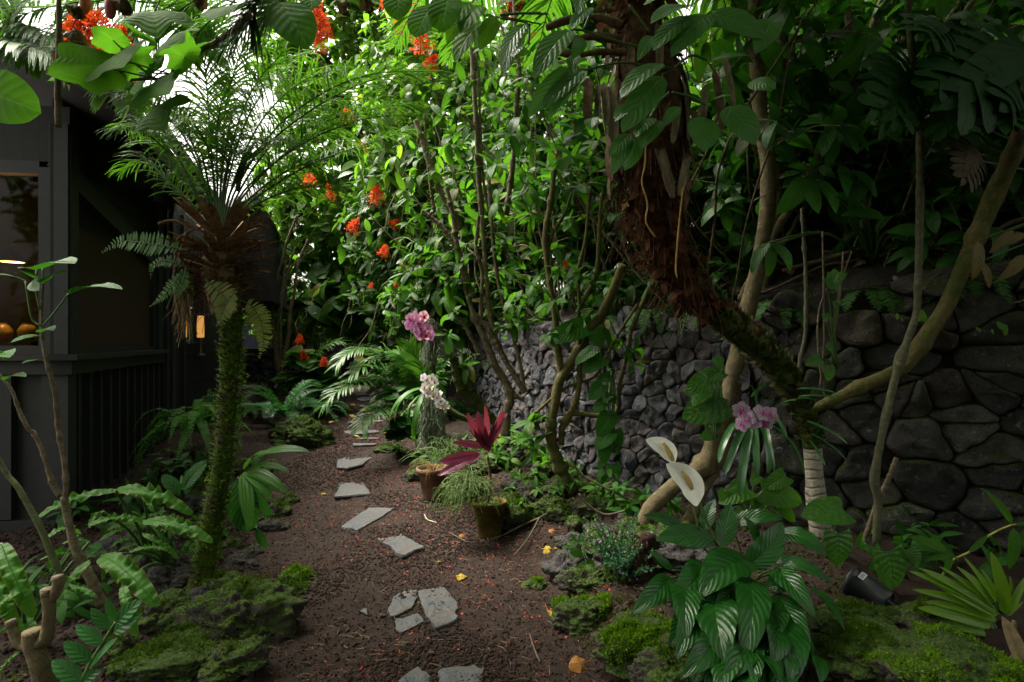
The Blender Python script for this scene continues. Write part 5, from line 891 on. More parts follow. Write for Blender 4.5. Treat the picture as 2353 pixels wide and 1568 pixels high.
for k, w in enumerate((.002, .001, .0024, .001, .0016, .0009, .0022)): strip(m, o + e * .0045 + u2 * (-.014 + k * .0042), tl * .008, u2 * w * .6, 0)
m.build('barcode', ink, lo)
sg = ['1250,1140>680,870>.8', '1290,1140>1195,745>1.1', '1240,1130>740,850>.8', '1240,1140>810,930>1', '1230,1180>780,1060>.9', '1200,1210>735,1100>1', '1220,1260>740,1165>.9', '1250,1290>680,1190>.6', '1220,1100>870,840>.7', '1200,1080>980,840>.9', '1230,1060>1025,780>.7', '1260,1300>760,1290>.6', '1000,1300>850,1440>1.3', '1320,1000>1315,900>1.2', '1300,1150>1400,1060>1', '1190,1060>1070,890>.9', '1230,1110>700,985>.7', '1310,1130>1420,900>.9', '1280,1120>1130,850>.7']
clump('ground_orchid', 'yellow green strap-leaved plant sprawling in the lower corner', 'orchid', ground(2270, 1420), sg, [leaf(1, .15, .3, .6, 12, 1, .35, .45), leaf(1, .17, .35, .6, 12, 1, .6, .35)], L_strapy, 2.45, stem_green, (-.1, -.8, .8), zz=ZL)
t = clump('leafy_shoot', 'yellow stemmed shoot with narrow leaves leaning before the boulders', 'plant', at(*ZL(900, 880), 2.75), ['920,740>670,650>.7', '960,760>795,800>.7', '1060,750>1180,640>.6', '940,770>900,890>1.1', '1330,570>1140,350>.55', '1340,600>1310,860>.9', '1350,580>1450,560>.7', '920,750>1000,810>.6', '1400,610>1400,720>1.2'], [leaf(1, .34, .5, .8, 9, 2, .5, .25)], L_mid, 2.7, None, zz=ZL); m = MB(); m.tube(pts(ZL, 2.72, '890,900 960,800 1060,750 1180,650 1330,580 1460,580'), [.005, .004], 6, 16); m.build('stem', plain('yellow_stem', (.25, .26, .05), .5), t)
clump('heart_leaf_plant', 'pale green toothed leaves rising behind the peace lily', 'plant', at(*ZK(900, 560), 2.95), ['880,440>790,450>1.3', '940,480>905,420>1.2', '1010,440>930,530>1', '1080,480>1190,590>.9', '1100,470>1040,500>1.2', '890,520>820,560>1.1', '960,560>1080,540>.9', '900,390>720,480>.8', '990,400>1230,470>.8', '850,350>780,400>.9', '960,310>920,370>1.1', '1130,310>1010,390>1.', '760,400>730,460>1.2'], TP, L_mid, 2.95, stem_green, (0, -.8, .8), zz=ZK)
clump('gesneriad', 'small light green plant with spoon leaves by the mossy path edge', 'plant', ground(1335, 1280), ['1740,690>1690,640>1', '1745,690>1790,650>1', '1740,700>1670,700>.9', '1745,700>1800,700>1', '1750,690>1770,630>.9', '1780,780>1690,740>1.3', '1800,790>1850,850>1', '1790,800>1730,890>.8', '1820,760>1870,730>1', '1810,800>1800,860>.9', '1750,760>1690,780>1', '1850,700>1920,680>1', '1880,640>1930,600>1', '1700,720>1640,720>.8'], [leaf(1, .45, .7, .5, 7, 2, .5, .2)], L_mid, 3.55, stem_green, (0, -.7, .9), zz=ZF, sr=.003)
# false heather bush
b = ground(1430, 1330); t = thing('false_heather', 'tiny leaved false heather bush with specks of purple flowers', 'shrub', b); m = MB(); mw = MB()
for k in range(60):
    P = arc(b + jit(1, .03)[0] * A([1, 1, 0]), (rng.normal(0, .5), rng.normal(0, .5), 1.1), rng.uniform(.16, .42), .3, 6); mw.tube(P, [.002, .001], 4, 8, cap=False); Qs = spline(P, 24)
    for q in range(3): m.mix([leaf(1, .5, .5, .7, 2, 1, .3, .3)], Qs[3:], nrm(jit(21, .7) + tangents(Qs)[3:] * .4), A([0, 0, 1.]) + jit(21, .3), .022)
m.build('crown', leaf_mat('heather_leaf', (.012, .06, .025), (.03, .11, .04), None, .3, .4, .4, 0, 0), t); mw.build('stem', twig_m, t)
m = MB(); C, _ = ell(24, b + A([0, -.05, .2]), (.16, .16, .2), .8); rosette(m, C, nrm(jit(24) + A([0, -1, .5])), 5, [leaf(1, .6, .5, .5, 2, 1)], .009); m.build('flower', plain('purple_speck', (.35, .06, .35), .6), t)
b = ground(1475, 1330); m = MB(); m.tube([b, b + A([0.02, 0, .12]), b + A([.03, 0, .27])], [.06, .05, .045], 14, 16, .4); n = 260; a = rng.uniform(0, 6.28, n); z = rng.uniform(0, .27, n); R = np.stack([np.cos(a), np.sin(a), 0*a], 1)
m.mix([leaf(1, .2, .3, .6, 3, 1, .5)], b + R * .05 + np.stack([.1 * z, 0*a, z], 1), nrm(R * .4 + A([0, 0, -.8]) + jit(n, .4)), R, rng.uniform(.03, .08, n)); tag(m.build('fern_stump', dark_fibre), 'dark fibrous tree fern stump behind the false heather bush', 'stump')
# mossy rocks of the near bed
RK = 'lava rocks of the bed under the wall'
for (u, v, r, mat, lb, sd, mn, mm, mz) in ((1495, 1490, (.26, .16, .12), thickmoss, 'broad mound of bright moss before the peace lily', 21, 6500, moss_y, .014), (1350, 1425, (.16, .11, .10), thickmoss, 'moss mound touching the path below the little bush', 22, 3600, moss_y, .014), (1530, 1555, (.14, .10, .09), mossrock, 'grey brown lava rock under the peace lily at the lower edge', 23, 500, moss_m, .014), (1420, 1330, (.12, .09, .07), thickmoss, 'mossy lump at the foot of the false heather', 24, 1200, moss_m, .014),
    (1195, 1195, (.24, .17, .15), thickmoss, 'mossy yellow green lava rock beside the yellow pot', 25, 3200, moss_m, .014), (1020, 1120, (.13, .1, .12), barerock, 'pale topped lava rock beside the trailing cactus pot', 26, 500, moss_m, .014), (960, 1100, (.14, .1, .1), mossrock, 'mossy lava rock under the hanging grey moss', 27, 700, moss_m, .014), (900, 1035, (.2, .16, .06), thickmoss, 'low moss patch rock at the bend of the path', 28, 1500, moss_m, .014),
    (1240, 1140, (.22, .16, .13), mossrock, 'rugged dark rock between the yellow pot and leaning stems', 29, 1500, moss_m, .014), (1290, 1190, (.16, .12, .1), mossrock, 'mossy rock where the twig branch lies', 30, 900, moss_m, .014), (1140, 1060, (.2, .15, .14), mossrock, 'shadowed rock behind the red leaved plant', 31, 900, moss_m, .014), (2180, 1540, (.30, .2, .12), thickmoss, 'bright moss cushion in the lower corner', 32, 8000, moss_y, .012), (2000, 1500, (.26, .18, .09), thickmoss, 'dark moss hump before the black pot', 33, 4200, moss_m, .012),
    (1960, 1440, (.2, .14, .08), thickmoss, 'mossy hump beside the black pot, peace lily side', 34, 2500, moss_m, .012), (2130, 1440, (.16, .12, .08), mossrock, 'mossy rock under the yellow green straps', 35, 1200, moss_m, .012), (1600, 1500, (.16, .12, .1), mossrock, 'rock hidden under the peace lily leaves', 36, 900, moss_m, .014), (1380, 1250, (.12, .10, .09), mossrock, 'rock behind the spoon leaved plant', 37, 700, moss_m, .014), (1225, 1350, (.07, .05, .04), thickmoss, 'small green moss lump on the path edge, apart', 38, 600, moss_y, .014)):
    boulder("lava_rock", ground(u, v), r, mat, lb, sd, mn, group=RK, mossmat=mm, msize=mz)
t = clump('bulb_plant', 'withered bulb with curling tan roots on the moss', 'plant', ground(2010, 1490), ['530,1380>420,1300>.6', '540,1390>600,1420>.8', '180,1568>240,1700>1.4'], [leaf(1, .2, .3, .6, 10, 1, .8, .4)], L_strap, 2.35, None, zz=ZL); m = MB()
for k in range(26): m.tube(arc(ground(2010, 1500, .03) + jit(1, .03)[0] * A([1, 1, 0]), (rng.normal(0, 1), rng.normal(0, 1), .5), rng.uniform(.08, .2), 1.6, 5), .004, 5, 10, .3)
m.build('root', plain('tan_root', (.17, .12, .06), .7), t)
clump('round_leaf_creeper', 'round leaved creeper with a pink petal on the corner moss', 'plant', ground(2230, 1500), ['1040,1350>1110,1360>1.2', '1000,1370>1025,1390>1.2', '970,1420>1010,1425>1.2', '320,1400>370,1410>1', '1070,1400>1150,1430>.8'], [leaf(1, .95, .35, .4, 6, 2, .2, .1)], L_bright, 2.3, None, (0, -.5, 1), zz=ZL)
t = thing('twiggy_branch', 'reddish bare branch lying in the lower corner with a papery sheath', 'branch', pts(ZL, 2.2, '1240,1568')[0]); m = MB(); m.tube(pts(ZL, 2.25, '1250,1600 1320,1460 1350,1320 1340,1180'), [.01, .009, .007], 7, 16, .1); m.tube(pts(ZL, 2.25, '1200,1568 1290,1500 1400,1490'), [.008, .006], 6, 10, .1); m.build('branch', stem_gray, t); m = MB(); put(m, leaf(1, .24, .3, .5, 8, 2, .2, .8), pts(ZL, 2.24, '1400,1470')[0], pts(ZL, 2.22, '1265,1150')[0], (-.3, -1, .2)); m.build('sheath', plain('papery_sheath', (.33, .24, .14), .8, .2, .3, 30, .2, trans=.2), t)
# ---------------------------------------------------------------- many-stemmed shrub trees before the small stone wall
def leafy(t, lines, zz, d, k, T, size, mat, name='foliage'):
    m = MB()
    for s in lines:
        P = pts(zz, d, s); m.tube(P, [.005, .003], 5, 10, mi=1, cap=False); n = max(2, k // 2); alongtwig(m, P, n, T, size, .35); rosette(m, P[-1:], nrm(P[-1:] - P[-2:-1] + A([0, -.2, .1])), k - n, T, size, (35, 100))
    return m.build(name, [mat, stem_green], t)
Tgl = [leaf(1, .34, .55, .8, 8, 2, d_, .2, .025, 3) for d_ in (.5, .9, 1.2)]
ta = stemtree('leaning_shrub', 'leaning olive stemmed shrub in front of the small stone wall', 'shrub', [('470,1670 400,1560 335,1400 320,1250 345,1120 370,990 450,860 560,680 650,540,4.6 700,430,4.5 770,250,4.4', [.05, .046, .042, .04, .04, .038, .036, .036]), ('372,1245 440,1195 490,1185 620,1198 720,1190 745,1090 760,960 800,800 820,680 850,590 945,375', [.02, .018, .016]), ('220,1180 410,1025 590,950 680,800 740,690 810,580 860,500', [.012, .013, .012, .01]),
    ('385,1380 390,1280 470,1120 500,950 497,700 500,520 600,330 625,0 640,-200', [.026, .022, .02, .016]), ('390,950 365,800 345,560 315,380 290,190 285,50 320,-150 340,-350', [.028, .026, .024, .02]), ('290,200 330,60 400,-60 450,-200', [.014, .01]), ('500,520 490,300 510,200 540,60 560,-200', [.014, .012])], stem_olive, d=4.7, zz=ZQ)
leafy(ta, ['330,1230 250,1190 200,1220', '330,1270 270,1200 180,1230', '330,1300 230,1330 140,1330', '330,1300 250,1340 215,1400', '600,700 640,640 680,680', '620,560 560,520 540,560', '600,320 540,260 480,300', '500,520 440,600 300,690', '480,480 430,420 330,480', '560,330 600,420 560,350', '290,300 230,330 190,380', '300,370 330,300 380,280', '300,420 200,430 80,460', '690,600 770,780 870,880', '700,650 800,770 860,770'], ZQ, 4.65, 6, Tgl, .17, L_mid)
tb = stemtree('forked_tree', 'cluster of upright brown stems rising beside the mossy orchid branch', 'shrub', [('1760,1480 1770,1330 1790,1250 1770,1160 1700,1050 1640,900 1540,660 1500,480 1450,300', [.045, .04, .04, .03, .028, .024, .02]), ('1880,1210 1790,1060 1700,900 1640,790 1590,770', [.028, .026, .03, .03]), ('1600,790 1610,600 1612,450 1575,300 1590,100', [.02, .018, .014]), ('1700,880 1660,700 1640,500 1610,100', [.022, .02, .018]), ('1880,1200 1840,980 1760,700 1700,430 1670,100 1650,-200', [.02, .018, .015]), ('1560,610 1490,430 1450,260 1430,100 1390,-80', [.03, .028, .024, .02]), ('1450,300 1350,160 1240,70', [.022, .02, .018]), ('1590,960 1510,800 1420,690', [.018, .016]), ('1880,1250 1820,1230 1760,1200', [.02, .028])], stem_gray, d=5.4, zz=ZE)
tc = stemtree('upright_shrub', 'pair of tall straight dark stems reaching the top edge', 'shrub', [('1800,1620 1770,1250 1755,900 1735,600 1720,350 1690,100 1680,-200', [.026, .025, .023, .02]), ('1860,1568 1800,1250 1780,900 1770,560 1755,300', [.014, .013, .012]), ('1740,900 1690,830 1620,780', [.016, .012])], stem_gray, d=5.6, zz=ZD)
td = stemtree('wavy_shrub', 'light barked wavy stem between the dark stems and shaggy palm', 'shrub', [('1960,1500 2005,1150 2020,850 2050,500 2030,350 2015,0 2010,-200', [.022, .021, .019, .016]), ('2020,900 2060,760 2100,650', [.01, .008]), ('2030,400 1960,300 1920,150', [.01, .008])], stem_gray, d=5.0, zz=ZD)
te = stemtree('slanting_shrub', 'pale slanting forked stem with smooth bark among bright leaves', 'shrub', [('1640,1600 1500,1330 1430,1150 1380,1000 1330,840', [.036, .033, .028, .025]), ('1460,1480 1430,1270 1410,1100', [.018, .016]), ('1640,1600 1610,1450 1600,1350', [.02, .018]), ('1410,1110 1400,1000 1390,800', [.012, .01])], stem_tan, d=6.2, zz=ZD)
for t, d_, lines in ((tb, 5.4, ['1590,770 1480,690 1400,720', '1640,600 1560,560 1500,500', '1640,500 1740,420 1800,330', '1500,480 1430,500 1380,470', '1700,430 1790,400 1860,380', '1610,300 1530,350 1470,420', '1660,820 1740,800 1800,760', '1700,900 1750,820 1700,780', '1650,600 1720,560 1760,520', '1450,300 1400,330 1300,320', '1350,160 1300,250 1180,330', '1650,200 1710,250 1760,240', '1740,1060 1560,1010 1500,1020', '1480,430 1400,520 1420,610', '1600,400 1700,330 1720,260']), ):
    leafy(t, lines, ZE, d_, 8, Tgl, .20, L_mid)
leafy(tc, ['1750,850 1650,900 1550,1000', '1740,700 1620,750 1500,800', '1760,1000 1850,1080 1900,1150', '1740,500 1650,600 1560,640', '1720,350 1800,450 1880,500', '1700,200 1780,300 1850,330', '1770,1200 1680,1230 1600,1300', '1760,1100 1700,1040 1640,1010', '1690,100 1600,200 1540,300', '1735,600 1830,640 1900,740'], ZD, 5.5, 8, Tgl, .21, L_mid)
leafy(td, ['2010,1000 1930,1050 1870,1150', '2020,800 2100,900 2150,980', '2040,600 1960,650 1900,760', '2010,1100 2080,1200 2120,1320', '2030,400 2120,450 2180,520', '1990,1250 1920,1330 1880,1420'], ZD, 4.9, 7, Tgl, .20, L_mid)
leafy(te, ['1410,1060 1330,1150 1290,1230', '1410,1050 1480,1100 1450,1200', '1400,1030 1560,1020 1640,1000', '1480,1300 1560,1380 1580,1480', '1350,900 1250,960 1180,1100', '1430,1150 1350,1250 1240,1330'], ZD, 6.1, 7, Tgl, .22, L_bright)
# ---------------------------------------------------------------- orchid branch, hanging moss, orchids
to = stemtree('orchid_tree', 'dark mossy leaning branch carrying the orchids', 'tree', [('1720,1430 1640,1330 1560,1270 1490,1190 1455,1080 1430,970 1415,870', [.05, .042, .042, .045, .048, .046, .04]), ('1640,1330 1560,1200 1520,1100 1500,960', [.03, .03, .026, .024]), ('1600,1400 1500,1370 1400,1310 1330,1200 1290,1040', [.028, .03, .028, .024]), ('1310,1180 1300,950 1290,830 1292,730', [.02, .026, .03, .026])], stem_moss, d=5.5, zz=ZE)
def hangmoss(label, specs, d, n, zz=ZE):
    t0 = pts(zz, d, specs[0][0])[0]; m = MB()
    for s, w, Lm in specs:
        P = pts(zz, d, s); Qs = spline(P, 40)
        for k in range(n):
            j = int(39 * rng.random()**1.1); p = Qs[j] + A([rng.normal(0, w), rng.normal(0, w), 0]); L = min(Lm * rng.uniform(.4, 1.1), max(.06, (Qs[j][2] - Qs[-1][2]) * rng.uniform(.6, 1.05) + .05)); q = 7; st = np.cumsum(np.vstack([[0, 0, 0], np.stack([rng.normal(0, .011, q), rng.normal(0, .011, q), np.full(q, -L / q) * rng.uniform(.6, 1.4, q)], 1)]), 0); m.tube(p + st, .0028, 3, 14, cap=False)
    o = m.build('hanging_moss', spmoss); return tag(o, label, 'moss')
hangmoss('grey hanging moss veil under the pink orchid', [('1290,745 1290,870 1280,950 1300,1000', .026, .36), ('1290,745 1300,1000', .014, .62), ('1370,880 1380,960', .03, .2)], 5.42, 120)
hangmoss('long grey green hanging moss curtain below the white orchid', [('1290,1190 1280,1330 1275,1450 1290,1560', .026, .5), ('1340,1230 1350,1400 1365,1530', .024, .4), ('1310,1180 1305,1400', .05, .25), ('1255,1280 1262,1480', .016, .3)], 5.4, 130)
hangmoss('small tuft of grey moss on the thin stem behind the orchids', [('1490,930 1490,990 1500,1110', .035, .25)], 5.6, 170)
po_ = thing('pink_orchid', 'pink moth orchid spray above the hanging moss', 'orchid', pts(ZN, 5.35, '1140,400')[0])
for q in ('1120,395>1015,405>1.2', '1130,400>1140,565>1.25', '1140,395>1228,445>1.3', '1150,390>1090,350>1', '1150,395>1165,350>.8'): a, b, w = q.split('>'); m = MB(); put(m, leaf(1, .34, .45, .45, 8, 2, .5, .3), pts(ZN, 5.32, a)[0], pts(ZN, 5.25, b)[0], (.1, -.6, .9), float(w)); m.build('leaf', L_strap, po_)
m = MB(); m.tube(pts(ZN, 5.3, '1130,390 1060,370 980,320 900,290 830,260'), .003, 5, 20); m.build('flower_stalk', stem_red, po_); m = MB(); m.tube(pts(ZN, 5.3, '1110,395 1000,350 940,370 870,370'), .003, 5, 20); m.build('flower_stalk', stem_red, po_)
for k, (u, v) in enumerate(((820, 262), (862, 250), (840, 285), (930, 242), (812, 310), (860, 300), (895, 300), (870, 372), (915, 345), (905, 395), (965, 345), (950, 395), (995, 405))): orchid_flower(po_, at(*ZN(u, v), 5.27), .058, [pinkfl, magenta], (rng.normal(-.3, .4), -1, rng.normal(0, .25)), rng.normal(0, .2), 5, .95)
wo = thing('white_orchid', 'white orchid cascade with purple specks over the hanging moss', 'orchid', pts(ZN, 5.4, '1060,790')[0])
for q in ('1050,780>1110,900>1', '1060,790>1000,900>.8', '1060,780>1130,830>.9'): a, b, w = q.split('>'); m = MB(); put(m, leaf(1, .3, .45, .45, 8, 2, .5, .3), pts(ZN, 5.38, a)[0], pts(ZN, 5.34, b)[0], (.1, -.6, .9), float(w)); m.build('leaf', L_fg, wo)
m = MB(); m.tube(pts(ZN, 5.33, '1050,780 990,800 960,850 1010,900 1060,950 1100,1000'), .003, 5, 20); m.build('flower_stalk', stem_green, wo)
for k, (u, v) in enumerate(((930, 755), (960, 768), (1000, 758), (1022, 790), (985, 790), (940, 830), (980, 842), (958, 878), (935, 855), (1045, 868), (1012, 908), (1060, 895), (1048, 925), (1075, 955), (1100, 975), (1088, 1003), (1055, 975), (1030, 885), (975, 885), (1115, 995), (965, 800))): orchid_flower(wo, at(*ZN(u, v), 5.26), .044, [whitefl, magenta], (rng.normal(-.2, .5), -1, rng.normal(0, .4)), rng.normal(0, .5), 5, .8)
# ---------------------------------------------------------------- red ti plant, pots, trailing cactus
yp = plain('mustard_glaze', (.045, .034, .010), .8, .15, .6, 9, .2, col2=(.13, .082, .014)); terra = plain('terracotta', (.22, .085, .045), .8, .2, .4, 9, .15, col2=(.16, .12, .08)); pot_soil = rock_mat('potting_soil', (.012, .01, .008), (.03, .025, .02), .75, (.05, .06, .012))
pc = A([*at(*ZF(1190, 300), 4.5)[:2], 0]); pc[2] = float(gz(pc[0], pc[1])) - .02
t = thing('plant_pot', 'round mustard yellow glazed pot with mossy rim', 'pot', pc); m = MB(); lathe(m, pc, [(.001, .005), (.085, .0), (.09, .02), (.118, .25), (.132, .255), (.136, .29), (.126, .292), (.118, .26), (.11, .24)], 36); m.build('pot', yp, t); m = MB(); lathe(m, pc, [(.118, .255), (.08, .27), (.001, .275)], 24); m.build('potting_soil', pot_soil, t); P, Dn = ell(900, pc + A([0, 0, .26]), (.115, .115, .015), .2); az = rng.uniform(0, 6.28, 900); zz_ = .29 - np.abs(rng.normal(0, .08, 900)); P = np.vstack([P, pc + np.stack([np.cos(az) * (.10 + .12 * zz_), np.sin(az) * (.10 + .12 * zz_), zz_], 1)[fbm(np.stack([np.cos(az), np.sin(az), zz_ * 6], 1), 2., 3, 9) > 0]]); Dn = np.vstack([Dn, nrm(P[len(Dn):] - pc - A([0, 0, .2]))]); m = MB(); moss_on(m, P, nrm(Dn * .3 + A([0, 0, 1])), .013); o = m.build('moss', moss_m, t); o['kind'] = 'stuff'
ti = thing('ti_plant', 'wine red ti plant with upright blades growing from the yellow pot', 'plant', pc + A([0, 0, .27])); top = at(*ZN(1462, 1408), 4.5); m = MB(); m.tube([pc + A([-.02, 0, .25]), (pc + A([0, 0, .25]) + top) / 2 + A([.015, 0, 0]), top], [.012, .011, .009], 8, 18, .1); m.build('stem', stem_gray, ti)
for q in ('1445,1330>1292,1048>1', '1450,1300>1437,980>.8', '1450,1340>1385,1035>1.25', '1465,1360>1512,1150>.9', '1475,1330>1595,1022>1', '1480,1300>1634,1050>.85', '1430,1330>1165,1298>1.1', '1440,1300>1330,1225>1.1', '1400,1390>1055,1460>1.1', '1410,1400>1045,1575>1', '1470,1350>1440,1150>.9', '1460,1370>1350,1180>.8', '1465,1380>1545,1120>.8'): a, b, w = q.split('>'); m = MB(); put(m, leaf(1, .22, .55, .7, 12, 2, .35, .45, .03, 2), pts(ZN, 4.5, a)[0], pts(ZN, 4.42, b)[0], (rng.normal(0, .4), -1, .5), float(w)); m.build('leaf', L_red, ti)
b = at(*ZF(1090, 330), 4.38); m = MB()
for k in range(150):
    P = arc(b + jit(1, .035)[0], (rng.normal(-.25, .6), rng.normal(-.4, .5), rng.uniform(.2, 1.)), rng.uniform(.15, .42), 2.6, 7, (-.15, 0, 0)); m.tube(P + jit(len(P), .006), .0024, 4, 14, cap=False)
    for q in (3, 4, 5, 6): m.tube(arc(P[q], jit(1, 1)[0], .05, .6, 3), .0019, 3, 4, cap=False)
t = tag(m.build('trailing_cactus', plain('cactus_stem', (.060, .125, .018), .55, .35, .4, 9, .05, col2=(.11, .18, .03))), 'trailing thin stemmed green cactus spilling before the yellow pot', 'cactus')
pc2 = A([*at(*ZF(835, 60), 5.55)[:2], 0]); pc2[2] = float(gz(pc2[0], pc2[1])) + .02; t = thing('plant_pot', 'terracotta pot behind the hanging moss curtain', 'pot', pc2); m = MB(); lathe(m, pc2, [(.1, 0), (.14, .24), (.16, .245), (.165, .29), (.152, .292), (.14, .25)], 36); m.build('pot', terra, t); m = MB(); lathe(m, pc2, [(.14, .25), (.001, .26)], 24); m.build('potting_soil', pot_soil, t)
m = MB()
for k in range(18): a = rng.uniform(0, 6.28); P = arc(pc2 + A([0, 0, .25]), (math.cos(a), math.sin(a), 1.2), rng.uniform(.2, .45), 1.8, 5); m.tube(P, [.004, .003, .001], 3, 8, cap=False)
tag(m.build('dried_grass', plain('rusty_blade', (.22, .10, .03), .8, .1, .5, 6, 0, trans=.2)), 'rusty dried grass clump standing in the terracotta pot', 'plant')
m = MB(); b = at(*ZN(1180, 1240), 5.0)
for k in range(130): P = arc(b + A([rng.normal(0, .08), rng.normal(0, .05), -.25]), (rng.normal(0, .7), rng.normal(0, .5), 1), rng.uniform(.2, .5), 1.2, 5); m.tube(P, [.0022, .0012], 3, 8, cap=False)
tag(m.build('grassy_cactus', plain('bright_blade', (.07, .14, .02), .6, .3)), 'spiky bright green twig plant between terracotta pot and ti plant', 'plant')
# ---------------------------------------------------------------- palms and ferns along the far path
def ferncrown(name, label, cat, b, n, L, LL, LW, mat, d_el=(.3, 1.2), nl=34, droop=1.6, a=(75, 50), lift=.3, prof=None, rad=.004, ld=.3):
    t = thing(name, label, cat, b); 
    for k in range(n):
        az = k * 2.4 + rng.normal(0, .2); el = rng.uniform(*d_el); P = arc(A(b) + A([0, 0, .05]), (math.cos(az) * math.cos(el), math.sin(az) * math.cos(el), math.sin(el)), L * rng.uniform(.75, 1.1), droop, 8); m = MB(); frond(m, P, nl, LL, LW, a[0], a[1], prof, ld, lift, .08, 1, 3, rad); m.build('frond', [mat, stem_green], t)
    return t
ferncrown('cycad', 'blue green cycad fanning stiff fronds behind the mossy round boulder', 'cycad', ground(652, 985, .10), 26, .85, .12, .010, L_cycad, (.25, 1.2), 46, 1.0, ld=.15)
ferncrown('tree_fern', 'dim fern between the cycad and the date palm trunk', 'fern', ground(590, 960, .02), 12, .5, .07, .013, L_fern, (.4, 1.2), 26)
ferncrown('sword_fern', 'low dark fern under the areca fronds at the path side', 'fern', ground(735, 960, .02), 18, .55, .07, .013, L_cycad, (.2, 1.1), 28)
ferncrown('sword_fern', 'small fern sprouting between anthurium and boston fern', 'fern', ground(590, 1100, .02), 10, .32, .045, .011, L_fern, (.3, 1.2), 22)
def areca(label, base, specs, d, LL=.34, LW=.024, mat=None, group=None, zz=ZN, n=40, droop=.9, dpow=.2):
    t = thing('areca_palm', label, 'palm', base, group)
    for s in specs: P = pts(zz, d, s); m = MB(); frond(m, P, n, LL, LW, 68, 32, lambda q: np.minimum(1, .5 + 2 * q) * (1 - .45 * q**2), droop, dpow, .25, 1, 5, .007, (0, -.25, 1), .1); m.build('frond', [mat or L_areca, stem_green], t)
    return t
ab = A([*at(*ZN(900, 900), 7.2)[:2], 0]); ab[2] = float(gz(ab[0], ab[1]))
areca('areca palm arching bright fronds over the far path', ab, ['930,1100 880,930 720,795 560,765 380,790,6.7 200,870,6.4 100,980,6.3', '930,1100 870,850 760,640 600,540 420,510,6.9 280,560,6.7 210,640,6.6', '940,1100 900,800 820,640 720,560 650,540,7.4', '950,1100 960,820 1040,680 1130,610 1210,600', '930,1100 820,1010 700,985 560,1020,6.7 450,1110,6.5 415,1180,6.4', '945,1100 930,800 900,650 860,560 820,480', '925,1100 840,880 700,740 560,680 450,660,6.8 330,720,6.6', '930,1100 870,900 760,860 650,870,7.0 560,960,6.9', '950,1100 990,850 1080,760 1160,770', '935,1100 890,780 790,600 640,560 500,600,7.0', '930,1100 900,870 850,700 770,640 700,650', '945,1100 975,760 1010,640 1080,560'], 7.2)
areca('young areca palm with one frond by the red flowered plant', ground(640, 900), ['540,1075 570,1000 620,930 700,890 740,905', '540,1075 500,1010 450,1000', '545,1075 600,1040 660,1040'], 9.4, .36, .022, zz=ZE, n=30)
t = thing('pandan', 'clump of long drooping strap leaves under the areca palm', 'plant', at(*ZN(900, 1100), 6.5))
for q in ('930,840>640,1150', '920,850>690,1130', '950,860>840,1280', '930,870>760,1080', '960,900>880,1250', '970,880>1000,1100', '900,900>850,1200', '920,920>930,1300', '880,930>810,1150', '940,950>870,1300'): a, b_ = q.split('>'); m = MB(); put(m, leaf(1, .085, .2, .6, 14, 1, 1.7, .4), pts(ZN, 6.5, a)[0], pts(ZN, 6.3, b_)[0], (rng.normal(-.3, .3), -.4, 1)); m.build('leaf', L_strap, t)
# red flowered pagoda plant, layered leaves
TH = [leaf(1, .9, .35, .7, 8, 3, d_, .1, .03, 2, lobe=.25) for d_ in (.4, .8)]
def layered(label, base, tips, d, size, mat, flowers=(), fs=.3, zz=ZE, k=7, name='pagoda_plant', group=None):
    t = thing(name, label, 'plant', base, group); m = MB(); ml = MB()
    for s in tips: p = pts(zz, d, s)[0]; m.tube([base, (base + p) / 2 + A([0, 0, .15]), p], [.012, .008, .005], 5, 12, cap=False); rosette(ml, [p], [A([rng.normal(0, .15), -.2, 1])], k, TH, size, (70, 105))
    m.build('stem', stem_gray, t); ml.build('foliage', mat, t)
    if flowers: flowers_on(t, [pts(zz, d - .2, s)[0] for s in flowers], fs * .62)
    return t
layered('red flowered plant with flat tiers of pale broad leaves near the end wall', ground(705, 915), ['480,1060', '560,1050', '650,1070', '520,1110', '600,1100', '430,950', '500,950', '680,1100', '570,1000', '620,1140', '450,1090'], 9.2, .36, L_mid, ['465,910', '500,1005', '625,1045'], .26)
layered('leafy plant hugging the end wall behind the areca palm', at(*ZE(1000, 1000), 9.6), ['1000,930', '1060,890', '1120,910', '950,980', '1040,1000', '880,950'], 9.6, .34, L_mid)
layered('broad leaved plant crowding the path edge below the areca palm', A([*at(*ZN(730, 1120), 6.9)[:2], .4]), ['720,1080', '760,1130', '700,1150', '790,1080', '690,1200', '740,1180', '800,1170', '650,860', '700,850'], 6.9, .22, Tgl and L_dark, zz=ZN)
thn = stemtree('thin_trunk_shrub', 'vase of thin bare stems rising before the end wall', 'shrub', [('340,1080 330,1040 315,900 300,740 310,560 360,380 390,260 450,100', [.05, .03, .026, .022, .018]), ('345,1060 350,920 350,740 360,600 380,380', [.026, .022, .018]), ('350,1080 375,1000 400,850 410,700 440,560 460,400 520,250', [.04, .036, .03, .024, .018]), ('350,740 370,560 420,420 560,310', [.018, .014]), ('345,1070 330,900 345,620 400,420 440,300', [.022, .018, .014])], stem_gray, d=10.2, zz=ZE)
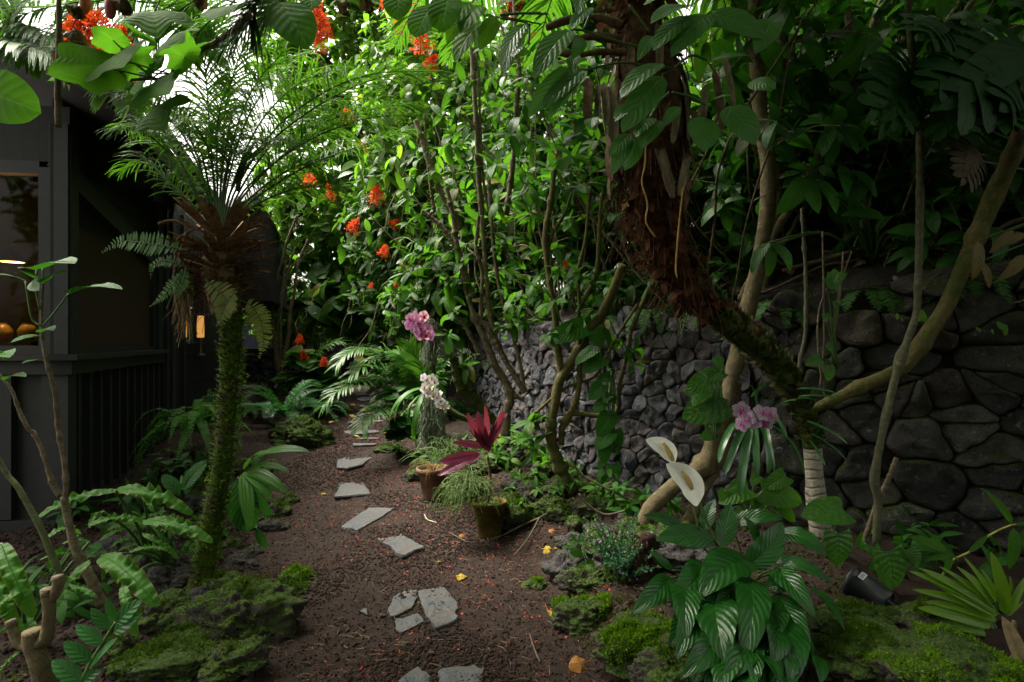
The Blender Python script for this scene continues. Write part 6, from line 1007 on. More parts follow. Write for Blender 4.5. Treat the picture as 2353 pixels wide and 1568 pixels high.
# ---------------------------------------------------------------- hedge trees and vines closing the view
def bush(label, c, r, ntip, k, T, size, mat, base=None, name='hedge_tree', cat='tree', flowers=(), fs=.4, fd=None, fsc=None, fds=None, open_=(50, 100), shell=.35, trunkmat=None, nb=12, dirb=(0, -.5, .35), clumpy=.35, group='trees and shrubs closing the garden'):
    global spots_scale
    c = A(c); b = A([c[0], c[1], .5]) if base is None else A(base); t = thing(name, label, cat, b, group); m = MB(); mid = c - A([0, 0, r[2] * .5]); m.tube([b, (b + mid) / 2 + jit(1, .15)[0], mid, c + A([0, 0, r[2] * .4])], [.09, .075, .06, .03], 9, 24, .15)
    P, D = ell(ntip, c, r, shell); keep = fbm(P, 1.3, 2, 7) > -clumpy - .3; P, D = P[keep], D[keep]
    for q in rng.choice(len(P), min(nb, len(P)), False): m.tube([mid, (mid + P[q]) / 2 + A([0, 0, .1]), P[q]], [.03, .018, .006], 5, 14, .1, cap=False)
    fr_ = P[P[:, 1] < c[1]]; vines(m, fr_[rng.choice(len(fr_), min(16, len(fr_)), False)] - A([0, .15, 0]), 1.6)
    m.build('trunk', trunkmat or stem_gray, t); m = MB(); h = rng.random(len(P)) < .72; dd = nrm(D + A(dirb) + jit(len(P), .3)); rosette(m, P[h], dd[h], k, T, size, open_); rosette(m, P[~h], dd[~h], k + 2, Tel if T is not Tel else Thrt, size * .62, open_); q = P[rng.choice(len(P), len(P) // 5, False)]; m.mix(Tbig, q + D[:len(q)] * 0 - A([0, .1, 0]), nrm(jit(len(q)) + A([0, -.3, -.6])), A([0, -1, .5]) + jit(len(q), .4), size * rng.uniform(1., 1.7, len(q))); m.build('crown', mat, t)
    if len(flowers): spots_scale = fsc; flowers_on(t, [pts(ZI, fds[q_] if fds else (fd or (c[1] - r[1] - .1)) - .25, s)[0] for q_, s in enumerate(flowers)], fs, start=rng.integers(0, 4)); spots_scale = None
    return t
Tsm = variants(4, L=1, W=.40, a=.6, b=.7, nl=4, nw=1, droop=.6, fold=.2)
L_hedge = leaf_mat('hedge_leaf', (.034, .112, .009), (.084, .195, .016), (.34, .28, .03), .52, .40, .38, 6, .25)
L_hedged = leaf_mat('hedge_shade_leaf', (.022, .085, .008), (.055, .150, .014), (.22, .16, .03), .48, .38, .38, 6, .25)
bush('tall heart leaved tree hung with scarlet pagoda flowers at the path end', at(795, 430, 11.6), (1.85, 1.3, 2.5), 1500, 5, Thrt, .19, L_hedge, at(830, 780, 11.8), flowers=['805,278', '838,352', '868,468', '712,432', '765,455', '808,535', '880,588', '905,522', '920,388'], fs=.5, fsc=[.42, .36, .50, .5, .42, .44, .36, .28, .32], fds=[9.6, 9.3, 8.7, 9.9, 9.7, 9.1, 8.6, 8.7, 8.8])
bush('fine leaved bush behind the low end wall', at(665, 690, 13.6), (1.35, .7, 1.25), 800, 8, Tsm, .15, L_bright)
bush('narrow heart leaved shrub against the sky beside the far roof', at(628, 560, 14.2), (.62, .8, 1.7), 520, 5, Thrt, .17, L_hedge)
bush('high bright tree top hung with scarlet flowers above the hedge', at(790, 110, 12.5), (2.0, 1.4, 2.0), 1100, 5, Thrt, .21, L_hedge, at(800, 700, 12.8), flowers=['722,30', '735,85', '700,65', '742,120', '895,22', '925,75', '965,120', '985,160', '960,40'], fs=.6, fsc=[.7, .8, .5, .5, .42, .42, .46, .4, .4], fds=[10.7, 10.7, 10.7, 10.7, 7.9, 7.7, 7.8, 7.7, 7.8])
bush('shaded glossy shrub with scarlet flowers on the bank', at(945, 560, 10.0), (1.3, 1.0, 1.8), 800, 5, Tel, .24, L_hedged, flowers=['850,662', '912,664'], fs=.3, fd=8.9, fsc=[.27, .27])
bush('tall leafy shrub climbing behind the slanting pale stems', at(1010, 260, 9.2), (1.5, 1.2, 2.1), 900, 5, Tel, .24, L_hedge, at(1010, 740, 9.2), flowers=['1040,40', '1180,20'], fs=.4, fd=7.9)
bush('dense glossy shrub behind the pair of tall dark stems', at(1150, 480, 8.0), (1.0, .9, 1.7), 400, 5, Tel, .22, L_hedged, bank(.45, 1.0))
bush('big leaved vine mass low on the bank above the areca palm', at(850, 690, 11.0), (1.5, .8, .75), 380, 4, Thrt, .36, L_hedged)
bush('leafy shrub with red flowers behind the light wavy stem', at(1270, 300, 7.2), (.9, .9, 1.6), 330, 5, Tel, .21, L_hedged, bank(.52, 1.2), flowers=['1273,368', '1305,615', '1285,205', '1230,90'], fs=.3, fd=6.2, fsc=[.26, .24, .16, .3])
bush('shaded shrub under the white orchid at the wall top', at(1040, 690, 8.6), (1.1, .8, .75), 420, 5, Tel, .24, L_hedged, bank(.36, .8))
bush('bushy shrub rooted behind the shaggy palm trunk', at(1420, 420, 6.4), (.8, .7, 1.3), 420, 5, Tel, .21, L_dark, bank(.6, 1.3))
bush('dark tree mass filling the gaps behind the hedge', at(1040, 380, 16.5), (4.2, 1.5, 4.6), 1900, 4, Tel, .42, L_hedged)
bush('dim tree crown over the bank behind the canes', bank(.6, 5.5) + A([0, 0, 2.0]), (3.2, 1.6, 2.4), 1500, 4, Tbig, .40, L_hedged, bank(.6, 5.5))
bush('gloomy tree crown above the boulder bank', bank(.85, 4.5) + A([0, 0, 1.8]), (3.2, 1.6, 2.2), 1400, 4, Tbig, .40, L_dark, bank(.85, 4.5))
# ---------------------------------------------------------------- overhead vine with big lobed leaves
def lob(t): return float(np.interp(abs(t), [0, .5, 1.05, 1.5, 2.0, 2.6, 2.95, 3.15], [1, .68, .80, .55, .60, .52, .44, .14]))
LT = [polar_leaf(lob, 60, 6, .12, .035, 0, 1), polar_leaf(lob, 60, 6, .3, .05, 0, 3)]
vine = thing('lobed_vine', 'overhanging vine with big lobed leaves and a scarlet flower head', 'vine', pts(ZA, 2.5, '1290,420')[0])
for k, q in enumerate(('690,460>330,520', '790,285>640,190', '1005,250>860,150', '1080,80>1100,270', '1290,400>1180,330', '940,445>960,330', '1010,480>1130,470', '1045,600>960,680', '1045,600>1180,660', '1090,745>1165,905', '1600,40>1470,150', '500,470>560,560', '780,400>860,470', '1180,280>1290,300', '1340,350>1430,300')):
    a, b_ = q.split('>'); d = 2.35 + .12 * (k % 4); m = MB(); put(m, LT[k % 2], pts(ZA, d, a)[0], pts(ZA, d - .12, b_)[0], (rng.normal(0, .3), -1, .12 + .25 * (k % 3)), rng.uniform(.9, 1.1)); m.tube(np.vstack([pts(ZA, d, a), pts(ZA, 2.5, '1060,545' if k < 9 else '1200,520')]) if k not in (3, 10) else pts(ZA, 2.5, a + ' ' + ('1150,-80' if k == 3 else '1700,-60')), .0035, 5, 8, mi=1); m.build('leaf', [L_vine, stem_green], vine)
m = MB(); put(m, leaf(1, .6, .5, .55, 14, 4, .4, .2, .02, 2), pts(ZA, 2.0, '-160,600')[0], pts(ZA, 1.95, '288,790')[0], (.15, -1, -.1)); m.build('leaf', L_vine, vine)
for a, b_, d in (('380,20', '575,335', 2.6), ('610,-60', '600,75', 2.7), ('1210,-60', '1205,145', 2.7), ('1440,40', '1330,265', 2.9), ('1560,-40', '1510,230', 2.9)): m = MB(); put(m, leaf(1, .62, .5, .6, 12, 3, .4, .15, .03, 2), pts(ZD, d, a)[0], pts(ZD, d - .1, b_)[0], (0, -.8, .6)); m.build('leaf', L_vine, vine)
m = MB(); m.tube(pts(ZA, 2.5, '1750,100 1560,260 1400,350 1290,420 1200,520 1120,555 1050,550 900,560'), [.012, .011, .009, .006], 7, 40, .12); m.build('stem', stem_gray, vine)
C, _ = ell(110, A([-1.6, .6, 4.1]), (2.4, 2.2, .6), .1); C = C[C[:, 2] > 1.9 + .62 * C[:, 1]]; m = MB(); rosette(m, C, nrm(jit(len(C)) + A([0, 0, .4])), 4, Thrt, .34, (50, 100)); m.build('foliage', L_vine, vine)  # unseen leaves overhead, added to the vine to shade the near ground
spots_scale = [.18, .2, .17]; flowers_on(vine, [pts(ZA, 2.75, s)[0] for s in ('570,330', '740,500', '680,300')], 1.); spots_scale = None
for nm, u, v, lb in (('hanging_fruit', 770, 55, 'pink oval fruit hanging beside a withered leaf at the top edge'), ('hanging_fruit', 594, 10, 'orange fruit hanging at the top edge beside the pink oval one')):
    c = at(*ZA(u, v), 2.4); th = np.linspace(0, PI, 14); m = MB(); lathe(m, c, [(max(.0005, .022 * math.sin(a)**.8), -.047 * math.cos(a)) for a in th], 16); m.tube([c + A([0, 0, .045]), c + A([.01, 0, .3])], .002, 5, 6); tag(m.build(nm, plain('fruit_skin_%d' % u, (.36, .06, .09) if u > 700 else (.40, .12, .03), .45, .4, .35, 30, .1)), lb, 'fruit')
def crumple(label, u, v, sz, zz, d, n=4):
    sz = sz * .62
    c = at(*zz(u, v), d); m = MB()
    for k in range(n): put(m, leaf(1, .6, .4, .4, 8, 3, 2.2, .8, .25, 3), c + A([rng.normal(0, sz * .2), 0, sz * .5]), c + A([rng.normal(0, sz * .25), rng.normal(0, sz * .3), -sz * .5]), jit(1)[0])
    m.tube([c + A([0, 0, sz * .4]), c + A([.01, .02, sz * 1.6])], .002, 4, 5); tag(m.build('withered_leaf', leaf_mat('withered_%d' % u, (.035, .022, .014), (.09, .06, .035), None, .15, .8, .1, 5, .2)), label, 'leaf')
for u, v, s, lb in ((490, 270, .10, 'black crumpled leaf hanging over the scarlet flower head'), (380, 400, .08, 'small crumpled brown leaf on the hanging stick'), (475, 530, .08, 'ochre withered leaf hanging beside the hanging stick'), (528, 80, .08, 'curled dark leaf hanging between the two fruits and stick'), (850, 40, .09, 'curled brown leaf touching the pink fruit'), (1410, 20, .08, 'brown curled leaf at the top edge before the palm fronds')): crumple(lb, u, v, s, ZA, 2.4)
for u, v, s, lb in ((840, 60, .12, 'withered leaf dangling right of the tall scarlet flowers'), (980, 40, .12, 'shrivelled pale brown leaf between scarlet flowers at the top')): crumple(lb.replace('right of', 'beside'), u, v, s, ZD, 3.6)
m = MB(); m.tube(pts(ZA, 2.35, '412,-60 412,230 405,500 402,650 408,885'), [.009, .011, .012, .013], 8, 24, .15); m.tube(pts(ZA, 2.34, '330,520 420,525'), .005, 6, 6); tag(m.build('hanging_stick', twig_m), 'broken vertical stick hanging in front of the dark eave', 'stick')
# feather palm hanging in from the upper corner
fpz = thing('feather_palm', 'feather palm hanging long fronds in front of the roof corner', 'palm', at(-200, 60, 3.2)); prf = lambda q: np.minimum(1, .55 + 2 * q) * (1 - .4 * q**2)
for s, LL, d in (('-200,100 100,60 420,30 700,-60', .34, 3.3), ('-100,420 0,300 60,170 90,0', .3, 3.0), ('600,-100 520,60 500,200 540,340', .34, 3.4), ('1500,-50 1300,40 1150,180 1080,330', .36, 3.2), ('1650,60 1500,120 1380,230 1300,400', .34, 3.0), ('-100,180 130,170 330,230 520,330 640,450', .34, 3.1), ('1000,-100 900,40 860,200 880,380', .34, 3.6), ('1350,-100 1300,60 1330,220 1420,380', .3, 3.5), ('-150,250 50,280 200,320 340,375 470,470', .33, 2.9), ('-100,330 60,350 180,380 300,450', .30, 3.0), ('1050,-120 800,-10 500,20 200,90 -60,200', .40, 3.1), ('1350,-80 1150,60 950,170 780,300 700,420', .34, 3.2), ('800,-150 560,60 420,200 330,330', .36, 3.3), ('1650,20 1450,-20 1250,20 1050,100 900,210', .34, 3.4), ('300,-150 180,0 100,150 60,270', .36, 3.2), ('1500,330 1380,150 1260,20 1160,-80', .36, 3.5), ('1200,-100 1050,-30 850,20 650,90', .36, 3.3), ('900,330 820,420 780,520 770,640', .26, 3.3), ('1050,300 980,430 940,560 930,700', .24, 3.4)):
    m = MB(); frond(m, pts(ZA, d, s), 34, LL, .017, 66, 40, prf, .7, .1, .05, 1, 5, .006, (0, -.5, 1), .1); m.build('frond', [L_palm, stem_green], fpz)
fp2 = thing('feather_palm', 'dark drooping palm frond ends hanging before the bright hedge', 'palm', at(620, -120, 2.9))
for s, LL, d in (('1900,-120 1780,40 1680,180 1600,300 1560,330', .34, 2.6), ('2050,-100 1950,30 1850,120 1800,200', .4, 2.8), ('1880,-150 1800,-20 1760,80 1740,160', .42, 2.7), ('2100,-200 2000,-60 1900,20', .4, 3.0)):
    m = MB(); frond(m, pts(ZA, d, s), 34, LL, .016, 70, 45, prf, 2.2, .25, .1, 1, 6, .006, (0, -.3, 1), .15); m.build('frond', [leaf_mat('dark_palm_leaflet', (.015, .05, .016), (.03, .085, .03), None, .3, .3, .55, 0, 0, None, .3, fibre=3) if 'dark_palm_leaflet' not in MATS else MATS['dark_palm_leaflet'], stem_green], fp2)
# tall palm fronds arching in front of the flowering hedge
areca('palm arching silver edged fronds in front of the flowering hedge', at(1330, 700, 8.2), ['1200,1568 1300,900 1350,500 1250,330 1050,290 850,400 700,500', '1210,1568 1400,800 1500,450 1480,250 1300,280 1100,330', '1190,1568 1280,1000 1250,700 1100,620 900,680', '1200,1568 1250,1100 1150,850 1000,780'], 6.5, .55, .03, zz=ZD, n=44) if False else None
bush('leafy shrub filling the gap between shaggy palm and speckled trunk', at(1660, 480, 5.6), (.8, .7, 1.2), 420, 5, Tel, .22, L_mid, bank(.68, .9))

m = MB(); P = np.stack([rng.uniform(-9, 9, 2600), rng.uniform(-6.5, -4.5, 2600), rng.uniform(0, 6.5, 2600)], 1); rosette(m, P, nrm(jit(2600) + A([0, .6, .4])), 4, Tbig, .55, (40, 100)); struct(m.build('unseen_shade_foliage', L_mid), 'stuff')  # unseen leaf mass behind the camera, added to block sky light and reflections
bush('leafy shrub spreading under the top edge beside the shaggy palm', at(1300, 20, 8.2), (1.0, .8, .9), 420, 5, Tel, .24, L_hedged, bank(.5, 2.2))
# ---------------------------------------------------------------- cinders, petals, twigs, fallen leaves
ico = (1 + 5**.5) / 2; IV = nrm(A([(-1, ico, 0), (1, ico, 0), (-1, -ico, 0), (1, -ico, 0), (0, -1, ico), (0, 1, ico), (0, -1, -ico), (0, 1, -ico), (ico, 0, -1), (ico, 0, 1), (-ico, 0, -1), (-ico, 0, 1)]))
IF = np.asarray([(0,11,5),(0,5,1),(0,1,7),(0,7,10),(0,10,11),(1,5,9),(5,11,4),(11,10,2),(10,7,6),(7,1,8),(3,9,4),(3,4,2),(3,2,6),(3,6,8),(3,8,9),(4,9,5),(2,4,11),(6,2,10),(8,6,7),(9,8,1)])
def pebbles(mb, P, S):
    n = len(P); k = rng.integers(0, 8, n)
    for q in range(8):
        r = np.random.default_rng(q); V = IV * r.uniform(.65, 1.15, (12, 1)) * A([1, .85, .75]); w = np.flatnonzero(k == q); a = rng.uniform(0, 6.28, len(w)); D = np.stack([np.cos(a), np.sin(a), rng.normal(0, .4, len(w))], 1); mb.inst((V, IF, np.zeros((12, 2))), P[w], D, A([0, 0, 1.]) + jit(len(w), .4), S[w])
def scatter(n, y0, y1, xa, xb, power=1.0):
    y = y0 + (y1 - y0) * rng.random(n)**power; f = rng.random(n); x = xa(y) + (xb(y) - xa(y)) * f; return np.stack([x, y, gz(x, y)], 1)
m = MB(); P = scatter(52000, 2.2, 10.5, lambda y: xl(y) - .5, lambda y: xr(y) + .25, 2.0); dens = fbm(P * A([1, 1, 0]), 1.7, 3, 21); keep = (dens > -.12) | (rng.random(len(P)) < .28); P = P[keep]; dens = dens[keep]; S = rng.uniform(.0035, .0085, len(P)) * (1 + .4 * (dens > .1)) * (1 + .6 * (rng.random(len(P)) > .96)); pebbles(m, P + A([0, 0, .004]), S)

for c, Ps in STEP_AT:
    k = rng.integers(0, len(Ps), 40); q = Ps[k] + (c - Ps[k]) * rng.normal(-.03, .06, (40, 1)); q[:, 2] = Ps[:, 2].mean() + .006; pebbles(m, q, rng.uniform(.003, .009, 40))
P = scatter(9000, 1.9, 5.5, lambda y: xl(y) - 2.0, lambda y: xl(y) - .1); pebbles(m, P, rng.uniform(.006, .02, len(P))); P = scatter(6000, 2.0, 6.5, lambda y: xr(y) + .1, lambda y: xr(y) + 1.6); pebbles(m, P, rng.uniform(.005, .02, len(P)))
struct(m.build('gravel', cinder), 'stuff')
petal = leaf_mat('fallen_petal', (.42, .022, .012), (.60, .06, .022), (.55, .16, .30), .2, .6, .3, 0, 0)
m = MB(); P = scatter(3800, 2.2, 9.5, lambda y: xl(y) + .1, lambda y: xr(y) + .45, .8); keep = fbm(P * A([1, 1, 0]), 1.5, 3, 4) + .5 * (P[:, 0] - xl(P[:, 1])) / 1.2 > .25; P = P[keep]; m.mix([leaf(1, .3, .4, .4, 3, 1, 1.2, .3), leaf(1, .6, .4, .4, 2, 1, .6, .5)], P + A([0, 0, .006]), nrm(jit(len(P)) * A([1, 1, .3])), A([0, 0, 1.]) + jit(len(P), .3), rng.uniform(.008, .021, len(P))); struct(m.build('fallen_petals', petal), 'stuff')
m = MB(); P = scatter(2000, 2.1, 6.5, lambda y: xl(y) - .3, lambda y: xr(y) + .7)
for p in P: a = rng.uniform(0, 6.28); L = rng.uniform(.015, .07); d = A([math.cos(a), math.sin(a), .05]) * L; m.tube([p + A([0, 0, .006]), p + d * .5 + jit(1, L * .12)[0] + A([0, 0, .008]), p + d + A([0, 0, .006])], rng.uniform(.0006, .0016), 3, 4, cap=False)
struct(m.build('twig_litter', plain('straw_litter', (.17, .11, .065), .9, .1, .5, 3, 0, col2=(.30, .22, .14))), 'stuff')
m = MB(); P = scatter(420, 1.9, 5.0, lambda y: xr(y) + .1, lambda y: xr(y) + 1.6); m.mix([leaf(1, .5, .5, .6, 5, 1, 1.2, .3, .05, 2)], P + A([0, 0, .01]), nrm(jit(len(P)) * A([1, 1, .25])), A([0, 0, 1.]) + jit(len(P), .4), rng.uniform(.015, .05, len(P))); P = scatter(380, 1.9, 6.0, lambda y: xl(y) - 1.8, lambda y: xl(y)); m.mix([leaf(1, .5, .5, .6, 5, 1, 1.2, .3, .05, 2)], P + A([0, 0, .01]), nrm(jit(len(P)) * A([1, 1, .25])), A([0, 0, 1.]) + jit(len(P), .4), rng.uniform(.015, .05, len(P))); struct(m.build('leaf_debris', L_dead), 'stuff')
# moss creeping over the soil of both beds
m = MB(); P = scatter(60000, 1.9, 6.5, lambda y: xr(y) + .02, lambda y: xr(y) + 1.5); f = fbm(P * A([1, 1, 0]), 3.2, 4, 31); P = P[f > .12]; moss_on(m, P, np.tile(A([[0, 0, 1.]]), (len(P), 1)), .013); P = scatter(30000, 2.0, 6.5, lambda y: xl(y) - 1.3, lambda y: xl(y) + .05); f = fbm(P * A([1, 1, 0]), 3.2, 4, 35); P = P[f > .38]; moss_on(m, P, np.tile(A([[0, 0, 1.]]), (len(P), 1)), .013); struct(m.build('ground_moss', moss_m), 'stuff')
# green groundcover hugging the house side and far bed so that no bare soil shows
def low(label, u, v, n, size, mat, T=None): b = ground(u, v); t = thing('bed_plant', label, 'plant', b, 'low plants of the far beds'); m = MB(); C, D = ell(n, b + A([0, 0, .12]), (.45, .35, .22), .3); C[:, 2] = np.maximum(C[:, 2], b[2] + .04); rosette(m, C, nrm(D + A([0, -.2, .6])), 5, T or Tgl, size, (50, 100)); m.build('foliage', mat, t)
low('leafy low plant hiding the front of the terracotta pot', 985, 1060, 12, .12, L_mid); low('leafy low plant between the ti plant and wall', 1190, 1060, 18, .16, L_mid); low('leafy low plant by the mossy yellow green rock', 1260, 1180, 10, .10, L_mid)
low('leafy low plant under the tall crisped fern by the skirt', 250, 1200, 16, .18, L_dark); low('leafy low plant between boston fern and house skirt', 400, 1110, 18, .17, L_dark); low('leafy low plant behind the cut stump at the picture edge', 150, 1380, 16, .15, L_fg); low('leafy low plant along the mossy rocks behind the palm foot', 420, 1270, 14, .13, L_fg); low('leafy low plant at the foot of the forked brown stems', 1140, 1040, 20, .17, L_mid); low('leafy low plant at the foot of the leaning olive stems', 1260, 1110, 16, .14, L_mid); low('leafy low plant at the wall foot under the trailing pothos', 1420, 1160, 14, .13, L_mid); low('leafy low plant at the boulder foot behind the pot', 2120, 1290, 14, .14, L_fg); low('leafy low plant behind the bent twigs beside the pale root', 1480, 1180, 12, .12, L_fg)
low('leafy low plant between the cycad and the end wall', 640, 900, 26, .22, L_dark); low('leafy low plant on the path side of the red flowered plant', 745, 925, 24, .2, L_dark); low('leafy low plant under the pink orchid moss', 960, 985, 20, .2, L_dark); low('leafy low plant against the house base by the far window', 520, 945, 22, .2, L_dark); low('leafy low plant behind the terracotta pot', 1020, 960, 22, .2, L_dark)
for k, (s_, e_, sz, mt, lb) in enumerate(((.55, .5, .24, L_dark, 'leafy plant at the bank edge behind the small stone wall'), (.62, .45, .24, L_dark, 'leafy plant at the bank edge under the shaggy palm'), (.69, .5, .26, L_dark, 'leafy plant at the bank edge behind the speckled trunk'), (.75, .9, .26, L_dark, 'dark leafy plant on the bank between two thin stems'), (.8, .6, .26, L_dark, 'dark leafy plant on the bank above the pale boulder'), (.86, .7, .28, L_dark, 'dark leafy plant on the bank below the monstera'), (.93, .6, .28, L_dark, 'dark leafy plant on the bank in the upper corner'), (.64, 1.2, .26, L_dark, 'leafy plant higher on the bank behind the shaggy palm'), (.72, 1.5, .28, L_dark, 'leafy plant higher on the bank behind the forked stem'), (.79, 1.4, .28, L_dark, 'leafy plant higher on the bank behind the slender stem'), (.87, 1.5, .3, L_dark, 'leafy plant higher on the bank behind the monstera leaves'), (.48, .4, .22, L_mid, 'leafy plant at the bank edge behind the forked brown stems'), (.40, .4, .22, L_mid, 'leafy plant at the bank edge behind the orchids'), (.52, .16, .2, L_mid, 'leafy plant overhanging the small stone wall by the leaning olive stem'), (.58, .18, .2, L_mid, 'leafy plant overhanging the small stone wall left of the shaggy palm'.replace('left of', 'just before')), (.66, .16, .22, L_dark, 'leafy plant overhanging the wall between shaggy palm and speckled trunk'), (.72, .2, .22, L_dark, 'leafy plant overhanging the wall behind the thin bare stem'), (.83, .2, .24, L_dark, 'leafy plant overhanging the boulder wall behind the bent branch'), (.9, .2, .24, L_dark, 'leafy plant overhanging the boulder wall at the frame edge'))):
    b = bank(s_, e_); t = thing('bank_plant', lb, 'plant', b, 'low plants on the bank'); m = MB(); C, D = ell(16, b + A([0, 0, .25]), (.5, .4, .35), .3); mw = MB()
    for c_ in C: mw.tube([b, (b + c_) / 2 + jit(1, .06)[0], c_], [.008, .004], 4, 8, cap=False)
    mw.build('stem', stem_gray, t); rosette(m, C, nrm(D + A([-.1, -.3, .6])), 5, Tbig, sz, (50, 100)); m.build('foliage', mt, t)
for k in range(9):
    s_ = .66 + .035 * k; b = bank(s_, .06) + A([0, 0, .02]); t = thing('bank_fern', 'dark fern hanging over the lip of the boulder wall', 'fern', b, 'ferns along the wall lip')
    for q in range(9): az = rng.uniform(2.6, 5.2); m = MB(); frond(m, arc(b, (math.cos(az), math.sin(az), .7), rng.uniform(.25, .5), 2.6, 7), 24, .06, .014, 80, 60, None, .3, .05, .1, 1, 2, .0025); m.build('frond', [L_fern, stem_green], t)
m = MB(); Pb = A([bank(rng.uniform(.55, 1), abs(rng.normal(0, .22))) for _ in range(9000)]) + A([0, 0, .05]); f = fbm(Pb, 2.6, 4, 51); Pb = Pb[f > .05]; moss_on(m, Pb, np.tile(A([[-.3, -.4, 1.]]), (len(Pb), 1)), .02); struct(m.build('bank_moss', moss_m), 'stuff')
m = MB(); Pb = A([bank(rng.uniform(.4, 1), rng.uniform(.05, 2.6)) for _ in range(700)]) + A([0, 0, .08]); m.mix([leaf(1, .5, .5, .6, 5, 1, 1.2, .3, .05, 2)], Pb, nrm(jit(len(Pb)) * A([1, 1, .4])), A([-.3, -.4, 1.]) + jit(len(Pb), .4), rng.uniform(.05, .16, len(Pb))); struct(m.build('bank_debris', L_dead), 'stuff')
for k in range(14):
    s0 = rng.uniform(.62, .98); e0 = rng.uniform(.03, .5); m = MB(); Pr = A([bank(min(1, s0 + .02 * q + rng.normal(0, .004)), e0 + rng.normal(0, .08) + .05 * q) + A([0, 0, .10 + rng.normal(0, .03)]) for q in range(6)]); m.tube(Pr, [rng.uniform(.008, .02), .006], 6, 24, .2); tag(m.build('bank_root', twig_m), 'bare root crawling over the dark bank above the boulders', 'root', 'roots crawling over the bank')
RUB = []
for k in range(74):
    y = rng.uniform(3.4, 7.2); x = xr(y) + rng.uniform(.05, .95); RUB.append((x, y, 0))
for k in range(26):
    y = rng.uniform(2.6, 6.2); x = xl(y) - rng.uniform(.02, .9); RUB.append((x, y, 1))
for k, (x, y, sd) in enumerate(RUB):
    r_ = rng.uniform(.05, .135); boulder('lava_rock', A([x, y, float(gz(x, y)) + r_ * .15]), (r_ * rng.uniform(.9, 1.4), r_, r_ * rng.uniform(.6, .9)), mossrock if k % 3 else barerock, ('small rugged lava rock half sunk among the rubble under the small wall', 'small rugged lava rock half sunk in the bed by the house skirt')[sd], 60 + k, 260 if k % 3 else 60, .34, group=('small rocks under the wall', 'small rocks by the house')[sd], mossz=.3)
FL = [(ZF, 1000, 920, .075, 0, 'yellow fallen leaf with an upright stalk beside the broken step', L_yellow), (ZF, 1540, 750, .075, 1, 'largest yellow fallen leaf by the mossy edge under the spoon leaves', L_yellow), (ZF, 1595, 735, .035, 2, 'pale small leaf beside the largest yellow one', L_yellow), (ZF, 1020, 660, .045, 0, 'orange curled leaf on bare soil near the yellow pot', L_orange), (ZF, 1555, 1133, .06, 2, 'pale yellow leaf lying level with the bright moss mound', L_yellow), (ZF, 1765, 1490, .10, 0, 'big orange brown leaf at the lower edge beside moss', L_orange), (ZF, 145, 392, .05, 1, 'folded yellow leaf beside the notched slate stone', L_yellow), (ZF, 1415, 300, .06, 1, 'ochre leaf on the rocks behind the yellow pot', L_orange), (ZF, 860, 828, .028, 2, 'tiny yellow leaf sliver past the tilted slate', L_yellow), (ZF, 1820, 1315, .09, 2, 'curled dark brown leaf under the peace lily tips', L_dead),
 (ZC, 1710, 1035, .075, 1, 'orange leaf on top of the biggest mossy boulder', L_orange), (ZC, 1120, 1530, .06, 2, 'brown leaf on the low moss rock at the lower edge', L_orange), (ZF, 300, 1230, .06, 1, 'brown dry leaf in the cinders below the slate chip', L_dead), (ZF, 520, 1150, .04, 1, 'curled olive leaf touching the rounded slate shard', L_dead), (ZF, 1580, 625, .05, 0, 'rusty leaf scrap on the mossy rock by the twig', L_orange),
 (ZE, 790, 1325, .11, 0, 'yellow leaf in front of the pale far slab, path edge', L_yellow), (ZE, 795, 1362, .10, 1, 'yellow leaf level with the slab carrying a green leaf', L_yellow), (ZE, 860, 1327, .12, 1, 'yellow leaf lying on the pale far slab end', L_yellow), (ZE, 985, 1252, .13, 0, 'orange yellow leaf beside the second farthest slab', L_yellow), (ZE, 945, 1238, .10, 1, 'small yellow leaf at the corner of the second farthest slab', L_yellow), (ZE, 682, 1400, .09, 2, 'lone yellow leaf at the fern side of the path', L_yellow), (ZE, 830, 1490, .09, 0, 'yellow leaf on the lip of the wide ragged slate', L_yellow), (ZE, 1020, 1440, .11, 1, 'orange leaf near the wide ragged slate, plant side', L_orange), (ZE, 1012, 1468, .10, 0, 'yellow crumpled leaf under the broad leaved plant', L_yellow), (ZE, 785, 1292, .10, 2, 'ochre leaf under the low palm frond tip', L_orange), (ZE, 905, 1345, .09, 1, 'yellow leaf stuck between two far slabs', L_yellow), (ZE, 960, 1268, .10, 2, 'orange leaf just below the second farthest slab', L_orange), (ZE, 1000, 1285, .10, 1, 'ochre leaf at the areca side of the pale slab', L_orange)]
LFT = [polar_leaf(lambda t: float(np.interp(abs(t), [0, .6, 1.3, 2.2, 2.9, 3.15], [1, .75, .72, .62, .5, .2])), 30, 4, .4, .09, 0, s) for s in (1, 4)] + [leaf(1, .45, .55, .6, 8, 2, .8, .35, .06, 2)]
for z, u, v, s, k, lb, mt in FL:
    p = ground(*z(u, v), .012 + s * .12); a = rng.uniform(0, 6.28); m = MB(); d = A([math.cos(a), math.sin(a), .25])
    m.inst(LFT[k], [p], [d], [A([rng.normal(0, .35), -.35 + rng.normal(0, .2), 1])], [s * (.62 if k < 2 else 1.1)]); m.tube([p, p - d * s * .5 + A([0, 0, s * .15]), p - d * s * .9 + A([0, 0, s * .5])], .0016, 4, 8); tag(m.build('fallen_leaf', mt), lb, 'leaf', 'fallen leaves on the ground')
m = MB(); gp = lambda s, l: A([ground(*ZF(*map(float, w.split(',')[:2])), l) for w in s.split()])
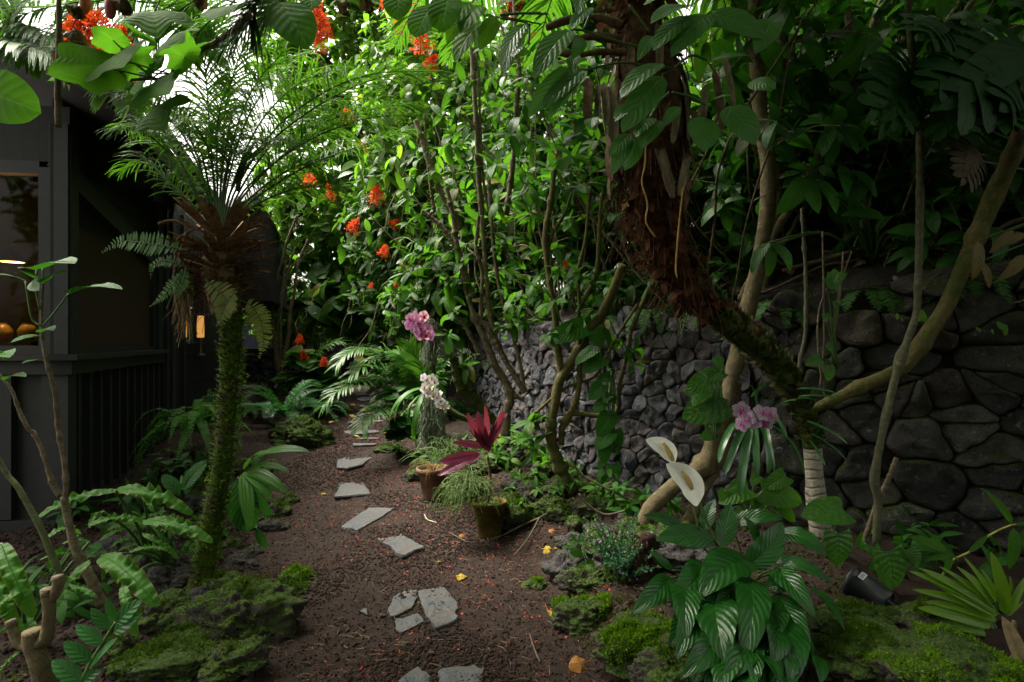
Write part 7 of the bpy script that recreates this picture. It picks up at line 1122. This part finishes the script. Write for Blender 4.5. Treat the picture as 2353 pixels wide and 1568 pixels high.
m.tube(gp('1110,735 1250,685 1400,620 1505,575 1640,495', .045), [.003, .006, .008, .009], 6, 30, .15); m.tube(gp('1340,812 1430,705 1503,577', .045), [.003, .006, .007], 6, 16, .15); m.tube(gp('1160,620 1185,700', .01), .004, 5, 6); tag(m.build('fallen_branch', twig_m), 'forked bare branch lying from the mossy rocks onto the path', 'branch')
m = MB(); m.tube(np.vstack([pts(ZF, 4.2, '1690,150 1760,260 1880,330 2060,420'), ]), [.008, .008, .007], 6, 24, .12); m.tube(pts(ZF, 4.1, '1750,385 1800,450 1910,515 2040,492'), [.008, .009, .008], 6, 20, .12); tag(m.build('fallen_branch', twig_m), 'pale bent branches propped against the wall foot', 'branch')
m = MB(); m.tube(gp('940,640 1050,705', .012), .0045, 5, 8, .1); tag(m.build('twig', twig_m), 'short bare twig on the soil before the tilted slate', 'twig'); m = MB(); m.tube(gp('780,520 800,560 858,578', .012), .005, 5, 8, .1); tag(m.build('twig', plain('pale_twig', (.35, .28, .16), .8)), 'pale hooked twig beside the pointed slate stone', 'twig'); m = MB(); m.tube(gp('1440,1280 1470,1370 1505,1448', .012), .0045, 5, 8, .1); tag(m.build('twig', twig_m), 'long straw twig near the lower edge of the path', 'twig')
# ---------------------------------------------------------------- camera, sky, sun
cd = bpy.data.cameras.new('camera'); cam = bpy.data.objects.new('camera', cd); COL.objects.link(cam); cam.location = (0, 0, H); cam.rotation_euler = (PI / 2, 0, 0)
cd.lens = 20; cd.sensor_width = 36; cd.clip_start = .05; cd.clip_end = 2000; scene.camera = cam
SUN_EL, SUN_AZ = math.radians(60), math.radians(-68)      # azimuth from +Y, to the left: high behind the hedge
w = bpy.data.worlds.new('World'); scene.world = w; w.use_nodes = True; nt = w.node_tree; bg = nt.nodes['Background']
sky = nt.nodes.new('ShaderNodeTexSky'); sky.sky_type = 'NISHITA'; sky.sun_disc = False; sky.sun_elevation = SUN_EL; sky.sun_rotation = SUN_AZ; sky.air_density = 1.0; sky.dust_density = 6.0; sky.ozone_density = .3
hs = nt.nodes.new('ShaderNodeHueSaturation'); hs.inputs['Saturation'].default_value = .2; nt.links.new(sky.outputs[0], hs.inputs['Color']); wm = nt.nodes.new('ShaderNodeMix'); wm.data_type = 'RGBA'; wm.blend_type = 'MULTIPLY'; wm.inputs[0].default_value = 1; wm.inputs[7].default_value = (1., .955, .86, 1); nt.links.new(hs.outputs[0], wm.inputs[6]); nt.links.new(wm.outputs[2], bg.inputs[0]); bg.inputs[1].default_value = .15
s = bpy.data.lights.new('sun', 'SUN'); s.energy = 3.2; s.angle = math.radians(28); s.color = (1., .95, .82); so = bpy.data.objects.new('sun', s); COL.objects.link(so)
d = Vector((math.sin(SUN_AZ) * math.cos(SUN_EL), math.cos(SUN_AZ) * math.cos(SUN_EL), math.sin(SUN_EL))); so.rotation_euler = d.to_track_quat('Z', 'Y').to_euler(); so.location = d * 30
v = scene.view_settings; v.view_transform = 'Standard'; v.look = 'None'; v.gamma = 1; v.exposure = 2.0; v.use_curve_mapping = False
c = scene.cycles; c.use_denoising = True; c.max_bounces = 7; c.diffuse_bounces = 4; c.glossy_bounces = 2; c.transmission_bounces = 4; c.transparent_max_bounces = 8; c.caustics_reflective = False; c.caustics_refractive = False
